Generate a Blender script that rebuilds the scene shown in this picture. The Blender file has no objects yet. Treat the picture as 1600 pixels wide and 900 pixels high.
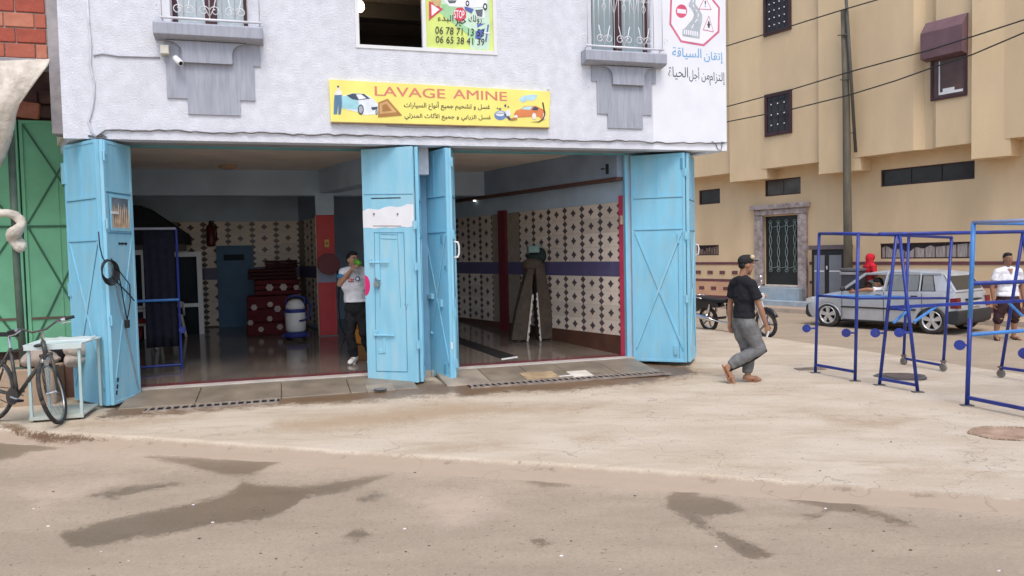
import bpy, bmesh, math, random
import numpy as np
from mathutils import Vector, Matrix, Quaternion
from mathutils.geometry import tessellate_polygon
random.seed(7); RNG = np.random.default_rng(7)
S = bpy.context.scene
COL = S.collection
# ------------------------------------------------------------------ camera
FPX, HC = 1200.0, 1.75
PT, RL = math.atan(55/1200), math.atan(.022)
_f = Vector((0, math.cos(PT), -math.sin(PT))); _u0 = Vector((0, math.sin(PT), math.cos(PT))); _r0 = Vector((1, 0, 0))
_R = math.cos(RL)*_r0 - math.sin(RL)*_u0; _U = math.sin(RL)*_r0 + math.cos(RL)*_u0
CAMP = Vector((0, 0, HC))
cam_d = bpy.data.cameras.new('camera'); cam = bpy.data.objects.new('camera', cam_d); COL.objects.link(cam)
M = Matrix.Identity(4)
for i in range(3):
    M[i][0] = _R[i]; M[i][1] = _U[i]; M[i][2] = -_f[i]; M[i][3] = CAMP[i]
cam.matrix_world = M
cam_d.sensor_width = 36; cam_d.lens = 27.0; cam_d.clip_start = .05; cam_d.clip_end = 500
S.camera = cam
# ------------------------------------------------------------------ light
SUN_EL, SUN_AZ = math.radians(60), math.radians(172)      # azimuth measured clockwise from +Y
w = bpy.data.worlds.new('World'); S.world = w; w.use_nodes = True
nt = w.node_tree; bg = nt.nodes['Background']
sky = nt.nodes.new('ShaderNodeTexSky'); sky.sky_type = 'NISHITA'; sky.sun_disc = False
sky.sun_elevation = SUN_EL; sky.sun_rotation = SUN_AZ
sky.air_density = 1.0; sky.dust_density = 3.0; sky.ozone_density = 1.0; sky.altitude = 0
nt.links.new(sky.outputs[0], bg.inputs[0]); bg.inputs[1].default_value = .15
sd = bpy.data.lights.new('sun', 'SUN'); sun = bpy.data.objects.new('sun', sd); COL.objects.link(sun)
sd.energy = .8; sd.angle = math.radians(22); sd.color = (1, .985, .96)
sdir = Vector((math.sin(SUN_AZ)*math.cos(SUN_EL), math.cos(SUN_AZ)*math.cos(SUN_EL), math.sin(SUN_EL)))
sun.rotation_euler = sdir.to_track_quat('Z', 'Y').to_euler(); sun.location = (0, 0, 30)
vs = S.view_settings; vs.view_transform = 'Standard'; vs.look = 'None'; vs.gamma = 1; vs.use_curve_mapping = False
vs.exposure = 0.70
S.cycles.max_bounces = 10; S.cycles.diffuse_bounces = 6; S.cycles.glossy_bounces = 4
# ------------------------------------------------------------------ pixel <-> place helpers (1600x900 photograph)
def ray(x, y): return _f*FPX + _R*(x-800) - _U*(y-450)
def Pz(x, y, z=0.0):
    d = ray(x, y); return CAMP + d*((z-HC)/d.z)
def Py(x, y, Y):
    d = ray(x, y); return CAMP + d*(Y/d.y)
def proj_np(P):
    V = P - np.array(CAMP); k = V @ np.array(_f)
    return 800 + FPX*(V @ np.array(_R))/k, 450 - FPX*(V @ np.array(_U))/k
# ------------------------------------------------------------------ materials
MATS = {}
def mat(name, col, rough=.7, var=.08, scale=6.0, bump=0.0, bscale=60.0, metal=0.0, spec=.4, dirt=None, dscale=1.5, damt=.35, stretch=None, emit=None, alpha=None, trans=0.0, ior=1.45, spk=None, bdist=.01, rnd=0.0):
    if name in MATS: return MATS[name]
    m = bpy.data.materials.new(name); m.use_nodes = True; n = m.node_tree; L = n.links
    b = n.nodes['Principled BSDF']; b.inputs['Roughness'].default_value = rough; b.inputs['Metallic'].default_value = metal
    b.inputs['Specular IOR Level'].default_value = spec; b.inputs['IOR'].default_value = ior
    tc = n.nodes.new('ShaderNodeTexCoord'); src = tc.outputs['Object']
    if stretch:
        mp = n.nodes.new('ShaderNodeMapping'); mp.inputs['Scale'].default_value = stretch; L.new(src, mp.inputs[0]); src = mp.outputs[0]
    last = None
    if var > 0:
        nz = n.nodes.new('ShaderNodeTexNoise'); nz.inputs['Scale'].default_value = scale; nz.inputs['Detail'].default_value = 6; L.new(src, nz.inputs['Vector'])
        mr = n.nodes.new('ShaderNodeMapRange'); mr.inputs[1].default_value = .25; mr.inputs[2].default_value = .75
        mr.inputs[3].default_value = 1-var*1.6; mr.inputs[4].default_value = 1+var*1.6; L.new(nz.outputs[0], mr.inputs[0])
        mx = n.nodes.new('ShaderNodeMix'); mx.data_type = 'RGBA'; mx.blend_type = 'MULTIPLY'; mx.inputs[0].default_value = 1
        mx.inputs[6].default_value = (*col, 1); L.new(mr.outputs[0], mx.inputs[7]); last = mx.outputs[2]
    if rnd > 0 and last:
        oi = n.nodes.new('ShaderNodeObjectInfo'); mr = n.nodes.new('ShaderNodeMapRange'); mr.inputs[3].default_value = 1-rnd; mr.inputs[4].default_value = 1+rnd*.5; L.new(oi.outputs['Random'], mr.inputs[0])
        mx = n.nodes.new('ShaderNodeMix'); mx.data_type = 'RGBA'; mx.blend_type = 'MULTIPLY'; mx.inputs[0].default_value = 1; L.new(last, mx.inputs[6]); L.new(mr.outputs[0], mx.inputs[7]); last = mx.outputs[2]
    if dirt:
        nz = n.nodes.new('ShaderNodeTexNoise'); nz.inputs['Scale'].default_value = dscale; nz.inputs['Detail'].default_value = 9; nz.inputs['Roughness'].default_value = .65; L.new(src, nz.inputs['Vector'])
        mr = n.nodes.new('ShaderNodeMapRange'); mr.inputs[1].default_value = .48; mr.inputs[2].default_value = .72; mr.inputs[4].default_value = damt; L.new(nz.outputs[0], mr.inputs[0])
        mx = n.nodes.new('ShaderNodeMix'); mx.data_type = 'RGBA'; L.new(mr.outputs[0], mx.inputs[0])
        if last: L.new(last, mx.inputs[6])
        else: mx.inputs[6].default_value = (*col, 1)
        mx.inputs[7].default_value = (*dirt, 1); last = mx.outputs[2]
    if spk:
        for sc_, th_ in ((spk[1], spk[2]), (spk[1]*3.1, spk[2]+.02)):
            nz = n.nodes.new('ShaderNodeTexNoise'); nz.inputs['Scale'].default_value = sc_; nz.inputs['Detail'].default_value = 7; nz.inputs['Roughness'].default_value = .7; L.new(tc.outputs['Object'], nz.inputs['Vector'])
            mr = n.nodes.new('ShaderNodeMapRange'); mr.inputs[1].default_value = th_; mr.inputs[2].default_value = th_+.035; mr.inputs[4].default_value = .85; L.new(nz.outputs[0], mr.inputs[0])
            mx = n.nodes.new('ShaderNodeMix'); mx.data_type = 'RGBA'; L.new(mr.outputs[0], mx.inputs[0])
            if last: L.new(last, mx.inputs[6])
            else: mx.inputs[6].default_value = (*col, 1)
            mx.inputs[7].default_value = (*spk[0], 1); last = mx.outputs[2]
    if last: L.new(last, b.inputs['Base Color'])
    else: b.inputs['Base Color'].default_value = (*col, 1)
    if bump > 0:
        nz = n.nodes.new('ShaderNodeTexNoise'); nz.inputs['Scale'].default_value = bscale; nz.inputs['Detail'].default_value = 5; L.new(src, nz.inputs['Vector'])
        bp = n.nodes.new('ShaderNodeBump'); bp.inputs['Strength'].default_value = bump; bp.inputs['Distance'].default_value = bdist; L.new(nz.outputs[0], bp.inputs['Height']); L.new(bp.outputs[0], b.inputs['Normal'])
    if emit:
        b.inputs['Emission Color'].default_value = (*emit[0], 1); b.inputs['Emission Strength'].default_value = emit[1]
    if trans: b.inputs['Transmission Weight'].default_value = trans
    if alpha is not None: b.inputs['Alpha'].default_value = alpha
    MATS[name] = m
    return m
# ------------------------------------------------------------------ mesh builder
class MB:
    def __init__(s): s.v = []; s.f = []; s.m = []; s.i = 0; s.T = None
    def mi(s, i): s.i = i; return s
    def add(s, vs, fs):
        o = len(s.v)
        for p in vs:
            p = Vector(p)
            s.v.append(tuple(s.T @ p) if s.T is not None else tuple(p))
        for f in fs: s.f.append(tuple(o+k for k in f)); s.m.append(s.i)
        return s
    def box(s, x0, x1, y0, y1, z0, z1):
        v = [(x, y, z) for x in (x0, x1) for y in (y0, y1) for z in (z0, z1)]
        return s.add(v, [(0, 1, 3, 2), (4, 6, 7, 5), (0, 4, 5, 1), (2, 3, 7, 6), (0, 2, 6, 4), (1, 5, 7, 3)])
    def cbox(s, c, d, R=None):
        h = [k/2 for k in d]; v = []
        for x in (-h[0], h[0]):
            for y in (-h[1], h[1]):
                for z in (-h[2], h[2]):
                    p = Vector((x, y, z)); p = (R @ p) if R is not None else p
                    v.append(Vector(c)+p)
        return s.add(v, [(0, 1, 3, 2), (4, 6, 7, 5), (0, 4, 5, 1), (2, 3, 7, 6), (0, 2, 6, 4), (1, 5, 7, 3)])
    def tube(s, pts, r, n=8, cap=True, flat=1.0):
        pts = [Vector(p) for p in pts]; k = len(pts); rs = r if isinstance(r, (list, tuple)) else [r]*k
        vs = []; a = None
        for i, p in enumerate(pts):
            t = (pts[min(i+1, k-1)] - pts[max(i-1, 0)]).normalized()
            if a is None: a = t.orthogonal().normalized()
            else:
                a = (a - t*a.dot(t)); a = a.normalized() if a.length > 1e-6 else t.orthogonal().normalized()
            b = t.cross(a)
            for j in range(n):
                q = 2*math.pi*j/n; vs.append(p + (a*math.cos(q) + b*math.sin(q)*flat)*rs[i])
        fs = []
        for i in range(k-1):
            for j in range(n):
                fs.append((i*n+j, i*n+(j+1) % n, (i+1)*n+(j+1) % n, (i+1)*n+j))
        if cap: fs += [tuple(reversed(range(n))), tuple((k-1)*n+j for j in range(n))]
        return s.add(vs, fs)
    def beam(s, p, q, w, d=None, up=(0, 0, 1)):       # square bar from p to q
        p, q = Vector(p), Vector(q); t = q-p; L = t.length; t.normalize(); d = d or w
        u = Vector(up); u = u - t*u.dot(t)
        if u.length < 1e-4: u = Vector((1, 0, 0)) - t*t.x
        u.normalize(); b = t.cross(u); R = Matrix((t, b, u)).transposed()
        return s.cbox((p+q)/2, (L, w, d), R)
    def lathe(s, prof, n=16, c=(0, 0, 0), R=None, cap=True):
        vs = []; c = Vector(c)
        for r, z in prof:
            for j in range(n):
                q = 2*math.pi*j/n; p = Vector((r*math.cos(q), r*math.sin(q), z)); vs.append(c + (R @ p if R is not None else p))
        fs = []; k = len(prof)
        for i in range(k-1):
            for j in range(n): fs.append((i*n+j, i*n+(j+1) % n, (i+1)*n+(j+1) % n, (i+1)*n+j))
        if cap: fs += [tuple(reversed(range(n))), tuple((k-1)*n+j for j in range(n))]
        else: fs += [((k-1)*n+j, (k-1)*n+(j+1) % n, (j+1) % n, j) for j in range(n)]
        return s.add(vs, fs)
    def sphere(s, c, r, n=12, m=8, R=None):
        r = (r, r, r) if not hasattr(r, '__len__') else r; c = Vector(c); vs = []; fs = []
        for i in range(m+1):
            th = math.pi*i/m
            for j in range(n):
                ph = 2*math.pi*j/n; p = Vector((r[0]*math.sin(th)*math.cos(ph), r[1]*math.sin(th)*math.sin(ph), r[2]*math.cos(th)))
                vs.append(c + (R @ p if R is not None else p))
        for i in range(m):
            for j in range(n): fs.append((i*n+j, (i+1)*n+j, (i+1)*n+(j+1) % n, i*n+(j+1) % n))
        return s.add(vs, fs)
    def prism(s, poly, h0, h1, fn=None):              # poly in 2d, extruded; fn maps (a,b,h)->xyz (default xz plane, h=y)
        fn = fn or (lambda a, b, h: (a, h, b)); n = len(poly)
        A = sum(poly[i][0]*poly[(i+1) % n][1]-poly[(i+1) % n][0]*poly[i][1] for i in range(n))
        if A < 0: poly = poly[::-1]
        tris = tessellate_polygon([[Vector((a, b, 0)) for a, b in poly]])
        vs = [fn(a, b, h0) for a, b in poly] + [fn(a, b, h1) for a, b in poly]
        fs = []
        for t in tris: fs += [tuple(t), tuple(n+k for k in reversed(t))]
        for i in range(n): j = (i+1) % n; fs.append((i, i+n, j+n, j))
        return s.add(vs, fs)
    def rects(s, us, zs, inside, y0, y1):             # slab in xz with cells left out
        for i in range(len(us)-1):
            for j in range(len(zs)-1):
                if inside(.5*(us[i]+us[i+1]), .5*(zs[j]+zs[j+1])): s.box(us[i], us[i+1], y0, y1, zs[j], zs[j+1])
        return s
    def build(s, name, mats, parent=None, smooth=False, bevel=0, seg=2, loc=None, rotz=None, weld=False, recalc=True):
        me = bpy.data.meshes.new(name); me.from_pydata(s.v, [], s.f)
        mats = mats if isinstance(mats, (list, tuple)) else [mats]
        for m in mats: me.materials.append(m)
        me.polygons.foreach_set('material_index', s.m)
        if recalc or weld:
            bm = bmesh.new(); bm.from_mesh(me)
            if weld: bmesh.ops.remove_doubles(bm, verts=bm.verts, dist=1e-4)
            bmesh.ops.recalc_face_normals(bm, faces=bm.faces); bm.to_mesh(me); bm.free()
        if smooth: me.polygons.foreach_set('use_smooth', [True]*len(me.polygons))
        o = bpy.data.objects.new(name, me); COL.objects.link(o)
        if parent is not None: o.parent = parent
        if loc is not None: o.location = loc
        if rotz is not None: o.rotation_euler = (0, 0, rotz)
        if bevel:
            b = o.modifiers.new('bevel', 'BEVEL'); b.width = bevel; b.segments = seg; b.limit_method = 'ANGLE'; b.angle_limit = math.radians(40)
            if seg > 1: me.polygons.foreach_set('use_smooth', [True]*len(me.polygons)); b.harden_normals = True
        return o
def thing(name, label, cat, loc=(0, 0, 0), rotz=0, group=None, mw=None):
    o = bpy.data.objects.new(name, None); o.empty_display_size = .1; COL.objects.link(o); o.location = loc; o.rotation_euler = (0, 0, rotz)
    if mw is not None: o.matrix_world = mw
    o['label'] = label; o['category'] = cat
    if group: o['group'] = group
    return o
def tag(o, label, cat, group=None):
    o['label'] = label; o['category'] = cat
    if group: o['group'] = group
    return o
def struct(o): o['kind'] = 'structure'; return o
def stuff(o): o['kind'] = 'stuff'; return o
def dup(o, parent=None):
    c = o.copy(); COL.objects.link(c)
    if parent is not None: c.parent = parent
    return c
def dup_tree(o, parent=None):
    c = dup(o, parent)
    for ch in list(o.children): dup_tree(ch, c)
    return c
# ------------------------------------------------------------------ lettering
_AR = {'ا': (0xFE8D, 2), 'أ': (0xFE83, 2), 'إ': (0xFE87, 2), 'ب': (0xFE8F, 4), 'ة': (0xFE93, 2), 'ت': (0xFE95, 4), 'ث': (0xFE99, 4), 'ج': (0xFE9D, 4), 'ح': (0xFEA1, 4), 'خ': (0xFEA5, 4), 'د': (0xFEA9, 2), 'ر': (0xFEAD, 2), 'ز': (0xFEAF, 2), 'س': (0xFEB1, 4), 'ش': (0xFEB5, 4), 'ع': (0xFEC9, 4), 'غ': (0xFECD, 4), 'ق': (0xFED5, 4), 'ك': (0xFED9, 4), 'ل': (0xFEDD, 4), 'م': (0xFEE1, 4), 'ن': (0xFEE5, 4), 'ه': (0xFEE9, 4), 'و': (0xFEED, 2), 'ي': (0xFEF1, 4), 'ء': (0xFE80, 1)}
def arabic(t):
    t = t.replace('لأ', '\ue000').replace('لإ', '\ue001').replace('لا', '\ue002')
    T = dict(_AR); T['\ue000'] = (0xFEF7, 2); T['\ue001'] = (0xFEF9, 2); T['\ue002'] = (0xFEFB, 2)
    out = []
    for i, c in enumerate(t):
        if c not in T: out.append(c); continue
        base, n = T[c]
        prev = i > 0 and t[i-1] in T and T[t[i-1]][1] == 4 and n > 1
        nxt = i+1 < len(t) and t[i+1] in T and T[t[i+1]][1] > 1 and n == 4
        k = (3 if nxt else 1) if prev else (2 if nxt else 0)
        out.append(chr(base+k))
    return ''.join(reversed(out))
def lettering(body, x0, x1, z0, z1, fn, material, parent, name='lettering', thick=.0025, bold=0.0, shear=0.0):
    c = bpy.data.curves.new('t', 'FONT'); c.body = body; c.extrude = .5; c.offset = bold; c.resolution_u = 3; c.shear = shear
    o = bpy.data.objects.new('t', c); COL.objects.link(o); bpy.context.view_layer.update()
    me = bpy.data.meshes.new_from_object(o.evaluated_get(bpy.context.evaluated_depsgraph_get()))
    bpy.data.objects.remove(o); bpy.data.curves.remove(c)
    P = np.array([v.co[:] for v in me.vertices]); mn, mxx = P.min(0), P.max(0)
    for v in me.vertices:
        a = (v.co.x-mn[0])/(mxx[0]-mn[0]); b = (v.co.y-mn[1])/(mxx[1]-mn[1])
        v.co = fn(x0+(x1-x0)*a, z0+(z1-z0)*b, (v.co.z)*thick)
    me.materials.clear(); me.materials.append(material)
    ob = bpy.data.objects.new(name, me); COL.objects.link(ob); ob.parent = parent
    return ob
# ================================================================== GROUND
def sdf_poly(px, py, poly):
    """signed distance in pixels, positive inside"""
    d2 = np.full(px.shape, 1e12); ins = np.zeros(px.shape, bool); n = len(poly)
    for i in range(n):
        ax, ay = poly[i]; bx, by = poly[(i+1) % n]
        ex, ey = bx-ax, by-ay; L = ex*ex+ey*ey
        t = np.clip(((px-ax)*ex+(py-ay)*ey)/max(L, 1e-9), 0, 1)
        d2 = np.minimum(d2, (px-ax-t*ex)**2 + ((py-ay-t*ey)*1.8)**2)
        c = ((ay > py) != (by > py)) & (px < (bx-ax)*(py-ay)/(by-ay+1e-12)+ax); ins ^= c
    return np.where(ins, 1, -1)*np.sqrt(d2)
def wet_attr(me, polys, soft):
    P = np.array([v.co[:] for v in me.vertices]); ok = P[:, 1] > 3.2
    val = np.full(len(P), -9.0)
    x, y = proj_np(P[ok]); D = np.full(x.shape, -1e6)
    for p in polys: D = np.maximum(D, sdf_poly(x, y, p))
    val[ok] = np.clip(D/soft, -9, 9)
    return val
def set_attr(me, name, val):
    a = me.attributes.new(name, 'FLOAT', 'POINT'); a.data.foreach_set('value', val.astype(np.float32))
def ground_mat(name, c1, c2, c3, wetcol, stains=None, fine=.10, crack=0.0):
    m = bpy.data.materials.new(name); m.use_nodes = True; n = m.node_tree; L = n.links; b = n.nodes['Principled BSDF']
    tc = n.nodes.new('ShaderNodeTexCoord').outputs['Object']
    def noise(sc, det=6, rough=.55, st=None):
        src = tc
        if st:
            mp = n.nodes.new('ShaderNodeMapping'); mp.inputs['Scale'].default_value = st; mp.inputs['Rotation'].default_value = (0, 0, .3); L.new(tc, mp.inputs[0]); src = mp.outputs[0]
        z = n.nodes.new('ShaderNodeTexNoise'); z.inputs['Scale'].default_value = sc; z.inputs['Detail'].default_value = det; z.inputs['Roughness'].default_value = rough; L.new(src, z.inputs['Vector']); return z.outputs[0]
    def mr(v, a, c, lo=0, hi=1, sm=True):
        r = n.nodes.new('ShaderNodeMapRange'); r.interpolation_type = 'SMOOTHSTEP' if sm else 'LINEAR'
        for k, q in zip((1, 2, 3, 4), (a, c, lo, hi)): r.inputs[k].default_value = q
        L.new(v, r.inputs[0]); return r.outputs[0]
    def mix(f, a, c, bt='MIX'):
        x = n.nodes.new('ShaderNodeMix'); x.data_type = 'RGBA'; x.blend_type = bt
        if isinstance(f, float): x.inputs[0].default_value = f
        else: L.new(f, x.inputs[0])
        for k, q in ((6, a), (7, c)):
            if isinstance(q, tuple): x.inputs[k].default_value = (*q, 1)
            else: L.new(q, x.inputs[k])
        return x.outputs[2]
    def math_(op, a, c):
        x = n.nodes.new('ShaderNodeMath'); x.operation = op
        for k, q in ((0, a), (1, c)):
            if isinstance(q, (int, float)): x.inputs[k].default_value = q
            else: L.new(q, x.inputs[k])
        return x.outputs[0]
    def attr(k):
        a = n.nodes.new('ShaderNodeAttribute'); a.attribute_name = k; return a.outputs['Fac']
    col = mix(mr(noise(.9, 5, .6, (1, 2.2, 1)), .35, .65), c1, c2)
    col = mix(mr(noise(2.3, 8, .7, (.6, 2.0, 1)), .5, .72, 0, .75), col, c3)
    g = noise(55, 4, .8); col = mix(1.0, col, mr(g, .3, .7, 1-fine, 1+fine, False), 'MULTIPLY')
    g2 = noise(210, 2, .9); col = mix(1.0, col, mr(g2, .32, .68, 1-fine*1.3, 1+fine*1.3, False), 'MULTIPLY')
    # dark specks and pale grit
    sp = noise(34, 2, .4); col = mix(mr(sp, .685, .72, 0, .55), col, tuple(k*.35 for k in c1))
    sp2 = noise(41, 2, .4, (1.1, .9, 1)); col = mix(mr(sp2, .70, .73, 0, .5), col, tuple(min(1, k*1.5) for k in c1))
    nz = math_('ADD', math_('SUBTRACT', math_('MULTIPLY', noise(5.0, 8, .70), 2.8), 1.4), math_('ADD', math_('SUBTRACT', math_('MULTIPLY', noise(24, 6, .75), 3.0), 1.5), math_('SUBTRACT', math_('MULTIPLY', noise(60, 4, .75), 3.6), 1.8)))
    wet = mr(math_('ADD', attr('wet'), nz), -.25, .40)
    st = mr(math_('ADD', attr('stain'), math_('MULTIPLY', nz, 1.0)), -.9, 1.8, 0, .85)
    if stains: col = mix(st, col, stains)
    if crack:
        col = mix(mr(math_('ADD', attr('edge'), math_('MULTIPLY', nz, .25)), .1, .8, 0, .92), col, (.37, .288, .212))
        lp = mr(math_('MULTIPLY', attr('lip'), mr(noise(2.2, 6, .7), .50, .68)), .25, .8, 0, .7); col = mix(lp, col, (.22, .17, .13))
        vo = n.nodes.new('ShaderNodeTexVoronoi'); vo.feature = 'DISTANCE_TO_EDGE'; vo.inputs['Scale'].default_value = .45
        ad = n.nodes.new('ShaderNodeVectorMath'); ad.operation = 'ADD'
        nn = n.nodes.new('ShaderNodeTexNoise'); nn.inputs['Scale'].default_value = 3; L.new(tc, nn.inputs['Vector']); L.new(tc, ad.inputs[0]); L.new(nn.outputs['Color'], ad.inputs[1]); L.new(ad.outputs[0], vo.inputs['Vector'])
        col = mix(mr(vo.outputs['Distance'], .0, .006, crack, 0), col, tuple(k*.4 for k in c1))
    col = mix(wet, col, mix(1.0, col, wetcol, 'MULTIPLY'))
    L.new(col, b.inputs['Base Color'])
    L.new(mr(wet, 0, 1, .9, .38, False), b.inputs['Roughness']); b.inputs['Specular IOR Level'].default_value = .35
    bp = n.nodes.new('ShaderNodeBump'); bp.inputs['Strength'].default_value = .6; bp.inputs['Distance'].default_value = .006
    L.new(math_('ADD', math_('MULTIPLY', g, 1.0), math_('MULTIPLY', g2, .6)), bp.inputs['Height']); L.new(bp.outputs[0], b.inputs['Normal'])
    return m
WET_ROAD = [
 [(92,833),(113,857),(150,855),(213,842),(283,831),(347,818),(400,814),(450,800),(480,777),(533,768),(580,755),(612,741),(560,747),(500,756),(440,759),(400,756),(378,751),(365,767),(300,788),(230,800),(150,818),(110,831)],
 [(228,714),(290,715),(380,717),(420,718),(440,708),(470,706),(467,714),(430,725),(400,741),(375,745),(330,739),(290,727)],
 [(138,776),(170,763),(230,757),(297,751),(240,767),(180,779)],
 [(-60,735),(0,719),(50,707),(120,693),(168,686),(110,680),(60,681),(-60,682)],
 [(1035,790),(1045,770),(1090,757),(1135,761),(1095,768),(1085,775),(1130,778),(1163,797),(1120,805),(1090,808),(1125,830),(1170,848),(1212,866),(1190,876),(1160,868),(1120,840),(1075,815)],
 [(1195,768),(1240,769),(1300,775),(1350,789),(1400,807),(1432,823),(1400,820),(1350,805),(1290,797),(1240,783)],
 [(826,843),(850,840),(866,850),(842,857)], [(538,836),(560,826),(576,834),(556,846)], [(555,780),(590,770),(600,775),(570,786)],
 [(808,751),(840,747),(885,758),(850,762)], [(1255,805),(1290,801),(1280,812),(1260,812)], [(275,693),(300,692),(350,698),(315,704),(290,702)]]
WET_APRON = [
 [(205,612),(300,604),(430,596),(575,585),(690,596),(720,600),(700,617),(640,622),(560,629),(430,634),(300,645),(205,652),(150,655),(170,640)],
 [(712,592),(985,562),(1070,570),(1095,584),(1065,590),(1040,592),(1000,601),(930,606),(880,611),(800,613),(720,622),(700,612)],
 [(60,690),(0,668),(0,660),(30,664),(60,676),(140,684),(165,688),(120,692)]]
STAIN_APRON = [
 [(430,655),(560,640),(700,625),(860,632),(960,628),(905,648),(800,650),(700,660),(600,672),(480,680),(400,676)],
 [(640,702),(720,692),(800,685),(780,700),(700,706)], [(880,682),(950,676),(960,690),(900,694)], [(60,660),(200,650),(330,648),(240,664),(120,672)],
 [(1250,640),(1320,650),(1420,655),(1400,672),(1300,664)], [(1050,720),(1200,728),(1290,731),(1180,735)], [(1380,730),(1520,738),(1560,745),(1400,740)], [(985,570),(1085,566),(1150,580),(1060,598),(1000,608)]]
STAIN_ROAD = [
 [(-20,684),(200,692),(500,706),(800,731),(1100,751),(1400,767),(1640,781),(1640,772),(1400,757),(1100,741),(800,721),(500,700),(200,686),(-20,676)],
 [(-20,735),(300,735),(620,748),(900,762),(1300,790),(1620,812),(1620,765),(1200,740),(800,715),(400,690),(-20,672)],
 [(0,760),(180,745),(220,752),(60,800)], [(620,770),(760,760),(800,800),(700,830)]]
K0 = Vector((-.03, 6.40)); KD = Vector((1, -.317))        # kerb line of the forecourt along the front street
SD_ = Vector((-.372, .928))                                # its other edge, along the side street
XEND = 10.09
def kerb(X): return Vector((X, K0.y + KD.y*(X-K0.x)))
def zap(x, y): return -.016*max(0.0, x-1.0)
# --- apron: one parallelogram sheet
ss = np.concatenate([np.linspace(-16, -7.6, 10), np.arange(-7.5, 10.0, .06), [XEND]])
prof = [(-.30, -.16), (-.25, -.092), (-.13, -.075), (-.05, -.048), (-.015, -.016)]
ts = np.concatenate([np.arange(0, 7.0, .055), np.arange(7.2, 11, .3), np.linspace(11.5, 24, 16)])
vs = []; ncol = len(prof)+len(ts)
wob = lambda a: .012*math.sin(a*5.1)+.009*math.sin(a*13.7+1)+.006*math.sin(a*31)
for X in list(ss) + [XEND+.02]:
    for (t, z) in prof:
        k = kerb(X) + SD_*(t + wob(X)); vs.append((k.x, k.y, z + zap(k.x, 0)*.3 + wob(X*1.7)*.25 + (-.3 if X > XEND else 0)))
    for t in ts:
        k = kerb(X) + SD_*(t + (wob(X) if t < .01 else 0)); z = zap(k.x, k.y) + .006*math.sin(k.x*1.3)*math.sin(k.y*1.1)
        vs.append((k.x, k.y, z if X <= XEND else -.4))
fs = []
for i in range(len(ss)):
    for j in range(ncol-1): a = i*ncol+j; fs.append((a, a+ncol, a+ncol+1, a+1))
me = bpy.data.meshes.new('pavement'); me.from_pydata(vs, [], fs)
npr = len(prof); ev = np.tile(np.array([1.0 if j < npr-1 else .35 for j in range(npr)] + [0.0]*len(ts)), len(ss)+1); lv_ = np.tile(np.array([0, 0, 0, 1.0, .25] + [0.0]*(ncol-5)), len(ss)+1)
set_attr(me, 'edge', ev); set_attr(me, 'lip', lv_)
set_attr(me, 'wet', wet_attr(me, WET_APRON, 14)); set_attr(me, 'stain', wet_attr(me, STAIN_APRON, 16))
APRON_M = ground_mat('worn_concrete', (.485, .40, .30), (.555, .475, .37), (.40, .31, .215), (.36, .27, .20), stains=(.38, .275, .175), fine=.09, crack=.45)
me.materials.append(APRON_M); me.polygons.foreach_set('use_smooth', [True]*len(me.polygons))
apron = struct(bpy.data.objects.new('forecourt', me)); COL.objects.link(apron)
# --- road: one sheet to the horizon
gx = np.concatenate([[-180, -90, -40, -20, -12], np.arange(-8, 9.0, .06), np.arange(9.2, 16, .4), [18, 24, 40, 90, 180]])
gy = np.concatenate([[-180, -80, -30, -10, 0, 2.5], np.arange(3.4, 8.6, .05), np.arange(8.7, 22, .3), [24, 30, 45, 90, 180]])
def zroad(x, y):
    t = min(1, max(0, (x-3)/5.5)); return -.10 - .05*t*t*(3-2*t)
vs = [(x, y, zroad(x, y)) for x in gx for y in gy]; ny = len(gy)
fs = [(i*ny+j, (i+1)*ny+j, (i+1)*ny+j+1, i*ny+j+1) for i in range(len(gx)-1) for j in range(ny-1)]
me = bpy.data.meshes.new('road'); me.from_pydata(vs, [], fs)
set_attr(me, 'wet', wet_attr(me, WET_ROAD, 14)); set_attr(me, 'stain', wet_attr(me, STAIN_ROAD, 34))
ROAD_M = ground_mat('dusty_asphalt', (.335, .268, .195), (.38, .305, .222), (.305, .24, .170), (.54, .51, .47), stains=(.49, .385, .295), fine=.15)
me.materials.append(ROAD_M); me.polygons.foreach_set('use_smooth', [True]*len(me.polygons))
road = struct(bpy.data.objects.new('road', me)); COL.objects.link(road)
# --- opposite pavement in front of the ochre building: built in the ochre building's frame further down
# ================================================================== CORNER BUILDING (car wash below, flats above)
F0 = Vector((-3.26, 9.77, 0)); BANG = math.atan2(.2848, .9586)
UD = Vector((math.cos(BANG), math.sin(BANG), 0)); VD = Vector((-math.sin(BANG), math.cos(BANG), 0))
def toL(P): d = Vector(P)-F0; return Vector((d.dot(UD), d.dot(VD), d.z))
def toW(u, v, z=0): return F0 + UD*u + VD*v + Vector((0, 0, z))
def fac(x, y, v=0.0):
    """pixel -> (u,z) on the plane v=const of the facade"""
    d = ray(x, y); k = (v - (CAMP-F0).dot(VD))/d.dot(VD); p = toL(CAMP + d*k); return p.x, p.z
wallM = mat('white_render', (.67, .685, .735), .9, .07, 7.0, 1.1, 48, dirt=(.55, .55, .59), dscale=1.1, damt=.45)
wallM2 = mat('white_paint_smooth', (.76, .77, .81), .8, .03, 3.0, .2, 40)
greyM = mat('grey_render', (.36, .375, .43), .9, .10, 5.0, .4, 60, stretch=(6, 6, .6), dirt=(.47, .48, .53), dscale=2.0, damt=.5)
ceilM = mat('ceiling_paint', (.80, .72, .63), .85, .08, 1.5)
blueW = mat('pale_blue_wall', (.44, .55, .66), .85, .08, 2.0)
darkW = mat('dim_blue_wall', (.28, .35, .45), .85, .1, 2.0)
redM = mat('red_paint', (.50, .045, .05), .45, .08, 4)
redR = mat('rose_paint', (.56, .06, .11), .5, .08, 4)
purpM = mat('purple_tile', (.105, .09, .18), .3, .08, 4)
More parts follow.
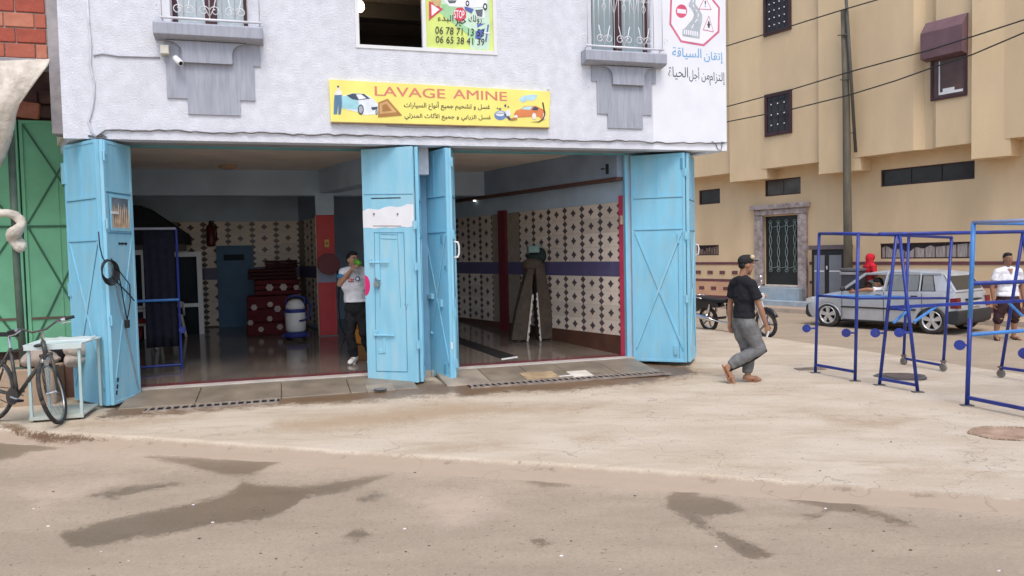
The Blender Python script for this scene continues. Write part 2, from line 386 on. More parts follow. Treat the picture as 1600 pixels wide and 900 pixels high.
brownB = mat('brown_base', (.10, .045, .03), .3, .15, 4)
brownT = mat('brown_trim', (.12, .06, .05), .6, .1, 4)
groutM = mat('grout', (.30, .25, .20), .9, .1, 8)
tileC = mat('cream_tile', (.76, .645, .54), .28, .07, 3.0, dirt=(.50, .36, .26), dscale=4, damt=.6, rnd=.16)
tileD = mat('dark_tile_glaze', (.085, .065, .068), .3, .15, 6)
floorM = mat('wet_terrazzo', (.145, .12, .10), .10, .22, 1.6, .05, 12, spec=.6, dirt=(.20, .14, .10), dscale=.7, damt=.6)
doorB = mat('sky_blue_door_paint', (.22, .53, .70), .5, .07, 2.0, .10, 10, dirt=(.36, .50, .52), dscale=3.5, damt=.5, stretch=(2.5, 2.5, .6), spk=((.20, .13, .09), 9, .70))
doorB2 = mat('sky_blue_door_paint_worn', (.26, .56, .71), .5, .08, 3.0, .10, 10, dirt=(.44, .50, .46), dscale=3.0, damt=.5, stretch=(2.5, 2.5, .5), spk=((.22, .15, .11), 8, .69))
doorL = mat('door_weld_line', (.085, .25, .37), .6, .1, 8)
darkJ = mat('dark_gap', (.02, .03, .04), .8, 0)
whiteP = mat('white_patch_paint', (.76, .76, .78), .7, .04, 5)
alu = mat('white_aluminium', (.74, .74, .73), .4, .03, 4)
whiteMet = mat('white_grille_paint', (.72, .71, .73), .5, .05, 6)
glassD = mat('dark_glass', (.015, .018, .02), .06, 0, spec=.6)
shutterM = mat('pale_shutter', (.53, .62, .645), .6, .06, 2.0, stretch=(8, 1, .4))
maroonF = mat('maroon_frame', (.075, .03, .035), .5, .1, 5)
steelM = mat('bare_steel', (.30, .30, .31), .4, .15, 9, metal=.8)
blackM = mat('black_rubber', (.018, .018, .02), .6, .1, 9)
bld = thing('corner_building', 'white rendered corner building with a two-bay car wash under its overhanging upper floor', 'building', F0, BANG)
ZS, ZC = 3.222, 3.34                 # soffit, garage ceiling
UL, UR, VG = -2.10, 6.845, .58       # facade ends, garage door line
# skewed side walls: direction of the side street
SDIR = Vector((-.5538, .8327, 0)); sk = SDIR.dot(UD)/SDIR.dot(VD)   # du per dv
ARIGHT = math.atan2(-.8327, .5538) - BANG
def shear(u): return lambda a, b, h: (a + sk*h, h, b)
# --- upper wall with three window holes
w1a, w1b = fac(268, 20)[0], fac(387, 20)[0]; w1z = fac(330, 43)[1]
w2a, w2b = fac(555, 40)[0], fac(776, 40)[0]; w2z = (fac(557, 74)[1]+fac(775, 87)[1])/2
w3a, w3b = fac(924, 40)[0], fac(1016, 40)[0]; w3z = fac(970, 84)[1]
HOLES = [(w1a, w1b, w1z, w1z+1.45), (w2a, w2b, w2z, w2z+1.35), (w3a, w3b, w3z, w3z+1.45)]
def solid(u, z): return not any(a < u < b and c < z < d for a, b, c, d in HOLES)
us = sorted({UL, UR, 4.9, *[k for h in HOLES for k in h[:2]]}); zs = sorted({ZS, 8.0, *[k for h in HOLES for k in h[2:]]})
USPL = fac(1020, 150)[0]
us = sorted(set(us) - {4.9} | {USPL})
mb = MB()
for i in range(len(us)-1):
    for j in range(len(zs)-1):
        u, z = (us[i]+us[i+1])/2, (zs[j]+zs[j+1])/2
        if solid(u, z): mb.mi(0 if u < USPL else 1).box(us[i], us[i+1], 0, .22, zs[j], zs[j+1])
mb.mi(0)
mb.build('upper_wall', [wallM, wallM2], bld)
MB().prism([(UL, ZS), (UL+.2, ZS), (UL+.2, 8), (UL, 8)], .22, 7.0, lambda a, b, h: (a + sk*(h-.22), h, b)).build('side_wall', wallM, bld)
MB().prism([(UR-.2, ZS), (UR, ZS), (UR, 8), (UR-.2, 8)], .22, 7.0, lambda a, b, h: (a + sk*(h-.22), h, b)).build('side_wall', wallM2, bld)
MB().add([(UL, 0, 8.002), (UR, 0, 8.002), (UR+sk*7, 7, 8.002), (UL+sk*7, 7, 8.002), (UL, 0, 8.2), (UR, 0, 8.2), (UR+sk*7, 7, 8.2), (UL+sk*7, 7, 8.2)],
         [(0, 3, 2, 1), (4, 5, 6, 7), (0, 1, 5, 4), (1, 2, 6, 5), (2, 3, 7, 6), (3, 0, 4, 7)]).build('roof', wallM, bld)
# soffit of the overhang + slab (upper rooms' floor)
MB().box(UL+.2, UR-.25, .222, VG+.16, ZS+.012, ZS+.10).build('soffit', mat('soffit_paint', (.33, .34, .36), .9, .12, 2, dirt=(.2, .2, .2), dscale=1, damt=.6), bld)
def skslab(name, u0, u1, v0, v1, z0, z1, m):
    return MB().add([(u0, v0, z0), (u1, v0, z0), (u1+sk*(v1-v0), v1, z0), (u0+sk*(v1-v0), v1, z0), (u0, v0, z1), (u1, v0, z1), (u1+sk*(v1-v0), v1, z1), (u0+sk*(v1-v0), v1, z1)],
         [(0, 3, 2, 1), (4, 5, 6, 7), (0, 1, 5, 4), (1, 2, 6, 5), (2, 3, 7, 6), (3, 0, 4, 7)]).build(name, m, bld)
skslab('ceiling', -2.3, UR-.3, VG+.165, 6.9, ZC, ZC+.12, ceilM)
# room behind the middle window (visible through the open pane)
rmM = mat('room_paint', (.20, .17, .15), .9, .1, 2)
MB().box(w2a-.6, w2b+.6, 3.4, 3.5, 3.9, 7).build('room_back_wall', rmM, bld)
MB().box(w2a-.7, w2a-.6, .23, 3.4, 3.9, 7).build('room_side_wall', rmM, bld)
MB().box(w2b+.6, w2b+.7, .23, 3.4, 3.9, 7).build('room_side_wall', rmM, bld)
MB().box(w2a-.6, w2b+.6, .23, 3.4, 5.62, 5.74).build('room_ceiling', mat('room_ceiling_paint', (.42, .36, .31), .9, .05, 2), bld)
MB().box(w2a-.6, w2b+.6, .23, 3.4, 3.9, 4.0).build('room_floor', rmM, bld)
MB().box(w2a-.59, w2b+.59, 1.7, 1.95, 5.38, 5.615).build('room_beam', mat('room_beam_paint', (.10, .085, .08), .9, .1, 2), bld)
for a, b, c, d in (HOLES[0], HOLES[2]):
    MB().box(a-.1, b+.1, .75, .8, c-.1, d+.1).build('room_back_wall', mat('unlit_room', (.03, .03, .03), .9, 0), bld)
# --- ground-floor front walls (piers), columns
gu0 = toL((-4.90, 9.88, 0)).x; gu1 = 2.06; gu2 = 2.34; gu3 = toL((1.80, 11.93, 0)).x
MB().box(UL, gu0-.06, .50, VG+.3, 0.0, ZS+.01).build('pier', wallM, bld)
MB().box(gu1, gu2-.02, VG-.30, VG+.25, 2.86, ZS+.01).build('pier', wallM, bld)
MB().box(gu1, gu2-.02, VG-.06, VG+.25, 0.0, 2.858).build('pier_post', mat('pier_blue', (.17, .36, .52), .6, .08, 3), bld)
MB().box(gu3, UR-.42, VG, VG+.25, 0, ZS+.01).build('pier', blueW, bld)
MB().prism([(UR-.44, 0), (UR-.24, 0), (UR-.24, ZS+.01), (UR-.44, ZS+.01)], VG+.001, 7.0, lambda a, b, h: (a + sk*(h-VG), h, b)).build('side_wall', wallM, bld)
MB().box(gu0-.06, UR-.45, VG-.004, VG+.06, ZS-.012, ZS+.055).build('door_head_rail', mat('teal_paint', (.12, .36, .40), .5, .08, 4), bld)
for a in (gu0-.055, gu1-.05, gu2-.015, gu3-.055):
    MB().box(a, a+.05, VG-.02, VG+.06, .05, ZS-.014).build('door_jamb', doorB, bld)
# --- floor, threshold, red edge strip
def slab4(name, P, z0, z1, m, parent=bld, bev=0):
    P = [toL((*p, 0)) if len(p) == 2 else Vector(p) for p in P]
    v = [(p.x, p.y, z0) for p in P] + [(p.x, p.y, z1) for p in P]
    return MB().add(v, [(0, 3, 2, 1), (4, 5, 6, 7), (0, 1, 5, 4), (1, 2, 6, 5), (2, 3, 7, 6), (3, 0, 4, 7)]).build(name, m, parent, bevel=bev)
def zfl(v): return .10 + .05*(v-VG)
def flquad(name, P, m, lift, th=.03):
    P = [Vector(p) for p in P]
    v = [(p.x, p.y, zfl(p.y)+lift-th) for p in P] + [(p.x, p.y, zfl(p.y)+lift) for p in P]
    return MB().add(v, [(0, 3, 2, 1), (4, 5, 6, 7), (0, 1, 5, 4), (1, 2, 6, 5), (2, 3, 7, 6), (3, 0, 4, 7)]).build(name, m, bld)
flquad('garage_floor', [(gu0-.06, VG+.056, 0), (gu3+.02, VG+.056, 0), (gu3+sk*7.2, 7.8, 0), (gu0-.06+sk*7.2, 7.8, 0)], floorM, 0, .12)
MB().box(gu1+.012, gu2-.02, VG-.09, VG+.05, .0, .10).build('threshold', mat('threshold_concrete', (.44, .40, .36), .8, .10, 5, .3, 60), bld)
flquad('floor_edge_strip', [(gu0-.05, VG+.058, 0), (gu1+.01, VG+.058, 0), (gu1+.01, VG+.20, 0), (gu0-.12, VG+.20, 0)], mat('red_tile_strip', (.16, .04, .045), .2, .1, 6), .004)
flquad('floor_edge_strip', [(gu2, VG+.058, 0), (gu3, VG+.058, 0), (gu3-.05, VG+.20, 0), (gu2, VG+.20, 0)], MATS['red_tile_strip'], .004)
thrM = MATS['threshold_concrete']
MB().box(gu0-.05, gu1+.011, VG-.13, VG+.055, -.03, .104).build('threshold', thrM, bld, bevel=.008)
MB().box(gu2-.02, gu3+.02, VG-.13, VG+.055, -.03, .104).build('threshold', thrM, bld, bevel=.008)
def pfl(px, py):
    """pixel -> local point on the sloping garage floor"""
    v = 2.0
    for _ in range(12): p = toL(Pz(px, py, zfl(v))); v = p.y
    return Vector((p.x, p.y, zfl(p.y)))
flquad('floor_channel', [pfl(690, 527), pfl(717, 527), pfl(808, 557), pfl(783, 561)], mat('pit_black', (.02, .018, .018), .5, .1, 4), .004)
flquad('channel_edge', [pfl(783, 561), pfl(808, 557), pfl(809, 558.6), pfl(784, 562.4)], alu, .006)
# --- interior: right-hand wall, running along the side street
W0 = Vector((1.78, 11.93, 0)); WN = Vector((-.8327, -.5538, 0))
LR = 6.3
def rw(s, off, z): return toL(W0 + SDIR*s + WN*off + Vector((0, 0, z)))
def rbox(name, s0, s1, o0, o1, z0, z1, m, base=None, dirv=None, nv=None, **kw):
    base = base or W0; dirv = dirv or SDIR; nv = nv or WN
    v = [toL(base + dirv*s + nv*o + Vector((0, 0, z))) for s in (s0, s1) for o in (o0, o1) for z in (z0, z1)]
    return MB().add(v, [(0, 1, 3, 2), (4, 6, 7, 5), (0, 4, 5, 1), (2, 3, 7, 6), (0, 2, 6, 4), (1, 5, 7, 3)]).build(name, m, bld, **kw)
rbox('garage_side_wall', -.02, LR, -.20, 0, 0, ZC, blueW)
rbox('grout_backing', .12, LR, .001, .006, .412, 2.508, groutM)
rbox('skirting', .0, LR, .002, .022, .05, .41, brownB)
rbox('purple_band', .02, LR, .004, .016, 1.343, 1.575, purpM)
rbox('red_corner_strip', -.03, .12, .004, .03, .06, 2.60, redR)
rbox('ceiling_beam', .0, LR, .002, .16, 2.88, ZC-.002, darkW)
rbox('beam_trim', .0, LR, .002, .175, 2.83, 2.878, brownT)
rbox('pilaster', 3.32, 3.56, .008, .07, .06, 2.56, mat('maroon_pilaster', (.15, .024, .03), .5, .1, 4))
# --- back wall (parallel to the facade)
BV = 7.05 - .0
B0 = W0 + SDIR*LR; bl = toL(B0); BVv = bl.y; BU1 = bl.x
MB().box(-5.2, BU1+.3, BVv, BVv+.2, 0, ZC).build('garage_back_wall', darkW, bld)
# left bay back wall sits nearer: passes X=-5.94,Y=15.5
lb = toL((-5.94, 15.5, 0)); LBV = lb.y
PIL = toL((-3.45, 14.35, 0))
PW = Vector((-3.33, 14.35, 0))
part_end = PW + SDIR*1.75
pe = toL(part_end)
MB().box(-5.2, pe.x-.02, LBV, LBV+.16, 0, ZC-.004).build('garage_back_wall', blueW, bld)
MB().box(-5.2, pe.x-.03, LBV-.006, LBV-.001, .412, 2.508).build('grout_backing', groutM, bld)
MB().box(-5.2, pe.x-.03, LBV-.02, LBV-.002, .058, .41).build('skirting', brownB, bld)
MB().box(-5.2, pe.x-.03, LBV-.018, LBV-.007, 1.343, 1.575).build('purple_band', purpM, bld)
# partition from the pillar to the back wall
PN = Vector((-.8327, -.5538, 0))
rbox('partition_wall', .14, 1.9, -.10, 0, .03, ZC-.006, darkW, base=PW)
rbox('grout_backing', .17, 1.9, .001, .006, .412, 2.508, groutM, base=PW)
rbox('purple_band', .17, 1.9, .007, .017, 1.343, 1.575, purpM, base=PW)
# recess behind the drinking man, right of the pillar
MB().box(pe.x+.1, 3.4, LBV+.9, LBV+1.0, 0, ZC-.01).build('garage_back_wall', blueW, bld)
MB().box(pe.x+.15, 3.4, LBV+.893, LBV+.898, .412, 2.508).build('grout_backing', groutM, bld)
MB().box(pe.x+.15, 3.4, LBV+.880, LBV+.892, 1.343, 1.575).build('purple_band', purpM, bld)
# --- tiles
tm = MB(); tm.mi(0).box(-.2310, .2310, -.006, 0, -.1148, .1148).mi(1)
def dia(mb, x, z, rx, rz, y0, y1):
    mb.prism([(x-rx, z), (x-rx*.42, z-rz*.42), (x, z-rz), (x+rx*.42, z-rz*.42), (x+rx, z), (x+rx*.42, z+rz*.42), (x, z+rz), (x-rx*.42, z+rz*.42)], y0, y1)
dia(tm, 0, 0, .071, .066, -.0075, -.003)
for sx in (-1, 1):
    for z in (-.0575, .0575):
        a = sx*.2308; tm.prism([(a, z-.057), (a, z+.057), (a-sx*.030, z+.028), (a-sx*.066, z), (a-sx*.030, z-.028)], -.0075, -.003)
tile0 = tm.build('wall_tile', [tileC, tileD], bld); TILE = tile0.data; first = [True]
def put_tile(P, ang):
    if first[0]: o = tile0; first[0] = False
    else: o = bpy.data.objects.new('wall_tile', TILE); COL.objects.link(o); o.parent = bld
    o.location = P; o.rotation_euler = (random.uniform(-.004, .004), 0, ang)
rows = [.41+.11625+.2325*k for k in range(4)] + [1.577+.11625+.2325*k for k in range(4)]
for i in range(13):
    s = .12+.2325+.465*i
    if 3.1 < s < 3.8 or s > LR-.2: continue
    for z in rows: put_tile(rw(s, .008, z), ARIGHT)
for i in range(5):
    u = pe.x-.03-.2325-.465*i
    for z in rows: put_tile(Vector((u, LBV-.008, z)), 0)
for i in range(3):
    s = .17+.2325+.465*i
    for z in rows: put_tile(toL(PW + SDIR*s + PN*.008 + Vector((0, 0, z))), ARIGHT)
for i in range(3):
    for z in rows: put_tile(Vector((pe.x+.55+.2325+.465*i, LBV+.891, z)), 0)
# --- red pillar with beam over
pl = MB().box(-.17, .15, -.15, .15, .30, 2.52).build('pillar', redM, bld, loc=PIL, bevel=.006)
MB().box(-.175, .155, -.155, .155, 2.523, ZC-.01).build('pillar_head', blueW, bld, loc=PIL)
MB().box(-.19, .17, -.17, .17, .03, .298).build('pillar_plinth', mat('grey_plinth', (.22, .2, .2), .6, .1, 4), bld, loc=PIL)
MB().box(-.173, .153, -.153, .153, 1.28, 1.55).build('pillar_band', mat('grey_blue_band', (.25, .27, .36), .6, .08, 4), bld, loc=PIL)
MB().tube([(-.185, -.155, .3), (-.185, -.155, 2.5)], .010).build('pillar_pipe', mat('pale_pipe', (.55, .42, .3), .5, .05), bld, loc=PIL)
sw = MB().box(-.035, .045, -.18, -.154, 1.93, 2.07).build('switch_box', mat('yellow_plastic', (.62, .40, .08), .4, .05), bld, loc=PIL, bevel=.006)
MB().box(-.012, .022, -.186, -.1805, 1.98, 2.02).build('switch', mat('dark_red_plastic', (.3, .05, .04), .4, 0), sw)
MB().box(-5.0, 6.0, PIL.y-.16, PIL.y+.16, 2.88, ZC-.003).build('ceiling_beam', blueW, bld)
rbox('ceiling_beam', -3.85, -.18, -.15, .15, 2.92, ZC-.003, blueW, base=Vector((-3.45, 14.35, 0)))
# left wall of the left bay, side block and sloping stair slab
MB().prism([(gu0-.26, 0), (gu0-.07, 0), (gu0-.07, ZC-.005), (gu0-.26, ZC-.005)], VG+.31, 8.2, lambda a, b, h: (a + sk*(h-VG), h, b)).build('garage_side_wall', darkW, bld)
dkM = mat('dark_plaster', (.12, .11, .105), .9, .15, 2)  # one dark grey tone for the alcove walls
a = toL((-7.40, 13.75, 0))
MB().prism([(0, 2.05), (1.45, 2.05), (1.42, 2.25), (.75, 2.75), (0, 2.8)], 0, 1.3).build('stair_slab', mat('black_slab', (.022, .022, .026), .8, .1), bld, loc=(a.x, a.y, 0))
MB().box(a.x, a.x+1.45, a.y+.12, a.y+.25, 1.32+.6, 2.047).build('alcove_wall', dkM, bld)
MB().box(a.x, a.x+.55, a.y+.12, a.y+.25, .05, 1.32).build('alcove_wall', dkM, bld)
# white aluminium doors at the back
def alu_door(u0, u1, z1, v):
    d = MB()
    fr = [(u0, u0+.09, .06, z1), (u1-.09, u1, .06, z1), (u0+.09, u1-.09, z1-.09, z1), (u0+.09, u1-.09, .06, .15), (u0+.09, u1-.09, .86, .93)]
    for x0, x1, z0, z1_ in fr: d.box(x0, x1, v-.04, v, z0, z1_)
    o = d.build('aluminium_door', alu, bld)
    MB().box(u0+.088, u1-.088, v-.024, v-.016, .14, .862).build('glass_pane', glassD, o); MB().box(u0+.088, u1-.088, v-.024, v-.016, .928, z1-.088).build('glass_pane', glassD, o)
    return o
q0 = toL(Pz(284, 524, .06)); 
def at_v(px, v): return fac(px, 470, v)[0]
alu_door(at_v(268, LBV-.9), at_v(318, LBV-.9), 1.90, LBV-.9)
alu_door(at_v(196, LBV-1.2), at_v(232, LBV-1.2), 1.95, LBV-1.2)
# blue steel back door
bd = MB().box(at_v(341, LBV-.05), at_v(398, LBV-.05), LBV-.07, LBV-.02, .06, 2.02).build('back_door', mat('dull_blue_paint', (.06, .14, .24), .5, .1, 3), bld)
MB().box(at_v(352, LBV-.075), at_v(384, LBV-.075), LBV-.076, LBV-.071, 1.72, 1.84).build('letter_slot', darkJ, bd)
# ceiling lights and small fittings
for px, py in ((356, 263), (728, 278)):
    d = ray(px, py); p = CAMP + d*((ZC-.05-HC)/d.z); L = toL(p)
    o = MB().lathe([(.02, .05), (.14, .05), (.15, .03), (.13, .0), (.05, -.02)], 16).build('ceiling_light', mat('dusty_lamp_cover', (.50, .33, .20), .5, .05), bld, smooth=True, loc=(L.x, L.y, ZC-.05))
p = toL(CAMP + ray(742, 313)*(15.6/ray(742, 313).y))
for k in (-.03, .05): MB().box(p.x+k, p.x+k+.05, p.y, p.y+.02, p.z-.02, p.z+.02).build('small_lamp', mat('lit_lamp', (.9, .9, .8), .5, 0, emit=((1, .98, .85), 2.0)), bld)
# --- windows
def win_small(idx, ua, ub, z0, shut, kind):
    z1 = z0+1.45
    fr = MB()
    for x0, x1 in ((ua+.002, ua+.05), (ub-.05, ub-.002)): fr.box(x0, x1, .10, .16, z0+.002, z1)
    fr.box(ua+.05, ub-.05, .10, .16, z0+.002, z0+.05)
    f = fr.build('window', maroonF, bld)
    n = 2; wd = (ub-ua-.1)
    um = ua+.05+wd*.5
    MB().box(um-.045 if kind else um-.065, um+.045 if kind else um+.065, .095, .165, z0+.05, z1).build('window_mullion', maroonF, f)
    MB().box(ua+.055, um-.07, .135, .15, z0+.055, z1-.01).build('shutter', shut, f); MB().box(um+.07, ub-.055, .135, .15, z0+.055, z1-.01).build('shutter', shut, f)
    return f
shut2 = mat('grey_green_shutter', (.30, .38, .40), .6, .06, 2.0, stretch=(8, 1, .4))
win_small(1, w1a, w1b, w1z, shutterM, 0); win_small(3, w3a, w3b, w3z, shut2, 1)
MB().box(w1a-.11, w1a-.004, -.012, .0, w1z, w1z+1.5).build('window_reveal', wallM2, bld)
def sill(pxl, pyl, pxr, pyr, ua, ub, steps, z0):
    a, b = fac(pxl, pyl, -.18)[0], fac(pxr, pyr, -.18)[0]
    zt = z0 - .005
    o = MB().prism([(-.16, zt-.17), (0.0, zt-.19), (0.0, zt), (-.17, zt), (-.19, zt-.02), (-.19, zt-.15)], a, b, lambda y, z, h: (h, y, z)).build('window_sill', greyM, bld, bevel=.006)
    zz = zt-.19
    mid = fac((pxl+pxr)/2, 100)[0]
    st = MB()
    z = zz
    for hw0, hw1, h in steps: st.box(mid-hw0, mid+hw1, -.022, -.001, z-h, z-.0005); z -= h
    st.build('apron_panel', greyM, bld)
    # moulded corbel under the sill
    r = .13; hw = .29 if a < 1 else .245
    prof = [(-hw-.17, zz-.004), (hw+.17, zz-.004)] + [(hw+.17-r*math.sin(t)*1.3, zz-.0 - r*1.0*(1-math.cos(t))-.004) for t in (.4, .8, 1.2, 1.5708)] + [(hw, zz-.26), (-hw, zz-.26)] + [(-hw-.17+r*math.sin(t)*1.3, zz-r*1.0*(1-math.cos(t))-.004) for t in (1.5708, 1.2, .8, .4)]
    prof = [(mid+x, y) for x, y in prof]
    MB().prism(prof, -.075, -.023).build('corbel_moulding', greyM, bld)
    return a, b
sill(239, 50, 411, 58, w1a, w1b, [(.49, .62, .26), (.48, .54, .43), (.25, .36, .19)], w1z)
sill(915, 88, 1042, 92, w3a, w3b, [(.55, .46, .215), (.47, .39, .46), (.31, .24, .20)], w3z)
def scroll(c, r, sgn, turns=1.3, n=14):
    pts = []
    for i in range(n+1):
        t = i/n; a = t*turns*2*math.pi; rr = r*(1-.72*t); pts.append((c[0]+sgn*(r-rr*math.cos(a))*1.0, c[1], c[2]+rr*math.sin(a)))
    return pts
def grille(ua, ub, z0, full):
    g = MB(); y = -.10; z1 = z0+1.45
    a, b = ua-.10, ub+.14
    g.box(a-.02, b+.02, y-.012, y+.012, z0+.05, z0+.075)
    N = 3; wd = (ub-ua)/N
    xs = [ua+wd*(i+.5) for i in range(N)]
    for x in [ua-.0, ub+.0] + [ua+wd*i for i in range(1, N)] + xs:
        g.tube([(x, y, z0+.06), (x, y, z1)], .0075, 6)
    for x in xs:
        for s_ in (-1, 1):
            g.tube([(x+s_*.085, y, z0+.36)] + [(x+s_*.085, y, z0+.95)], .006, 6)
            g.tube([(x, y, z0+.10), (x+s_*.05, y, z0+.2), (x+s_*.085, y, z0+.36)], .006, 6)
            g.tube(scroll((x, y, z0+.17), .065, s_), .006, 6)
            g.tube([(x+s_*.002, y, z0+.55), (x+s_*.03, y, z0+.62), (x+s_*.002, y, z0+.69), (x+s_*.03, y, z0+.76), (x+s_*.002, y, z0+.83)], .005, 6)
            g.tube([(x, y, z0+.74), (x+s_*.05, y, z0+.775), (x+s_*.09, y, z0+.75), (x+s_*.05, y, z0+.72), (x, y, z0+.74)], .005, 6)
    for x in [ua+wd*i for i in range(1, N)]:
        for s_ in (-1, 1): g.tube([(x, y, z0+.52), (x+s_*.05, y, z0+.72), (x, y, z0+.92)], .006, 6)
    for x in (a, b):
        g.tube([(x, -.10, z0+.06), (x, 0, z0+.06)], .009, 6)
        g.tube(scroll((x, y, z0+.18), .05, 1 if x > ua else -1), .006, 6); g.tube([(x, y, z0+.06), (x, y, z1)], .006, 6)
    return g.build('window_grille', whiteMet, bld, smooth=True)
grille(w1a, w1b, w1z, 0); grille(w3a, w3b, w3z, 1)
# middle window: white aluminium frame, open left half, poster glazed in on the right half
z0, z1 = w2z, w2z+1.35; um = fac(662, 40)[0]
f = MB()
for x0, x1 in ((w2a+.001, w2a+.05), (um-.02, um+.03), (w2b-.05, w2b-.001)): f.box(x0, x1, -.012, .06, z0+.001, z1)
f.box(w2a+.05, um-.02, -.012, .06, z0+.001, z0+.045); f.box(um+.03, w2b-.05, -.012, .06, z0+.001, z0+.055)
wf = f.build('window', alu, bld)
lampP = toL(CAMP + ray(562, 10)*(11.3/ray(562, 10).y))
lm = MB().sphere((0, 0, 0), (.07, .07, .085), 14, 10).build('lamp_bulb', mat('warm_bulb', (.9, .8, .5), .5, 0, emit=((1, .80, .42), 7.0)), bld, smooth=True, loc=lampP)
MB().lathe([(.025, .08), (.04, .1), (.045, .16), (.03, .2)], 12).build('lamp_holder', alu, lm); MB().tube([(0, 0, .18), (0, 0, .5)], .006).build('lamp_cord', blackM, lm)
# right half: poster
pb = MB().box(um+.03, w2b-.05, .01, .02, z0+.055, z1).build('window_poster', mat('poster_lime', (.62, .72, .20), .5, .10, 3), wf)
pcol = {'green': mat('poster_green', (.36, .62, .34), .5, .15, 5), 'mint': mat('poster_mint', (.58, .76, .60), .5, .1, 5), 'red': mat('poster_red', (.62, .06, .09), .5, .05), 'white': mat('poster_white', (.82, .82, .86), .5, .04), 'blue': mat('poster_blue', (.10, .14, .42), .5, .1), 'black': mat('poster_black', (.03, .03, .035), .5, 0), 'grey': mat('poster_grey', (.12, .14, .16), .5, .1), 'tan': mat('poster_tan', (.55, .40, .2), .5, .1)}
def pp(px, py): u, z = fac(px, py, .01); return (u, z)
def flat(name, pts, m, parent, y1, th=.0012, tf=pp):
    return MB().prism([tf(*p) for p in pts], y1-th, y1).build(name, m, parent)
Q = lambda lst: [(640+x/9, y/9) for x, y in lst]
flat('print', Q([(440,0),(1120,0),(1130,500),(1120,700),(860,690),(820,480),(700,380),(470,130)]), pcol['mint'], pb, .0096)
flat('print', Q([(440,60),(640,60),(760,360),(940,440),(900,660),(840,500),(500,240),(420,170)]), pcol['green'], pb, .0084)
flat('print', Q([(470,0),(1090,0),(1080,90),(900,110),(760,100),(560,90)]), pcol['white'], pb, .0072)
flat('print', Q([(530,5),(660,5),(640,45),(560,50)]), pcol['grey'], pb, .0060)
flat('print', Q([(270,20),(290,20),(470,130),(290,270),(272,300)]), pcol['red'], pb, .0060)
flat('print', Q([(305,60),(420,135),(310,225)]), pcol['white'], pb, .0048)
flat('print', Q([(300,0),(440,0),(420,90),(360,90)]), pcol['tan'], pb, .0036)
oc = [(705+95*math.cos(math.pi/8+k*math.pi/4), 205+105*math.sin(math.pi/8+k*math.pi/4)) for k in range(8)]
flat('print', Q(oc), pcol['red'], pb, .0060)
flat('print', Q([(770,90),(900,130),(870,190),(780,140)]), pcol['blue'], pb, .0048)
flat('print', Q([(920,130),(1050,120),(1050,260),(930,240)]), pcol['white'], pb, .0060); flat('print', Q([(920,140),(1030,130),(1020,240),(950,230)]), pcol['grey'], pb, .0048)
for cx, cy, r in ((812, 50, 42), (1060, 95, 50)):
    ring = [(cx+r*.6*math.cos(k*math.pi/6), cy+r*math.sin(k*math.pi/6)) for k in range(12)]
    flat('print', Q(ring), pcol['black'], pb, .0036); flat('print', Q([(cx+(x-cx)*.5, cy+(y-cy)*.5) for x, y in ring]), pcol['white'], pb, .0024)
flat('print', Q([(950,340),(1060,330),(950,390)]), pcol['blue'], pb, .0060); flat('print', Q([(930,440),(1060,400),(1000,560),(920,540)]), pcol['blue'], pb, .0060)
flat('print', Q([(1095,350),(1115,345),(1080,590),(1060,580)]), pcol['blue'], pb, .0048); flat('print', Q([(1050,450),(1130,460),(1130,480),(1050,468)]), pcol['white'], pb, .0036)
def pfn(off): return lambda x, z, h: (x, off-.0006+h, z)
def ptext(t, x0, y0, x1, y1, off, m, **k):   # pixel corners: bottom-left, top-right in Q space
    a = pp(640+x0/9, y0/9); b = pp(640+x1/9, y1/9)
    lettering(t, a[0], b[0], a[1], b[1], pfn(off), m, pb, thick=.0008, **k)
ptext('06 78 71 13 53', 362, 475, 1045, 415, .0020, pcol['black'], shear=.1)
ptext('06 65 38 41 39', 368, 600, 1050, 545, .0020, pcol['black'], shear=.1)
ptext('STOP', 625, 255, 770, 150, .0050, pcol['white'], bold=.012)
ptext(arabic('البدء'), 395, 310, 610, 215, .0040, pcol['black']); ptext(arabic('خير'), 640, 370, 790, 235, .0040, pcol['black']); ptext(arabic('رولك'), 830, 330, 1010, 220, .0040, pcol['black'])
# --- wall painting (driving-school emblem and lettering painted on the facade)
def wp(px, py): return fac(px, py, -.002)
QQ = lambda lst: [(1030+x/6.425, y/6.425) for x, y in lst]
pink = mat('painted_pink', (.62, .16, .25), .8, .12, 6); roadg = mat('painted_grey', (.42, .46, .49), .8, .1, 6); blk = mat('painted_black', (.07, .08, .09), .8, .1, 8); whp = mat('painted_white', (.80, .80, .84), .8, .02, 4); blu = mat('painted_blue', (.16, .38, .62), .8, .12, 8); pinkb = mat('painted_red', (.62, .10, .18), .8, .1, 6)
emb = [(102,245),(215,425),(450,465),(605,325),(610,75),(545,-5),(520,-60),(380,-140),(215,-110),(112,-30)]
wpn = MB().prism([wp(*p) for p in QQ(emb)], -.0016, -.0004).build('wall_painting', pink, bld)
cx, cy = 356, 160
inn = [(cx+(x-cx)*.925, cy+(y-cy)*.925) for x, y in emb]
def wflat(pts, m, off): MB().prism([wp(*p) for p in QQ(pts)], off-.0010, off).build('painted_shape', m, wpn)
wflat(inn, whp, -.0018)
wflat([(235,290),(250,290),(330,200),(350,150),(330,100),(295,60),(300,30),(330,-20),(380,-60),(395,-30),(365,0),(362,40),(400,90),(432,150),(430,215),(410,300),(405,390),(232,362)], roadg, -.0030)
wflat([(243,293),(398,318),(395,368),(240,345)], roadg, -.0036)
for k in range(7): x = 246+k*21.5; wflat([(x,296+k*3.4),(x+13,298+k*3.4),(x+12,346+k*3.4),(x-1,343+k*3.4)], whp, -.0048)
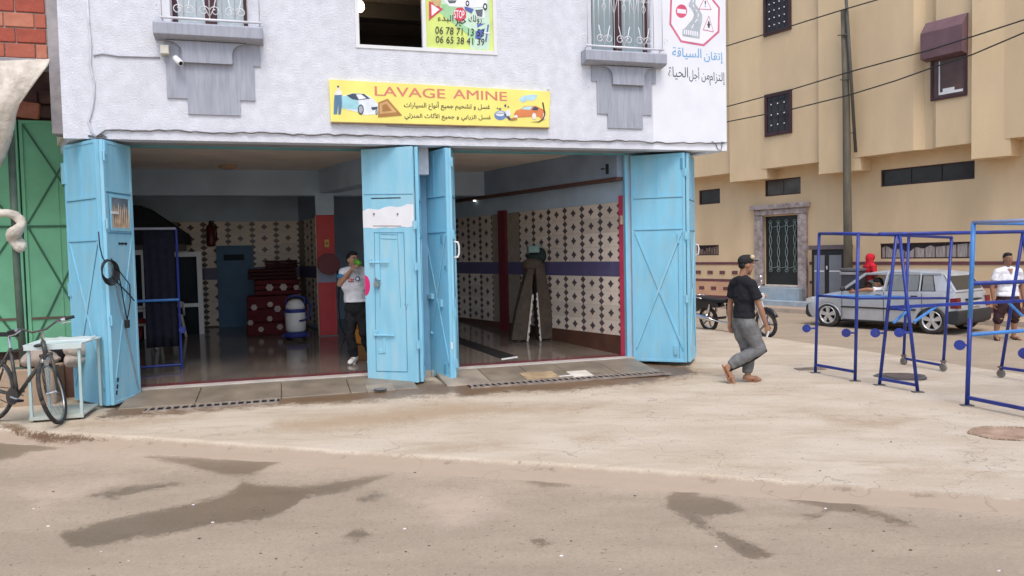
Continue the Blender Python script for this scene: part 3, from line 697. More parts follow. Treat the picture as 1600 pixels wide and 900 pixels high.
for (ax, ay), (bx, by) in (((325,285),(345,245)),((360,225),(382,190)),((388,170),(392,135)),((383,120),(365,95)),((350,75),(338,45)),((335,25),(345,0))):
    wflat([(ax-5,ay),(ax+5,ay+2),(bx+5,by),(bx-5,by)], whp, -.0048)
circ = lambda cx, cy, rx, ry, n=20: [(cx+rx*math.cos(2*math.pi*k/n), cy+ry*math.sin(2*math.pi*k/n)) for k in range(n)]
wflat(circ(223, 112, 57, 68), pinkb, -.0030); wflat([(180,88),(268,98),(268,140),(180,130)], whp, -.0044)
for tri in ([(393,95),(525,100),(462,-40)], [(437,302),(548,325),(498,155)]):
    wflat(tri, pinkb, -.0030); gx_ = sum(p[0] for p in tri)/3; gy_ = sum(p[1] for p in tri)/3
    wflat([(gx_+(x-gx_)*.86, gy_+(y-gy_)*.86) for x, y in tri], whp, -.0044)
wflat([(455,10),(468,10),(465,50),(459,50)], blk, -.0058); wflat(circ(461, 66, 5, 6, 8), blk, -.0058)
wflat([(490,212),(503,212),(505,235),(516,250),(506,258),(506,283),(497,275),(487,283),(487,258),(478,250),(488,235)], blk, -.0058)
def wtext(t, x0, y0, x1, y1, m, dy, **k):  # baseline follows the facade: right end lower by perspective only
    a = wp(*QQ([(x0, y0)])[0]); b = wp(*QQ([(x1, y1)])[0])
    lettering(t, a[0], b[0], a[1], b[1]+dy, lambda x, z, h: (x, -.0014+h, z), m, bld, thick=.0012, **k)
zt = wp(*QQ([(130, 470)])[0])[1]; zb = wp(*QQ([(640, 632)])[0])[1]
def tline(t, x0, x1, ytop, ybot, m, **k):
    a = wp(*QQ([(x0, ytop)])[0]); b = wp(*QQ([(x1, ybot)])[0])
    lettering(t, a[0], b[0], b[1], a[1], lambda x, z, h: (x, -.0014+h, z), m, bld, thick=.0012, **k)
tline(arabic('السياقة'), 130, 425, 470, 605, blu, bold=.006); tline(arabic('إتقان'), 450, 640, 515, 640, blu, bold=.006)
tline(arabic('الحياة'), 92, 290, 665, 805, blk); tline(arabic('من أجل'), 300, 505, 672, 828, blk); tline(arabic('إلتزام'), 505, 660, 720, 865, blk)
# --- vertical joint and cables run on the face
def cable(name, label, pts, r, m, n=6, jit=0.0):
    P = []
    for i, (px, py) in enumerate(pts):
        u, z = fac(px, py, -.01); P.append(toW(u, -.012-random.random()*jit, z+random.uniform(-jit, jit)*.4))
    return tag(MB().tube(P, r, n).build(name, m, smooth=True), label, 'cable')
cabM = mat('dirty_cable', (.16, .15, .15), .7, .3, 20); cabW = mat('painted_cable', (.60, .60, .64), .8, .1, 10)
pts = [(158+i*7, 202.5 + .0228*(i*7) + .8*math.sin(i*.31) + .5*math.sin(i*1.35) + random.uniform(-.5, .5)) for i in range(140)]
pts[0] = (150, 214)
cable('facade_cable', 'long dark sagging cable bundle running along the bottom edge of the white facade', pts, .0095, cabM, jit=.012)
cable('facade_cable', 'painted-over vertical cable running up the left end of the white facade', [(136, -8), (139, 40), (142, 70), (141, 100), (147, 130), (147, 150), (143, 175), (138, 190), (143, 205), (150, 216)], .014, cabW)
cable('facade_cable', 'thin grey cable leading sideways to the small box under the left window', [(146, 87), (160, 84), (185, 88), (220, 89), (250, 90)], .009, mat('grey_cable', (.36, .36, .40), .8, .1))
pts = [(150+i*9, 212 + (2.5*math.sin(i*1.9))) for i in range(4)]
cable('facade_cable', 'tangle of short cable ends above the leftmost blue door', [(138, 212), (150, 214), (158, 209), (166, 214), (155, 217), (147, 215), (160, 212)], .011, cabM)
cable('facade_cable', 'short looped cable end at the bottom right corner of the white facade', [(1112, 221), (1118, 224), (1121, 232), (1126, 236), (1128, 228), (1127, 222), (1136, 223)], .006, cabM)
cable('facade_cable', 'thin wire drooping just below the yellow car wash sign', [(600, 193), (606, 197), (640, 199), (700, 200), (745, 199)], .004, mat('grey_cable', (.36, .36, .40)))
# ================================================================== FOLDING GARAGE DOORS
class Leaf:
    def __init__(s, P0, P1, z0=.035, z1=3.19, th=.045, m=None, name='garage_door', frame=True):
        s.P0 = Vector((P0[0], P0[1], 0)); s.P1 = Vector((P1[0], P1[1], 0)); s.L = (s.P1-s.P0).length; s.d = (s.P1-s.P0)/s.L
        s.n = Vector((-s.d.y, s.d.x, 0)); s.th = th; s.z0, s.z1 = z0, z1
        a = toL(s.P0); s.ang = math.atan2(s.d.y, s.d.x)-BANG
        m = m or doorB; mb = MB(); w = .04
        if frame:
            mb.box(0, w, -th/2, th/2, z0, z1).box(s.L-w, s.L, -th/2, th/2, z0, z1).box(w, s.L-w, -th/2, th/2, z0, z0+w).box(w, s.L-w, -th/2, th/2, z1-w, z1)
            mb.box(w-.002, s.L-w+.002, -th/2+.007, th/2-.007, z0+w-.002, z1-w+.002)
        else: mb.box(0, s.L, -th/2, th/2, z0, z1)
        s.o = mb.build(name, m, bld, bevel=.003, seg=1); s.o.location = (a.x, a.y, 0); s.o.rotation_euler = (0, 0, s.ang)
        s.face = -th/2 + (.007 if frame else 0)
    def p(s, px, py):
        d = ray(px, py); Q = s.P0 + s.n*(-s.th/2); k = (Q-CAMP).dot(s.n)/d.dot(s.n); X = CAMP + d*k
        return (X-s.P0).dot(s.d), X.z
    def bar(s, name, p, q, w, m, h=.004, raw=False):
        p = p if raw else s.p(*p); q = q if raw else s.p(*q)
        return MB().beam((p[0], s.face-h/2+.001, p[1]), (q[0], s.face-h/2+.001, q[1]), h+.002, w, up=(0, .001, 1) if abs(p[0]-q[0]) > abs(p[1]-q[1]) else (1, .001, 0)).build(name, m, s.o)
    def plate(s, name, px0, py0, px1, py1, m, h=.004, fn=None, bev=0):
        a = s.p(px0, py0); b = s.p(px1, py1)
        return MB().box(min(a[0], b[0]), max(a[0], b[0]), s.face-h, s.face+.0005, min(a[1], b[1]), max(a[1], b[1])).build(name, m, s.o, bevel=bev, seg=1)
    def hinge(s, a, z):
        MB().tube([(a, -s.th/2-.012, z-.06), (a, -s.th/2-.012, z+.06)], .013, 8).box(a-.03, a+.03, -s.th/2-.006, -s.th/2+.001, z-.05, z+.05).build('hinge', doorB2, s.o)
def W2(px, py, z=.035): q = Pz(px, py, z); return (q.x, q.y)
LA = Leaf((-5.50, 9.58), (-4.835, 9.085), m=doorB)
LB = Leaf((-4.80, 9.10), (-4.775, 9.72), m=doorB2)
c0, c1 = W2(576, 595), W2(655, 597.5)
LC = Leaf(c0, c1, frame=False, m=doorB2)
LD = Leaf((c1[0]+.035, c1[1]+.04), (c1[0]+.005, c1[1]+.50), m=doorB)
LE = Leaf((-1.24, 11.05), (-.845, 10.47), m=doorB)
LF = Leaf((-.815, 10.50), (-.815, 11.10), m=doorB2)
LG = Leaf((1.865, 11.86), (2.625, 11.56), m=doorB)
LH = Leaf((2.665, 11.59), (2.915, 12.27), m=doorB2)
def std(lf, r1, r2, side=1):
    """two rails, an upper stile and a welded X below"""
    L, z1 = lf.L, lf.z1
    lf.bar('rail', (.04, r1), (L-.04, r1), .035, doorB, .010, True); lf.bar('rail', (.04, r2), (L-.04, r2), .035, doorB, .010, True)
    lf.bar('weld_line', (.04, r1-.022), (L-.04, r1-.022), .008, doorL, .006, True); lf.bar('weld_line', (.04, r2-.022), (L-.04, r2-.022), .008, doorL, .006, True)
    lf.bar('stile', (L*.5, r1+.02), (L*.5, z1-.045), .030, doorB, .008, True)
    for a, b in (((.05, r2-.03), (L-.05, .25)), ((L-.05, r2-.03), (.05, .25))): 
        lf.bar('brace', a, b, .030, doorB if a[0] < b[0] else doorB2, .008 if a[0] < b[0] else .011, True)
        lf.bar('weld_line', (a[0], a[1]-.05), (b[0], b[1]-.05), .007, doorL, .005, True)
std(LA, 2.52, 2.02); std(LE, 2.56, 2.07); std(LG, LG.p(1030, 307)[1], LG.p(1030, 357)[1]); std(LH, 2.52, 2.05); std(LF, 2.56, 2.07); std(LD, 2.5, 2.0)
# wicket hatch leaf with barred window
L, fz = LB.L, LB.face
zz = lambda y: LB.p(185, y)[1]
LB.bar('rail', (.04, zz(299)), (L-.04, zz(299)), .035, doorB2, .010, True); LB.bar('weld_line', (.05, zz(301)-.015), (L-.05, zz(301)-.015), .010, doorL, .006, True)
MB().box(L*.2, L*.84, fz-.002, fz+.002, zz(357), zz(310)).build('hatch_glass', mat('hatch_glass', (.16, .20, .24), .3, .25, 5), LB.o)
hf = MB()
for a, b, c, d in ((.16, .215, zz(361), zz(306)), (.83, .885, zz(361), zz(306)), (.215, .83, zz(361), zz(356)), (.215, .83, zz(310), zz(306))): hf.box(a*L, b*L, fz-.016, fz, c, d)
hfo = hf.build('hatch_frame', doorB2, LB.o, bevel=.003, seg=1)
cu = MB()
for k in range(9):
    a = L*(.25+.068*k); cu.tube([(a, fz-.006, zz(356)), (a+.006*math.sin(k), fz-.009, zz(340)), (a+.01, fz-.006, zz(318)-.05*(k % 3)*.6)], [.012, .009, .003], 6)
cu.build('hatch_curtain', mat('tan_cloth_strip', (.50, .36, .24), .8, .2, 12), LB.o)
LB.bar('latch', (L*.16, zz(333)), (L*.42, zz(333)), .03, alu, .02, True)
LB.bar('weld_line', (.09, zz(306)), (.09, zz(362)), .010, doorL, .006, True); LB.bar('weld_line', (.05, zz(363)-.01), (L-.05, zz(363)-.01), .010, doorL, .006, True)
LB.bar('brace', (.06, zz(408)), (L-.05, .12), .035, mat('grey_blue_brace', (.25, .34, .38), .6, .1, 6), .010, True)
LB.bar('brace', (L-.05, zz(372)), (.08, .35), .022, doorB2, .008, True); LB.bar('weld_line', (L-.06, zz(372)-.05), (.08, .30), .008, doorL, .006, True)
for k in range(8): LB.bar('lettering_mark', (L*(.42+.04*k), zz(380.5)), (L*(.42+.04*k)+.02, zz(380.5)), .022 if k % 3 else .034, darkJ, .004, True)
LB.bar('bolt', (.035, zz(225)), (.035, zz(246)), .05, doorB, .03, True)
for k, z in enumerate((.35, .27, .2)): LB.bar('rust_hole', (.11-.02*k, z-.05), (.12-.02*k, z), .03, darkJ, .004, True)
LB.hinge(.0, 2.2); LB.hinge(.0, 1.05); LB.hinge(0, 3.0)
LA.bar('hinge_plate', (.0, 2.98), (.0, 2.72), .09, doorB2, .02, True); LA.bar('hinge_plate', (.02, 1.5), (.02, 1.33), .07, doorB, .02, True)
# centre leaf: seam, slot, white painted band, wicket door, bolts and padlock
LC.bar('weld_line', (568, 304), (645, 303), .008, doorL, .004); LC.bar('slot', (580, 310), (626, 309), .014, darkJ, .003)
a, b = LC.p(566, 357), LC.p(645, 322)
st = [(0.002, a[1]+.01)] + [(LC.L*k/9, a[1]+.008*math.sin(k*2.1)) for k in range(1, 9)] + [(LC.L-.003, a[1]+.012)] + [(LC.L-.003, b[1]+.02)] + [(LC.L*k/9, b[1]+.016*math.sin(k*1.7)+.006*k-.03) for k in range(8, 0, -1)] + [(.002, b[1]-.04)]
MB().prism(st, -.0245, -.0228).build('white_painted_band', whiteP, LC.o)
LC.bar('weld_line', (583, 353), (627, 353), .010, mat('brown_line', (.30, .22, .2), .7, .1), .005)
for x in (585, 622): LC.bar('hook', (x, 333), (x-1, 336), .02, steelM, .012)
for pq in (((584, 363.5), (631, 363.5), .010), ((585, 364), (588, 580), .007), ((631, 364), (637, 580), .009), ((588, 580), (637, 581), .012), ((593, 364), (594, 480), .004), ((621, 364), (626, 480), .004)):
    LC.bar('wicket_gap', pq[0], pq[1], pq[2], doorL, .003)
for x0, y0, x1, y1 in ((595, 366, 620, 367), (595, 373, 620, 374)): LC.bar('wicket_gap', (x0, y0), (x1, y1), .007, doorL, .003)
MB().tube([(*[0]*0, LC.p(579, 410)[0], -.05, LC.p(579, 410)[1]), (LC.p(608, 410)[0], -.05, LC.p(608, 410)[1])], .012, 8).box(LC.p(580, 410)[0]-.012, LC.p(580, 410)[0]+.012, -.055, -.022, LC.p(580, 412)[1], LC.p(580, 404)[1]).box(LC.p(590, 410)[0]-.03, LC.p(594, 410)[0], -.05, -.022, LC.p(590, 438)[1], LC.p(590, 409)[1]).build('bolt', doorB2, LC.o, bevel=.003, seg=1)
pd = LC.p(590, 444); MB().box(pd[0]-.035, pd[0]+.035, -.075, -.045, pd[1]-.035, pd[1]+.025).tube([(pd[0]-.022, -.06, pd[1]+.02), (pd[0]-.02, -.06, pd[1]+.07), (pd[0], -.06, pd[1]+.09), (pd[0]+.02, -.06, pd[1]+.07), (pd[0]+.022, -.06, pd[1]+.02)], .007, 6).build('padlock', mat('brass_grey', (.30, .32, .32), .4, .1, 8, metal=.6), LC.o, bevel=.004, seg=1)
MB().tube([(LC.p(585, 523.5)[0], -.045, LC.p(585, 523.5)[1]), (LC.p(617, 524)[0], -.045, LC.p(617, 524)[1])], .011, 8).box(LC.p(586, 520)[0], LC.p(590, 520)[0], -.05, -.022, LC.p(586, 525)[1], LC.p(586, 516)[1]).box(LC.p(598, 525)[0], LC.p(602, 525)[0], -.035, -.022, LC.p(598, 551)[1], LC.p(598, 524)[1]).box(LC.p(592, 545)[0], LC.p(602, 545)[0], -.032, -.022, LC.p(592, 552)[1], LC.p(592, 546)[1]).build('bolt', doorB2, LC.o, bevel=.003, seg=1)
for (x, y) in ((589, 430), (632, 462)): LC.bar('paint_drip', (x, y+12), (x+4, y+22), .006, doorL, .003); LC.bar('paint_drip', (x+6, y+12), (x+2, y+22), .006, doorL, .003)
for z in (2.15, 1.6, .55): LC.hinge(LC.L+.006, z)
# fittings on the other leaves
def on(lf, name, px, py, dx, dz, m, h=.03): a = lf.p(px, py); return MB().box(a[0]-dx/2, a[0]+dx/2, lf.face-h, lf.face, a[1]-dz/2, a[1]+dz/2).build(name, m, lf.o, bevel=.003, seg=1)
on(LE, 'bolt', 690, 374, .03, .12, doorL, .02); on(LE, 'bolt', 674, 463, .14, .07, doorB2, .04); on(LE, 'bolt', 690, 474, .05, .10, doorB2, .03); on(LE, 'bolt', 696, 576, .03, .12, doorL, .02); on(LE, 'bolt', 696, 418, .03, .05, doorL, .02); on(LE, 'bolt', 675, 520, .05, .03, doorB2, .03)
for z in (2.02, .95, 3.0, .25): LF.hinge(0.0, z)
MB().tube([(.035, -.025, 1.92), (.045, -.085, 1.91), (.045, -.10, 1.86), (.045, -.10, 1.76), (.045, -.085, 1.71), (.035, -.025, 1.70)], .014, 8).build('handle', whiteMet, LF.o, smooth=True)
on(LF, 'chrome_hinge', 706, 540, .04, .08, alu, .02)
on(LG, 'bolt', 1065, 255, .03, .16, doorL, .02); on(LG, 'bolt', 1060, 372, .03, .16, doorB2, .02); on(LG, 'bolt', 1056, 547, .05, .14, doorB2, .025)
LG.bar('weld_line', (LG.L-.11, .1), (LG.L-.11, 1.9), .006, doorL, .004, True)
for z in (1.0, 1.95, 2.9): LG.hinge(LG.L+.005, z)
MB().tube([(LH.L-.03, -.025, 1.82), (LH.L-.02, -.07, 1.81), (LH.L-.02, -.08, 1.74), (LH.L-.02, -.07, 1.66), (LH.L-.03, -.025, 1.65)], .012, 8).build('handle', whiteMet, LH.o, smooth=True)
# coiled cable hanging on the left door
def lbw(a, z, off): return LB.P0 + LB.d*a + LB.n*(-LB.th/2-off) + Vector((0, 0, z))
cc = thing('cable_coil', 'coil of black cable hanging on the leftmost blue door with its plug dangling', 'cable', lbw(.05, LB.p(160, 420)[1], .05))
inv = Matrix.Translation(-cc.location)
cz = LB.p(165, 421)[1]; ca = LB.p(165, 421)[0]
mb = MB(); mb.T = inv
for k in range(5):
    rx, rz = .135+.012*k, .115+.008*k
    mb.tube([lbw(ca+rx*math.cos(t), cz+rz*math.sin(t)-.01*k, .03+.008*k) for t in [2*math.pi*j/20 for j in range(21)]], .008, 6)
mb.build('coil', blackM, cc, smooth=True)
mb = MB(); mb.T = inv
def lpts(lst, off=.03): return [lbw(*LB.p(x, y), off) for x, y in lst]
mb.tube(lpts([(170, 404), (178, 418), (184, 440), (190, 475), (195, 500), (197, 490), (200, 470), (199, 445), (186, 428), (176, 415)]), .007, 6)
mb.tube(lpts([(150, 362), (152, 385), (156, 402), (160, 408)]), .007, 6)
mb.tube(lpts([(172, 433), (186, 448), (198, 460), (206, 470)]), .008, 6)
mb.build('hanging_loop', blackM, cc, smooth=True)
mb = MB(); mb.T = inv; q = lbw(*LB.p(195, 506), .03); mb.box(q.x-.025, q.x+.025, q.y-.025, q.y+.025, q.z-.05, q.z+.05).build('plug', blackM, cc, bevel=.01)
# ================================================================== FORECOURT DETAILS
def zslab(v): return .092 if v > .45 else .092*(v+.62)/1.07
slM = mat('slab_concrete', (.215, .175, .13), .45, .22, 3.0, .3, 50, dirt=(.21, .165, .12), dscale=1.4, damt=.8)
slM2 = mat('slab_concrete_pale', (.29, .24, .185), .55, .2, 3.0, .3, 50, dirt=(.25, .19, .14), dscale=1.6, damt=.7)
def pave(u0, u1, v0, v1, m, lift=0.0):
    t = [random.uniform(-.003, .003) for _ in range(4)]
    P = [(u0, v0), (u1, v0), (u1, v1), (u0, v1)]
    W = [toW(u, v, zslab(v)+lift+t[i]) for i, (u, v) in enumerate(P)]
    mb = MB(); mb.add([(p.x, p.y, p.z-.05) for p in W]+[tuple(p) for p in W], [(0, 3, 2, 1), (4, 5, 6, 7), (0, 1, 5, 4), (1, 2, 6, 5), (2, 3, 7, 6), (3, 0, 4, 7)])
    return mb.build('paving_slab', m, apron, bevel=.006, seg=1)
def row(u0, u1, n, skip=()):
    ed = [u0+(u1-u0)*(k/n)+(random.uniform(-.08, .08) if 0 < k < n else 0) for k in range(n+1)]
    for k in range(n): 
        vv = -.40
        pave(ed[k]+.004, ed[k+1]-.004, vv, .46, random.choice((slM, slM, slM2)))
row(-1.58, 1.98, 4); row(2.36, 5.45, 5)
def lid(name, px, py, w_, d_, label, m):
    q = toL(Pz(px, py, .03)); a = q.x; b = q.y; zc = max(.012, zslab(b))
    W = [toW(a+x, b+y, zslab(b+y)+.010) for x, y in ((-w_/2, -d_/2), (w_/2, -d_/2), (w_/2, d_/2), (-w_/2, d_/2))]
    o = MB().add([(p.x, p.y, p.z-.03) for p in W]+[tuple(p) for p in W], [(0, 3, 2, 1), (4, 5, 6, 7), (0, 1, 5, 4), (1, 2, 6, 5), (2, 3, 7, 6), (3, 0, 4, 7)]).build(name, m, bevel=.006, seg=1)
    tag(o, label, 'drain cover'); return o
o = lid('drain_cover', 594, 606, .36, .34, 'small square concrete lid with a round centre in front of the middle blue door', slM2)
q = Pz(594, 607, .05); MB().lathe([(.085, 0), (.085, .006), (.06, .008)], 20, c=(q.x, q.y, toW(*toL(q)[:2], 0).z+.042)).build('lid_centre', mat('dark_stone', (.16, .15, .15), .7, .15, 8), o)
lid('drain_cover', 843, 587, .48, .34, 'rust-stained square slab lid set in the ramp of the right-hand bay', mat('rusty_slab', (.40, .29, .17), .7, .2, 4, .2, 40, dirt=(.2, .12, .07), dscale=3, damt=.8))
lid('drain_cover', 906, 584, .30, .30, 'pale whitewashed patch of concrete beside the square slab lid in the right-hand ramp', mat('pale_patch', (.62, .56, .48), .8, .15, 6))
def drain(u0, u1, label, n, pale):
    o = thing('drain_grate', label, 'drain', toW(u0, -.64, 0), BANG, 'channel drains across the garage ramps')
    L = u1-u0; wd = .30
    MB().box(0, L, 0, wd, -.002, .005).build('channel', mat('drain_black', (.012, .012, .012), .9, 0), o)
    fr = MB().box(0, L, -.025, 0, -.005, .020).box(0, L, wd, wd+.025, -.005, .020); fr.build('grate_frame', mat('worn_steel', (.30, .25, .21), .65, .3, 7, metal=.1, dirt=(.22, .12, .07), dscale=5, damt=.7), o)
    me = None
    for k in range(n):
        x = L*(k+.5)/n
        if me is None: b = MB().box(-.014, .014, .001, wd-.001, .006, .018).build('bar', MATS['worn_steel'], o); me = b.data
        else: b = bpy.data.objects.new('bar', me); COL.objects.link(b); b.parent = o
        b.location = (x, 0, 0); b.rotation_euler = (0, 0, random.uniform(-.06, .06))
    MB().box(.02, L-.02, wd*.48, wd*.54, .0185, .022).build('centre_bar', MATS['worn_steel'], o)
    if pale: MB().box(L*.30, L*.60, wd+.0, wd+.035, .0205, .028).build('foam_streak', mat('white_foam', (.8, .8, .8), .8, .1, 20), o)
    return o
drain(-1.27, .24, 'steel channel drain grating in front of the left-hand garage bay', 17, False)
drain(2.62, 5.50, 'long steel channel drain grating in front of the right-hand garage bay', 34, True)
# small grate, dark access cover and worn hole on the right of the forecourt
q = Pz(1266, 577, -.05)
g = thing('drain_grate', 'small flat steel drain strip lying at the foot of the leftmost blue rack post', 'drain', (q.x, q.y, zap(q.x, 0)+.004), .12)
MB().box(-.2, .2, -.075, .075, 0, .008).build('channel', MATS['drain_black'], g)
MB().box(-.2, .2, -.085, -.07, 0, .016).box(-.2, .2, .07, .085, 0, .016).box(-.21, -.19, -.08, .08, 0, .017).box(.19, .21, -.08, .08, 0, .017).box(-.19, .19, -.01, .01, .004, .0155).build('grate_frame', MATS['worn_steel'], g)
for k in range(9): MB().box(-.17+.0425*k-.006, -.17+.0425*k+.006, -.068, .068, .005, .014).build('bar', MATS['worn_steel'], g)
def blob(n, rx, ry, j, ph=0): return [(rx*(1+j*math.sin(3*t+ph)+j*.7*math.sin(7*t+1))*math.cos(t), ry*(1+j*math.sin(4*t+ph))*math.sin(t)) for t in [2*math.pi*k/n for k in range(n)]]
def sheet(mb, poly, c, rz, z):
    ca, sa = math.cos(rz), math.sin(rz); P = [(c[0]+x*ca-y*sa, c[1]+x*sa+y*ca) for x, y in poly]
    mb.prism(P, z-.006, z, lambda a, b, h: (a, b, h)); return mb
q = Pz(1408, 589, -.07)
o = sheet(MB(), blob(28, .34, .30, .06), q, .1, zap(q.x, 0)+.012).build('access_cover', mat('tarred_cover', (.075, .075, .08), .7, .25, 6, .3, 40, dirt=(.2, .14, .1), dscale=4, damt=.7)); tag(o, 'dark tarred access cover under the blue A-frame rack', 'drain cover')
MB().lathe([(.20, 0), (.20, .012), (.17, .016)], 20, c=(q.x, q.y, zap(q.x, 0)+.006)).build('cover_plate', mat('rusty_plate', (.12, .09, .08), .6, .2, 8), o)
q = Pz(1575, 673, -.03)
o = sheet(MB(), blob(30, .36, .26, .05, 1), q, .2, zap(q.x, 0)+.0045).build('pavement_hole', mat('exposed_earth', (.33, .22, .15), .95, .2, 9, .8, 40, dirt=(.46, .33, .24), dscale=4, damt=.9)); tag(o, 'shallow worn hole showing brown earth in the concrete at the right edge', 'hole')
rim = [(x*1.0, y*1.0) for x, y in blob(30, .36, .26, .05, 1)]
ca, sa = math.cos(.2), math.sin(.2); rp = [(q.x+x*ca-y*sa, q.y+x*sa+y*ca, zap(q.x, 0)+.006) for x, y in rim]
MB().tube([Vector(p) for p in rp]+[Vector(rp[0])], .010, 5).build('broken_rim', APRON_M, o)
# litter: pebbles and scraps that lie about singly
lit = MB(); 
for k in range(90):
    x, y = random.uniform(-4.2, 4.6), random.uniform(3.9, 6.9)
    onap = y > K0.y + KD.y*(x-K0.x)
    if not onap and random.random() < .25: pass
    z = (zap(x, y) if onap else zroad(x, y)); r = random.choice((.004, .005, .007, .009))
    lit.mi(0 if random.random() < .75 else 1).sphere((x, y, z+r*.2), (r*1.4, r, r*.55), 6, 4)
stuff(lit.build('loose_grit', [mat('dark_grit', (.09, .07, .06), .9, .2), mat('pale_scrap', (.72, .70, .68), .8, .1)]))
# ================================================================== SIGNBOARD, CAMERA, BOX
SB = fac(688, 160, -.03)
sg = thing('signboard', 'long yellow hand-painted car wash signboard with red title and two Arabic lines', 'sign', toW(SB[0], -.03, SB[1]), BANG)
def sp(px, py): u, z = fac(px, py, -.045); return (u-SB[0], z-SB[1])
sc_ = [sp(514, 124), sp(860, 143), sp(858, 199), sp(517, 190)]
yel = mat('sign_yellow', (.86, .76, .20), .45, .07, 2.5)
MB().prism(sc_, -.015, .028).build('panel', yel, sg, bevel=.003, seg=1)
MB().beam((sc_[3][0], .0, sc_[3][1]-.008), (sc_[2][0], .0, sc_[2][1]-.008), .05, .012).build('lower_edge', mat('sign_edge_brown', (.30, .20, .1), .6, .1), sg)
ZQ = lambda x, y: sp(500+x*.2375, 100+y*.2375)        # enlarged-crop pixels
def sflat(pts, m, off=-.0165, th=.0012): return MB().prism([ZQ(*p) for p in pts], off-th, off).build('print', m, sg)
def scirc(cx, cy, rx, ry, m, off): return sflat([(cx+rx*math.cos(2*math.pi*k/16), cy+ry*math.sin(2*math.pi*k/16)) for k in range(16)], m, off)
def stext(t, x0, x1, yb, yt, m, slope, **k):
    a, b = ZQ(x0, yb), ZQ(x1, yt); a2 = ZQ(x1, yb+slope*(x1-x0)); ht = ZQ(x0, yt)[1]-a[1]
    lettering(t, 0, 1, 0, 1, lambda s_, t_, h: (a[0]+(a2[0]-a[0])*s_, -.0166+h-.0004-(x0 % 1)*.0004, a[1]+(a2[1]-a[1])*s_+ht*t_), m, sg, thick=.0012, **k)
redL = mat('sign_red', (.66, .22, .16), .5, .05); blkL = mat('sign_black', (.04, .04, .05), .5, 0)
for sx_ in (0, 2.6):
    stext('LAVAGE', 360+sx_, 822+sx_, 208, 145, redL, .042); stext('AMINE', 876+sx_, 1228+sx_, 226, 166, redL, .05)
stext(arabic('غسل و تشحيم جميع أنواع السيارات'), 553, 1120, 300, 242, blkL, .022, bold=.012); stext(arabic('غسل الزرابي و جميع الأثاث المنزلي'), 556, 1126, 368, 318, blkL, .02, bold=.012)
c_ = {k: mat('sign_'+k, v, .5, .1, 9) for k, v in dict(cream=(.78, .74, .68), denim=(.10, .20, .33), cyan=(.34, .62, .68), car=(.74, .78, .82), glass=(.06, .08, .12), rug=(.42, .20, .06), rug2=(.62, .38, .16), orange=(.66, .22, .08), pot=(.16, .26, .48), grey=(.35, .38, .42), water=(.45, .68, .75), skin=(.5, .3, .2)).items()}
sflat([(112,150),(124,146),(132,152),(128,168),(146,186),(144,208),(118,205),(96,206),(98,186),(112,170)], c_['cream']); sflat([(112,146),(124,142),(126,154),(114,156)], blkL, -.0178)
sflat([(95,205),(145,203),(146,260),(136,332),(120,332),(121,262),(112,330),(90,330),(92,255)], c_['denim'], -.0178)
sflat([(140,212),(175,205),(210,192),(275,194),(330,214),(362,244),(384,268),(384,330),(300,336),(250,318),(150,294),(140,270)], c_['car']); sflat([(140,212),(180,210),(250,240),(262,300),(150,294),(140,270)], c_['cyan'], -.0178)
sflat([(175,207),(215,194),(290,197),(330,228),(252,238),(212,232)], c_['glass'], -.0190); sflat([(236,200),(270,200),(305,226),(256,234)], c_['car'], -.0202)
for x, y, rx, ry in ((268, 300, 20, 34), (372, 318, 8, 16)): scirc(x, y, rx, ry, c_['glass'], -.0190); scirc(x, y, rx*.68, ry*.72, c_['grey'], -.0202)
sflat([(335,286),(378,280),(378,298),(345,304)], c_['glass'], -.0190)
sflat([(382,254),(444,229),(540,338),(382,350)], c_['rug'], -.0202); sflat([(392,262),(440,244),(505,318),(394,330)], c_['rug2'], -.0214); sflat([(408,272),(436,262),(474,308),(410,314)], c_['rug'], -.0226)
scirc(1186, 338, 40, 32, c_['pot'], -.0165); scirc(1186, 328, 30, 16, c_['car'], -.0178); sflat([(1150,320),(1222,320),(1222,328),(1150,328)], c_['grey'], -.0190); sflat([(1208,330),(1222,324),(1262,366),(1246,372)], c_['glass'], -.0190); sflat([(1215,310),(1245,300),(1255,338),(1228,345)], c_['car'], -.0202); sflat([(1252,360),(1290,350),(1298,366),(1258,374)], c_['rug'], -.0202)
sflat([(1160,292),(1168,286),(1174,298),(1182,288),(1194,296),(1186,302)], c_['glass'], -.0178); sflat([(1212,268),(1226,266),(1222,284),(1214,282)], c_['glass'], -.0178); sflat([(1232,282),(1240,276),(1244,284),(1236,288)], c_['glass'], -.0178)
sflat([(1308,232),(1340,208),(1400,200),(1432,206),(1420,226),(1400,246),(1370,236),(1330,256)], c_['water'], -.0165)
sflat([(1275,330),(1290,306),(1320,296),(1345,278),(1420,276),(1470,300),(1484,312),(1480,366),(1462,368),(1440,346),(1290,352),(1276,346)], c_['orange'], -.0178); sflat([(1322,298),(1348,281),(1402,280),(1380,302)], c_['water'], -.0190); sflat([(1408,281),(1436,288),(1432,304),(1392,304)], c_['glass'], -.0190)
for x, y, rx, ry in ((1408, 344, 14, 22), (1474, 344, 8, 24), (1288, 346, 12, 10)): scirc(x, y, rx, ry, c_['cream'], -.0202)
sflat([(1460,250),(1470,256),(1482,330),(1470,366),(1440,384),(1380,382),(1438,378),(1464,360),(1474,330)], blkL, -.0214)
for px, py in ((518, 190.5), (695, 195), (858, 138)):
    a = sp(px, py); MB().lathe([(.012, -.03), (.012, .0), (.006, .004)], 8, c=(a[0], -.0, a[1]), R=Matrix.Rotation(math.pi/2, 3, 'X')).build('fixing_screw', alu, sg)
a, z = fac(258, 79, -.04)
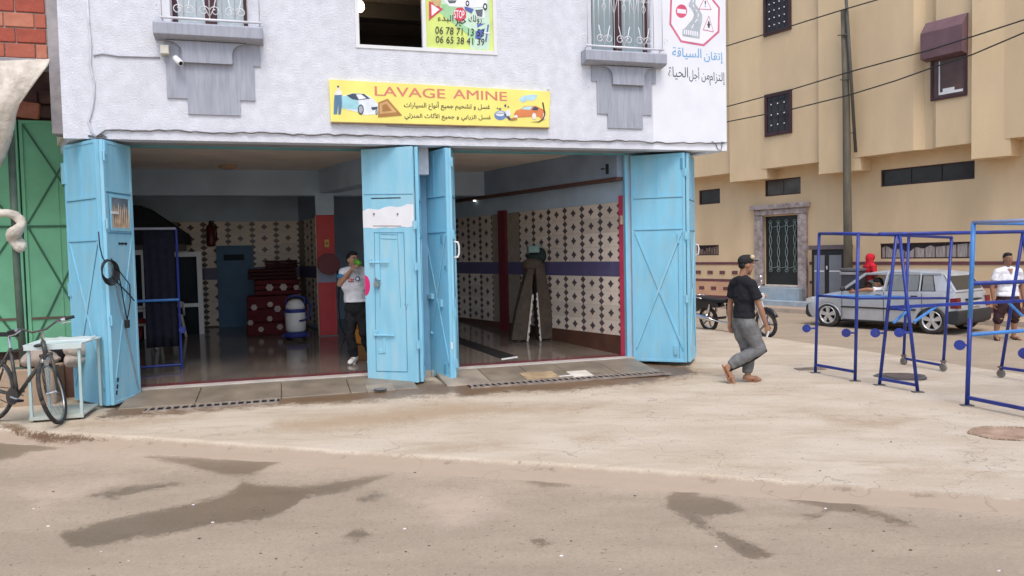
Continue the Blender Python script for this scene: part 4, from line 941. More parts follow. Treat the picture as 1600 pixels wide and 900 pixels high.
jb = MB().box(-.05, .05, -.055, .045, -.055, .055).build('junction_box', mat('cream_plastic', (.62, .60, .52), .5, .05), bevel=.008); jb.location = toW(a, -.05, z); jb.rotation_euler = (0, 0, BANG); tag(jb, 'small square cream junction box under the left window sill', 'junction box')
MB().box(-.042, .042, -.060, -.0555, -.047, .047).build('box_lid', mat('cream_plastic', (.6, .6, .5)), jb)
a, z = fac(277, 95, -.1)
sc = thing('security_camera', 'white bullet camera under the left window sill', 'camera', toW(a, -.025, z+.01), BANG)
R = Vector((.5, -.62, -.60)).to_track_quat('Z', 'Y').to_matrix()
MB().lathe([(.028, -.05), (.037, -.045), (.037, .085), (.030, .09)], 16, c=(0, -.08, 0), R=R).build('housing', mat('white_plastic', (.82, .82, .82), .35, .02), sc, smooth=True)
MB().lathe([(.024, 0), (.024, .004)], 14, c=Vector((0, -.08, 0)) + R @ Vector((0, 0, .089)), R=R).build('lens', mat('black_lens', (.01, .01, .01), .1, 0), sc)
MB().tube([(0, 0, .02), (0, -.03, .03), (-.01, -.06, .02)], .012, 8).lathe([(.035, 0), (.03, .012)], 14, c=(0, .0, .02), R=Matrix.Rotation(math.pi/2, 3, 'X')).build('bracket', MATS['white_plastic'], sc)
# ================================================================== THINGS INSIDE THE GARAGE
clothM = lambda n, c, **k: mat(n, c, .9, .15, 7, 1.0, 14, bdist=.02, **k)
rackB = mat('rack_blue_paint', (.022, .045, .26), .35, .12, 9, .1, 40, dirt=(.03, .02, .10), dscale=5, damt=.8, spk=((.10, .06, .06), 14, .64))
rackL = mat('rack_light_blue', (.06, .22, .55), .4, .1, 9)
def fl(px, py): p = pfl(px, py); return toW(p.x, p.y, p.z)
# blue drying frame with a dark cloth
b = fl(284, 577)
r = thing('drying_rack', 'blue tubular frame with a dark cloth hung on it just inside the left-hand garage bay', 'drying rack', b, BANG+.12)
def wl(px, py, o, Y=None):
    d = ray(px, py); Pn = Vector((-math.sin(o.rotation_euler.z), math.cos(o.rotation_euler.z), 0)); k = (o.location-CAMP).dot(Pn)/d.dot(Pn); q = CAMP+d*k-o.location
    a = o.rotation_euler.z; return Vector((q.x*math.cos(a)+q.y*math.sin(a), 0, q.z))
zt = wl(274, 357, r).z
lx = -1.15
MB().tube([(0, 0, 0), (0, 0, zt)], .018).build('post', rackB, r); MB().tube([(lx, 0, .0), (lx, 0, zt)], .018).build('post', rackB, r)
MB().tube([(lx, 0, zt), (0, 0, zt)], .018).build('top_bar', mat('pale_blue_bar', (.35, .36, .42), .5, .1), r)
MB().tube([(lx, -.02, wl(278, 468, r).z), (0, -.02, wl(278, 468, r).z)], .020).build('cross_bar', rackL, r); MB().tube([(lx, 0, .07), (0, 0, .07)], .018).build('bottom_bar', rackB, r)
MB().lathe([(.05, -.01), (.05, .01)], 14, c=(.03, -.04, wl(284, 515, r).z), R=Matrix.Rotation(math.pi/2, 3, 'X')).build('peg_disc', rackB, r)
cm = MB(); N = 12; rowsn = 8; vv = []
for j in range(rowsn+1):
    for i in range(N+1): x = lx*.36*(i/N); vv.append((x-.03, .03+.03*math.sin(i*1.9+j*.3)*(.3+j/rowsn), zt-.01-(zt-.35)*j/rowsn))
cm.add(vv, [(j*(N+1)+i, j*(N+1)+i+1, (j+1)*(N+1)+i+1, (j+1)*(N+1)+i) for j in range(rowsn) for i in range(N)])
o = cm.build('hanging_cloth', clothM('navy_cloth', (.010, .010, .022)), r, smooth=True); sm = o.modifiers.new('thick', 'SOLIDIFY'); sm.thickness = .012
# white plastic chairs
plast = mat('white_plastic_chair', (.55, .52, .47), .5, .06, 5)
def chair(loc, rz, label, red):
    c = thing('plastic_chair', label, 'chair', loc, rz, 'plastic chairs at the back of the left-hand bay')
    MB().prism([(-.21, -.20), (.21, -.20), (.23, .22), (-.23, .22)], .40, .425, lambda a, b, h: (a, b, h)).build('seat', plast, c, bevel=.01)
    bk = MB(); bk.box(-.22, -.17, .20, .225, .42, .84).box(.17, .22, .20, .225, .42, .84).box(-.17, .17, .20, .225, .74, .85).box(-.17, .17, .20, .225, .44, .50)
    for k in range(4): bk.box(-.13+.075*k, -.095+.075*k, .202, .222, .5, .74)
    bk.build('backrest', plast, c, bevel=.008)
    for sx in (-1, 1):
        MB().tube([(sx*.235, -.22, .40), (sx*.25, -.2, .63), (sx*.25, -.1, .66), (sx*.24, .2, .66)], [.022, .024, .026, .022], 8).build('armrest', plast, c, smooth=True)
        for sy in (-1, 1): MB().tube([(sx*.24, sy*.24, 0), (sx*.19, sy*.18, .41)], [.022, .032], 8).build('leg', plast, c)
    return c
chair(fl(222, 545), -1.2, 'white plastic armchair with a red cloth beside it behind the leftmost blue door', 1)
chair(fl(262, 527), 2.4, 'white plastic chair standing behind the blue frame in front of the white aluminium door', 0)
q = fl(213, 543); q.z += .40
def lump(name, boxes, m, vox=.02, loc=(0, 0, 0), parent=None, smoothit=6):
    mb = MB()
    for c, rr in boxes: mb.sphere(c, rr, 14, 10)
    o = mb.build(name, m, parent, smooth=True, loc=loc)
    md = o.modifiers.new('r', 'REMESH'); md.mode = 'VOXEL'; md.voxel_size = vox; md.use_smooth_shade = True
    s_ = o.modifiers.new('s', 'SMOOTH'); s_.iterations = smoothit
    dg = bpy.context.evaluated_depsgraph_get(); me = bpy.data.meshes.new_from_object(o.evaluated_get(dg)); o.modifiers.clear(); o.data = me
    return o
o = lump('red_cloth', [((0, 0, 0), (.17, .15, .09)), ((.05, -.12, -.12), (.13, .06, .18)), ((-.08, -.1, -.1), (.09, .07, .16)), ((.1, .02, .05), (.08, .1, .06))], clothM('red_cloth', (.22, .02, .02)), .02, q); tag(o, 'crumpled dark red cloth hanging over the plastic armchair behind the leftmost blue door', 'cloth')
# fire extinguisher on the wall
def atv(px, py, v): u, z = fac(px, py, v); return Vector((u, v, z))
q = atv(330, 385, LBV-.12)
e = thing('fire_extinguisher', 'dark red fire extinguisher hung high on the tiled back wall of the left-hand bay', 'extinguisher', toW(*q), BANG)
MB().lathe([(.05, 0), (.085, .015), (.088, .05), (.088, .36), (.06, .42), (.03, .44)], 16).build('cylinder', mat('extinguisher_red', (.10, .014, .014), .3, .05), e, smooth=True)
MB().lathe([(.03, .44), (.03, .49)], 10).box(-.02, .08, -.015, .015, .49, .51).box(-.02, .07, -.013, .013, .465, .475).build('valve', blackM, e); MB().tube([(.03, 0, .47), (.10, -.02, .42), (.11, -.03, .25), (.10, -.03, .12)], .014).build('hose', blackM, e, smooth=True)
# folded blankets (maroon with pale roundels), stacked
maro = clothM('maroon_blanket', (.085, .010, .013)); maroD = clothM('dark_maroon_blanket', (.04, .009, .011)); ros = clothM('pale_roundel', (.40, .32, .30)); bgr = clothM('grey_blanket_back', (.16, .13, .13))
q = fl(418, 524); bq = toL(q)
def bundle(name, label, u0, u1, v0, v1, z0, z1, m, spots, grp=True):
    c = ((u0+u1)/2, (v0+v1)/2, z0); mb = MB(); n = 3
    o = thing(name, label, 'blanket', toW(*c), BANG+random.uniform(-.05, .05), 'folded blankets stacked in the left-hand bay')
    hx, hy, h = (u1-u0)/2, (v1-v0)/2, (z1-z0)
    for k in range(n):
        a = h*k/n; bz = h*(k+1)/n-.006; x = hx*random.uniform(.94, 1.0); y = hy*random.uniform(.95, 1)
        MB().box(-x, x, -y, y, a, bz).build('fold', [m, maroD][k == 1 and m is not maroD and not spots], o, bevel=min(.035, h/n*.42), seg=3)
        MB().box(-x*1.0-.004, -x+.01, -y*.8, y*.8, a+.03, bz-.03).build('grey_backing', bgr, o)
    for (x, z, r_) in spots:
        pts = [(x*hx+r_*(1+.14*math.cos(6*t))*math.cos(t), z*h+r_*(1+.14*math.cos(6*t))*math.sin(t)) for t in [2*math.pi*j/18 for j in range(18)]]
        MB().prism(pts, -hy-.006, -hy+.02).build('roundel', ros, o)
    return o
bundle('folded_blanket', 'large maroon blanket bundle with white roundels at the bottom of the pile', bq.x-.38, bq.x+.42, bq.y, bq.y+.7, bq.z, bq.z+.74, maro, [(-.62, .72, .055), (.1, .78, .05), (-.8, .34, .05), (-.35, .16, .05), (.42, .66, .06), (.5, .2, .055), (.05, .42, .05)])
bundle('folded_blanket', 'maroon blanket with two white roundels on top of the large bundle', bq.x-.22, bq.x+.62, bq.y+.04, bq.y+.7, bq.z+.745, bq.z+1.04, maro, [(-.35, .5, .065), (.25, .5, .065), (.8, .45, .05)])
bundle('folded_blanket', 'dark folded blanket lying third in the blanket pile', bq.x-.34, bq.x+.58, bq.y+.06, bq.y+.7, bq.z+1.045, bq.z+1.25, maroD, [])
bundle('folded_blanket', 'dark red rolled blanket at the very top of the blanket pile', bq.x+.0, bq.x+.6, bq.y+.1, bq.y+.65, bq.z+1.255, bq.z+1.40, maroD, [])
# wet vacuum cleaner
q = fl(463, 531)
v = thing('vacuum_cleaner', 'white drum vacuum cleaner with blue head and blue wheeled base', 'vacuum cleaner', q, .2); v.scale = (.80, .80, .88)
vb = mat('vacuum_blue', (.022, .035, .17), .4, .05); vw = mat('vacuum_white', (.62, .61, .58), .35, .04)
MB().lathe([(.17, .05), (.27, .07), (.28, .12), (.21, .17)], 20).box(-.30, .30, -.1, .1, .06, .12).build('base', vb, v, bevel=.01)
for sx, sy in ((-.24, -.16), (.24, -.16), (-.2, .18), (.2, .18)): MB().lathe([(.045, -.02), (.045, .02)], 12, c=(sx, sy, .045), R=Matrix.Rotation(math.pi/2, 3, 'Y')).build('castor', blackM, v)
MB().lathe([(.17, .17), (.215, .20), (.225, .35), (.225, .56), (.21, .58)], 24).build('drum', vw, v, smooth=True); MB().lathe([(.235, .565), (.24, .60), (.225, .64)], 24).build('rim', vb, v)
MB().lathe([(.215, .64), (.20, .72), (.14, .80), (.05, .83)], 20).build('head', vw, v, smooth=True)
MB().tube([(-.2, 0, .62), (-.2, 0, .84), (-.1, 0, .90), (.1, 0, .9), (.2, 0, .84), (.2, 0, .62)], .02).build('handle', vb, v, smooth=True)
MB().tube([(.1, -.2, .40), (.22, -.28, .42), (.32, -.2, .5), (.34, .0, .7), (.2, .14, .86), (-.05, .16, .86)], .022, 8).build('hose', vb, v, smooth=True)
for sx in (-1, 1): MB().box(sx*.228-.012, sx*.228+.012, -.03, .03, .48, .62).build('clip', vb, v, bevel=.004, seg=1)
# hose reel on the pillar
q = PIL + Vector((.02, -.30, 1.62)); q = toW(*q)
h = thing('hose_reel', 'dark red hose reel mounted on the red pillar with a hose hanging to the floor', 'hose reel', q, BANG)
RX = Matrix.Rotation(math.pi/2, 3, 'X')
reelM = mat('reel_red', (.13, .02, .025), .4, .1)
for y in (-.09, .09): MB().lathe([(.04, y-.006), (.19, y-.006), (.195, y), (.19, y+.006), (.04, y+.006)], 22, R=RX).build('flange', reelM, h)
MB().lathe([(.14, -.08), (.15, -.04), (.14, 0), (.15, .04), (.14, .08)], 20, R=RX).build('hose_winding', blackM, h, smooth=True)
MB().box(-.03, .03, .1, .145, -.16, .16).build('bracket', reelM, h)
MB().tube([(.14, 0, -.03), (.17, -.02, -.4), (.15, -.02, -.8), (.17, -.05, -1.15), (.28, -.1, -1.40), (.5, -.2, -1.485), (.9, -.25, -1.49)], .014, 8).build('hose', blackM, h, smooth=True)
# A-frame trestle with rugs over it, fringes showing
q = fl(838, 533)
a = thing('rug_trestle', 'brown rug folded over an A-shaped trestle with white fringes down both front edges', 'rug', q, BANG-.05)
rg = clothM('brown_rug', (.085, .064, .047), dirt=(.13, .09, .065), dscale=5, damt=.6)
H = 1.36
for sx, w0, w1 in ((-1, .44, .12), (1, .37, .22)):
    outer = MB(); P = []
    for j in range(9):
        t = j/8; zz_ = .02+(H-.02)*t; xo = sx*((w0*(1-t)+w1*t) + .02*math.sin(5*t)); xi = sx*((.075 if sx > 0 else .17)*(1-t)**1.2+.012)
        P.append((xi, xo, zz_))
    for j in range(8):
        (i0, o0, z0_), (i1, o1, z1_) = P[j], P[j+1]
        outer.add([(i0, -.02, z0_), (o0, .06, z0_), (o0*.9, .34, z0_), (i0, .34, z0_), (i1, -.02, z1_), (o1, .06, z1_), (o1*.9, .34, z1_), (i1, .34, z1_)], [(0, 1, 5, 4), (1, 2, 6, 5), (2, 3, 7, 6), (3, 0, 4, 7)] + ([(0, 3, 2, 1)] if j == 0 else []) + ([(4, 5, 6, 7)] if j == 7 else []))
    outer.build('rug_side', rg, a, weld=True, bevel=.02)
    fr = MB(); n = 20 if sx > 0 else 16; top = .62 if sx > 0 else .60
    for j in range(n):
        t0, t1 = j/n*top, (j+1)/n*top; x = lambda t: sx*((.075 if sx > 0 else .17)*(1-t)**1.2+.012)
        wv = .028+.010*math.sin(j*2.3); fr.add([(x(t0)-.0, -.03, .01+H*t0), (x(t0)-sx*wv, -.035, .0+H*t0), (x(t1)-sx*wv, -.035, H*t1), (x(t1), -.03, .01+H*t1), (x(t0), -.02, .01+H*t0), (x(t0)-sx*wv, -.02, H*t0), (x(t1)-sx*wv, -.02, H*t1), (x(t1), -.02, .01+H*t1)], [(0, 1, 2, 3), (7, 6, 5, 4), (0, 4, 5, 1), (2, 6, 7, 3), (1, 5, 6, 2)])
    fr.build('fringe', clothM('white_fringe', (.62, .56, .48)), a)
MB().sphere((0, .15, H-.02), (.20, .19, .12), 16, 8).build('rug_fold', rg, a, smooth=True)
for sx in (-1, 1):
    for y in (.08, .28): MB().beam((sx*.30, y, .0), (0, y, H-.05), .04).build('trestle_leg', brownB, a)
q2 = q + Vector((0, .25, H+.06))
o = lump('folded_bag', [((0, 0, .05), (.14, .12, .10)), ((.02, .02, .16), (.10, .09, .09)), ((.12, 0, .08), (.10, .1, .14))], clothM('dark_green_cloth', (.02, .035, .028)), .02, q2); tag(o, 'dark green bundle resting on top of the rug trestle', 'bundle')
o = MB().box(-.10, .10, -.08, .08, 0, .12).build('green_box', mat('pale_green_plastic', (.16, .26, .23), .5, .1), bevel=.01); o.location = q2 + Vector((-.02, -.12, .13)); o.rotation_euler = (0, 0, .2); tag(o, 'small pale green box on top of the bundle over the rug trestle', 'box')
MB().box(-.104, .104, -.084, .084, .095, .124).build('box_lid', MATS['pale_green_plastic'], o, bevel=.005)
# small black speaker in the corner, light switch on the red strip, orange can behind the man
q = rw(.22, .12, 3.02)
o = thing('wall_speaker', 'small black wall speaker hung in the top right corner of the right-hand bay', 'speaker', toW(*q), 1.0)
MB().box(-.05, .05, -.045, .045, -.08, .08).build('cabinet', blackM, o, bevel=.01); MB().box(-.01, .01, .03, .14, .0, .02).build('bracket', blackM, o); MB().tube([(.02, 0, -.08), (.04, -.01, -.16), (.06, 0, -.2)], .008).build('cable', blackM, o); MB().lathe([(.035, -.052), (.03, -.047)], 14, R=RX).build('cone', MATS['black_lens'], o)
q = rw(.05, .038, 2.22); MB().box(-.02, .02, -.02, .02, -.07, .07).build('switch_plate', mat('beige_switch', (.55, .42, .28), .5, .05), bld, bevel=.006, loc=q, rotz=ARIGHT)
q = fl(566, 537)
o = thing('jerry_can', 'orange plastic can on the garage floor behind the drinking man', 'can', q, .3)
ocn = mat('orange_plastic', (.62, .24, .03), .45, .06)
MB().box(-.13, .13, -.08, .08, 0, .27).build('body', ocn, o, bevel=.03); MB().tube([(-.07, 0, .27), (-.07, 0, .33), (.05, 0, .33), (.06, 0, .27)], .018).build('handle', ocn, o, smooth=True); MB().lathe([(.03, .27), (.03, .31)], 12, c=(.10, 0, 0)).build('cap', blackM, o)
# half-round pink sticker painted on the free edge of the centre door leaf
a0 = LC.p(573, 446)
MB().prism([(0.004, a0[1]-.14)] + [(.004+.075*math.cos(t), a0[1]+.14*math.sin(t)) for t in np.linspace(-1.5, 1.5, 12)] + [(.004, a0[1]+.14)], -.0250, -.0228).build('painted_mark', mat('magenta_paint', (.62, .02, .14), .5, .05), LC.o)
# ================================================================== NEIGHBOUR ON THE LEFT: brick building, green gate, tarp, bicycle, table
mortM = mat('mortar', (.42, .37, .34), .95, .1, 9, .4, 60)
brM = [mat('hollow_brick_red', (.43, .125, .08), .85, .14, 9, .4, 50, dirt=(.34, .10, .06), dscale=5, damt=.6), mat('hollow_brick_orange', (.50, .185, .115), .85, .14, 9, .4, 50, dirt=(.44, .22, .16), dscale=4, damt=.6), mat('hollow_brick_dark', (.36, .085, .055), .85, .15, 9, .4, 50)]
concM = mat('raw_concrete', (.34, .32, .33), .95, .16, 5, .5, 40, dirt=(.46, .44, .44), dscale=3, damt=.7)
dimM = mat('shaded_stained_wall', (.115, .062, .052), .95, .2, 4, .6, 25, dirt=(.20, .12, .10), dscale=3, damt=.8)  # shadow of the recess put into the stained brown of wall and bricks
bk = thing('brick_building', 'unfinished red hollow-brick building with a tall green metal gate left of the car wash', 'building', toW(UL-.01, .34, 0), BANG)
BO = toW(UL-.01, .34, 0)
def bp(px, py, v):                        # pixel -> local (u,z) of the neighbour, plane v
    u, z = fac(px, py, .34+v); return u-(UL-.01), z
zb = bp(40, 91, 0)[1]; up_ = bp(73, 50, 0)[0]
MB().box(-7.5, up_-.0, .012, .2, zb, 8).build('mortar_bed', mortM, bk)
MB().box(up_+.004, -.006, -.01, .25, zb-.9, 8).build('pier', concM, bk, bevel=.01)
MB().box(-7.5, up_, -.03, .25, zb-.10, zb-.004).build('lintel', concM, bk, bevel=.01)
hh = bp(40, 19, 0)[1]-bp(40, 43, 0)[1]
bme = None; z = bp(10, 66.5, 0)[1]; k = -1
zz = z-hh
r_i = 0
while zz < 6.4:
    x = up_-.005 - (.0 if r_i % 2 else .12)
    if r_i % 2 == 0:
        o = MB().box(-.058, .058, -.014+random.uniform(-.004, .004), .02, -hh/2+.009, hh/2-.009).build('brick', random.choice(brM), bk, bevel=.006, seg=1); o.location = (x+.062, 0, zz+hh/2)
    while x > -2.2:
        w_ = .325
        if bme is None:
            o = MB().box(-w_/2+.007, w_/2-.007, -.012, .02, -hh/2+.009, hh/2-.009).build('brick', brM, bk, bevel=.006, seg=1); bme = o.data
        else:
            me_ = bme.copy() if random.random() < .0 else bme
            o = bpy.data.objects.new('brick', me_); COL.objects.link(o); o.parent = bk; b_ = o.modifiers.new('bevel', 'BEVEL'); b_.width = .006; b_.segments = 1
        for sl in o.material_slots: pass
        o.location = (x-w_/2, random.uniform(-.006, .004), zz+hh/2); o.rotation_euler = (random.uniform(-.012, .012), random.uniform(-.008, .008), random.uniform(-.012, .012))
        o.material_slots[0].link = 'OBJECT'; o.material_slots[0].material = random.choice(brM)
        x -= w_
    zz += hh; r_i += 1
GV = 1.20
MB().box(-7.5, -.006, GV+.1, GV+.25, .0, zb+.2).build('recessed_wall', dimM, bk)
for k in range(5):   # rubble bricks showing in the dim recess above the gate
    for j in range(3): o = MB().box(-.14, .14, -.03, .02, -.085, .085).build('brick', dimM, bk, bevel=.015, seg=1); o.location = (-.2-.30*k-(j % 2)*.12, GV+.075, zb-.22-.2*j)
ob = MB().box(-.13, .13, -.05, .03, -.11, .11).build('brick', brM[1], bk, bevel=.02, seg=2); u_, z_ = bp(44, 172, GV); ob.location = (u_, GV+.04, z_); ob.rotation_euler = (0, .12, 0)
grM = mat('green_gate_paint', (.20, .53, .31), .5, .08, 2.5, .06, 20, dirt=(.16, .42, .25), dscale=2, damt=.5, spk=((.14, .12, .08), 9, .70)); grL = mat('gate_line', (.05, .15, .085), .6, .1)
zg0, zg1 = bp(60, 547, GV)[1], bp(70, 189, GV)[1]
def gate(u0, u1):
    o = MB().box(u0, u1, GV, GV+.04, zg0, zg1).build('gate_leaf', grM, bk)
    f_ = MB()
    for a, b_, c, d in ((u0, u0+.04, zg0, zg1), (u1-.04, u1, zg0, zg1), (u0+.04, u1-.04, zg0, zg0+.05), (u0+.04, u1-.04, zg1-.04, zg1)): f_.box(a, b_, GV-.018, GV-.001, c, d)
    f_.build('gate_frame', grM, o)
    zc = [zg1-.04, bp(72, 352, GV)[1], zg0+.05]
    MB().box(u0+.04, u1-.04, GV-.016, GV-.001, zc[1]-.03, zc[1]+.0).build('gate_rail', grL, o)
    for k in range(2):
        for a, b_ in ((u0+.05, u1-.05), (u1-.05, u0+.05)): MB().beam((a, GV-.008 - (.004 if a < b_ else 0), zc[k]-.02), (b_, GV-.008 - (.004 if a < b_ else 0), zc[k+1]+.02), .010, .022).build('gate_brace', grL, o)
    MB().box((u0+u1)/2-.012, (u0+u1)/2+.012, GV-.010, GV-.001, zg0+.05, zc[0]-.75).build('gate_stile', grM, o)
    MB().box(u0+.04, u1-.04, GV-.018, GV-.001, zg0+.42, zg0+.45).build('gate_rail', mat('rusty_brown', (.16, .11, .08), .8, .2), o)
gm = bp(36, 360, GV)[0]
gate(gm+.012, -.03); gate(gm-1.15, gm-.012)
MB().box(gm-.012, gm+.012, GV+.03, GV+.05, zg0, zg1).build('gate_gap', darkJ, bk)
stepM = mat('earthy_plinth', (.40, .29, .20), .95, .15, 3, .6, 30, dirt=(.26, .19, .14), dscale=2.5, damt=.8)
MB().box(-7.5, -.30, .02, GV-.03, -.02, .46).build('plinth', stepM, bk, bevel=.03, seg=3)
MB().box(-.296, -.02, .45, GV-.03, -.02, .44).build('plinth', mat('shaded_plinth', (.16, .085, .07), .95, .2, 4), bk, bevel=.02)  # shading below the sacks put into this end's darker brown
q = toW(UL-1.05, .25, 0)
gp = Pz(37, 574, .47)
po = thing('canopy_post', 'dark green metal post standing in front of the green gate', 'post', (gp.x, gp.y, .46))
pt = Py(14, 150, gp.y)
poM = mat('dark_green_post', (.085, .12, .09), .6, .15, 6, .1, 30)
MB().tube([(0, 0, 0), (-.02, 0, 1.2), (pt.x-gp.x, 0, pt.z-.46)], .042, 12).build('shaft', poM, po, smooth=True); MB().lathe([(.09, 0), (.09, .015), (.05, .02)], 14).build('base_plate', poM, po)
cream = clothM('cream_canvas', (.60, .54, .46), dirt=(.42, .36, .29), dscale=3, damt=.7)
# tarp: hangs from the lintel in folds, gathered to the lower left
N, Mr = 36, 18; tv = []
redge = [(79, 93), (74, 104), (60, 122), (45, 143), (31, 163), (25, 180), (21, 203), (14, 228), (2, 258)]
def edge(t):
    x = t*(len(redge)-1); i = min(int(x), len(redge)-2); f_ = x-i; return (redge[i][0]*(1-f_)+redge[i+1][0]*f_, redge[i][1]*(1-f_)+redge[i+1][1]*f_)
YT = BO.y-.32
for j in range(Mr+1):
    t = j/Mr; ex, ey = edge(t)
    for i in range(N+1):
        s_ = i/N; x = ex - (s_**1.1)*(190+40*t); y = 93 + (ey-93)*1.0 + s_*(6 + 60*t*t)
        fold = .06*math.sin(s_*22+t*2.0)*(.25+t) + .03*math.sin(s_*47+3*t)*t
        p = Py(x, y, YT - s_*.25 + fold*.8 - .20*math.sin(t*math.pi)*(1-s_)); tv.append(tuple(p))
tm_ = MB().add(tv, [(j*(N+1)+i, j*(N+1)+i+1, (j+1)*(N+1)+i+1, (j+1)*(N+1)+i) for j in range(Mr) for i in range(N)])
o = tm_.build('canvas_tarp', cream, smooth=True); sm = o.modifiers.new('thick', 'SOLIDIFY'); sm.thickness = .012; tag(o, 'cream canvas tarp hanging in folds from the brick building above the green gate', 'tarp')
pts = [(-14, 334), (0, 333), (14, 333), (24, 337), (33, 344), (35, 352), (27, 360), (18, 366), (22, 374), (31, 382), (33, 392)]
P = [Py(x, y, gp.y-.10-.06*math.sin(i*1.3)) for i, (x, y) in enumerate(pts)]
o = MB().tube(P, [.05, .055, .05, .06, .06, .055, .07, .085, .08, .09, .055], 12).build('twisted_cloth', cream, smooth=True)
md = o.modifiers.new('sub', 'SUBSURF'); md.levels = md.render_levels = 2
tx = bpy.data.textures.new('folds', 'CLOUDS'); tx.noise_scale = .09; dm = o.modifiers.new('d', 'DISPLACE'); dm.texture = tx; dm.strength = .035; dm.mid_level = .5
tag(o, 'twisted end of cream canvas knotted round the dark green post', 'cloth')
# sacks on the plinth
def sack(px, py, z, sx, label, m, rz):
    q_ = Pz(px, py, z)
    o = lump('sack', [((0, 0, .12), (.25*sx, .16, .12)), ((.16*sx, .02, .10), (.14*sx, .14, .09)), ((-.16*sx, -.01, .09), (.13*sx, .15, .09)), ((.30*sx, 0, .10), (.05, .07, .03))], m, .022, q_, smoothit=8); o.rotation_euler = (0, 0, rz); tag(o, label, 'sack', 'sacks behind the pale blue table')
    return o
scM = clothM('pale_sack', (.50, .42, .36), dirt=(.36, .28, .22), dscale=5, damt=.6)
sack(118, 574, .46, .42, 'lower pale sack slumped behind the pale blue table', scM, .4); sack(122, 559, .58, .36, 'upper pale sack lying on another behind the pale blue table', scM, 2.7)
sack(62, 574, .46, .7, 'grey-brown sack behind the bicycle at the foot of the green post', clothM('brown_sack', (.36, .29, .24)), .1)
o = lump('dark_bag', [((0, 0, .14), (.16, .12, .15)), ((.06, 0, .22), (.08, .09, .09))], clothM('black_bag', (.02, .018, .02)), .02, Pz(90, 566, .46)); tag(o, 'black bag under the top of the pale blue table', 'bag')
# pale blue metal table / stand
tb = mat('pale_blue_metal', (.42, .54, .53), .55, .08, 4, .1, 30, dirt=(.48, .46, .38), dscale=2.5, damt=.6)
A, B_ = Pz(52, 653, .01), Pz(131, 654, .01); tw = .54; tr = .25; A = B_ - tw*Vector((math.cos(tr), math.sin(tr), 0)); td = B_-A
t = thing('metal_table', 'pale blue metal stand with a lower tray beside the leftmost blue door', 'table', A, tr)
D = .60
for x, y in ((.02, .02), (tw-.02, .02), (.02, D), (tw+.03, D)): MB().box(x-.014, x+.014, y-.014, y+.014, .03, .83).build('leg', tb, t)
MB().box(0, tw, 0, D+.02, .035, .05).box(0, tw, -.004, .01, .015, .055).box(0, tw, D+.012, D+.026, .015, .055).build('tray', mat('tray_metal', (.44, .48, .42), .5, .12, 3, dirt=(.36, .30, .22), dscale=2, damt=.6), t)
MB().prism([(-.02, -.02), (tw+.02, -.02), (tw+.06, D+.04), (-.05, D+.04)], .832, .85, lambda a, b, h: (a, b, h)).box(-.015, tw+.015, -.022, -.004, .79, .84).build('table_top', mat('pale_table_top', (.56, .64, .62), .5, .06, 4), t)
mb = MB().add([(.02+(tw)*i/10, .3+.28*j/5+.01*math.sin(i), .852+.028*abs(math.sin(i*.9+j))*(j/5)) for j in range(6) for i in range(11)], [(j*11+i, j*11+i+1, (j+1)*11+i+1, (j+1)*11+i) for j in range(5) for i in range(10)])
o = mb.build('plastic_sheet', mat('clear_sheet', (.62, .66, .62), .3, .1), t, smooth=True); sm = o.modifiers.new('thick', 'SOLIDIFY'); sm.thickness = .006
for x in (.05, tw-.05): MB().lathe([(.02, -.015), (.02, .015)], 10, c=(x, .03, .015), R=Matrix.Rotation(math.pi/2, 3, 'Y')).build('castor', blackM, t)
# bicycle
Rw, Fw = Vector((-5.86, 8.52, 0)), Vector((-5.04, 8.22, 0)); hd = (Fw-Rw); WB = hd.length; hz = math.atan2(hd.y, hd.x)
b = thing('bicycle', 'old dark grey bicycle parked with its front wheel inside the pale blue table', 'bicycle', Rw, hz); b.rotation_euler = (math.radians(-5), 0, hz); b.scale = (1.05, 1.05, 1.05)
frM = mat('bike_dark_paint', (.055, .055, .05), .4, .2, 9, dirt=(.16, .13, .10), dscale=6, damt=.6); chr_ = mat('chrome', (.55, .55, .55), .25, .1, 9, metal=.9); tyM = mat('tyre_rubber', (.035, .033, .032), .85, .15, 12, dirt=(.12, .10, .08), dscale=6, damt=.6); spM = mat('spoke', (.45, .45, .45), .4, 0, metal=.7)
RWH = .335
def wheel(par, c, steer=0.0):
    R3 = Matrix.Rotation(steer, 3, Vector((-.31, 0, .95)))
    def cir(r, n=40): return [Vector(c) + R3 @ Vector((r*math.cos(2*math.pi*k/n), 0, r*math.sin(2*math.pi*k/n))) for k in range(n+1)]
    w_ = MB().tube(cir(RWH-.02), .021, 8).build('wheel', tyM, par, smooth=True)
    MB().tube(cir(RWH-.045), .011, 6).build('rim', chr_, w_, smooth=True)
    sp_ = MB()
    for k in range(28):
        t_ = 2*math.pi*k/28; y = .03 if k % 2 else -.03; sp_.tube([Vector(c)+R3 @ Vector((.02*math.cos(t_+.8), y, .02*math.sin(t_+.8))), Vector(c)+R3 @ Vector(((RWH-.045)*math.cos(t_), 0, (RWH-.045)*math.sin(t_)))], .0016, 4)
    sp_.build('spokes', spM, w_); MB().tube([Vector(c)+R3 @ Vector((0, -.05, 0)), Vector(c)+R3 @ Vector((0, .05, 0))], .018, 10).build('hub', chr_, w_)
wheel(b, (0, 0, RWH)); ST = math.radians(-58); wheel(b, (WB, 0, RWH), ST)
bbx = WB*.44; BB = (bbx, 0, .28); HT = (WB-.15, 0, .86); HB = (WB-.10, 0, .72); SE = (bbx-.13, 0, .78)
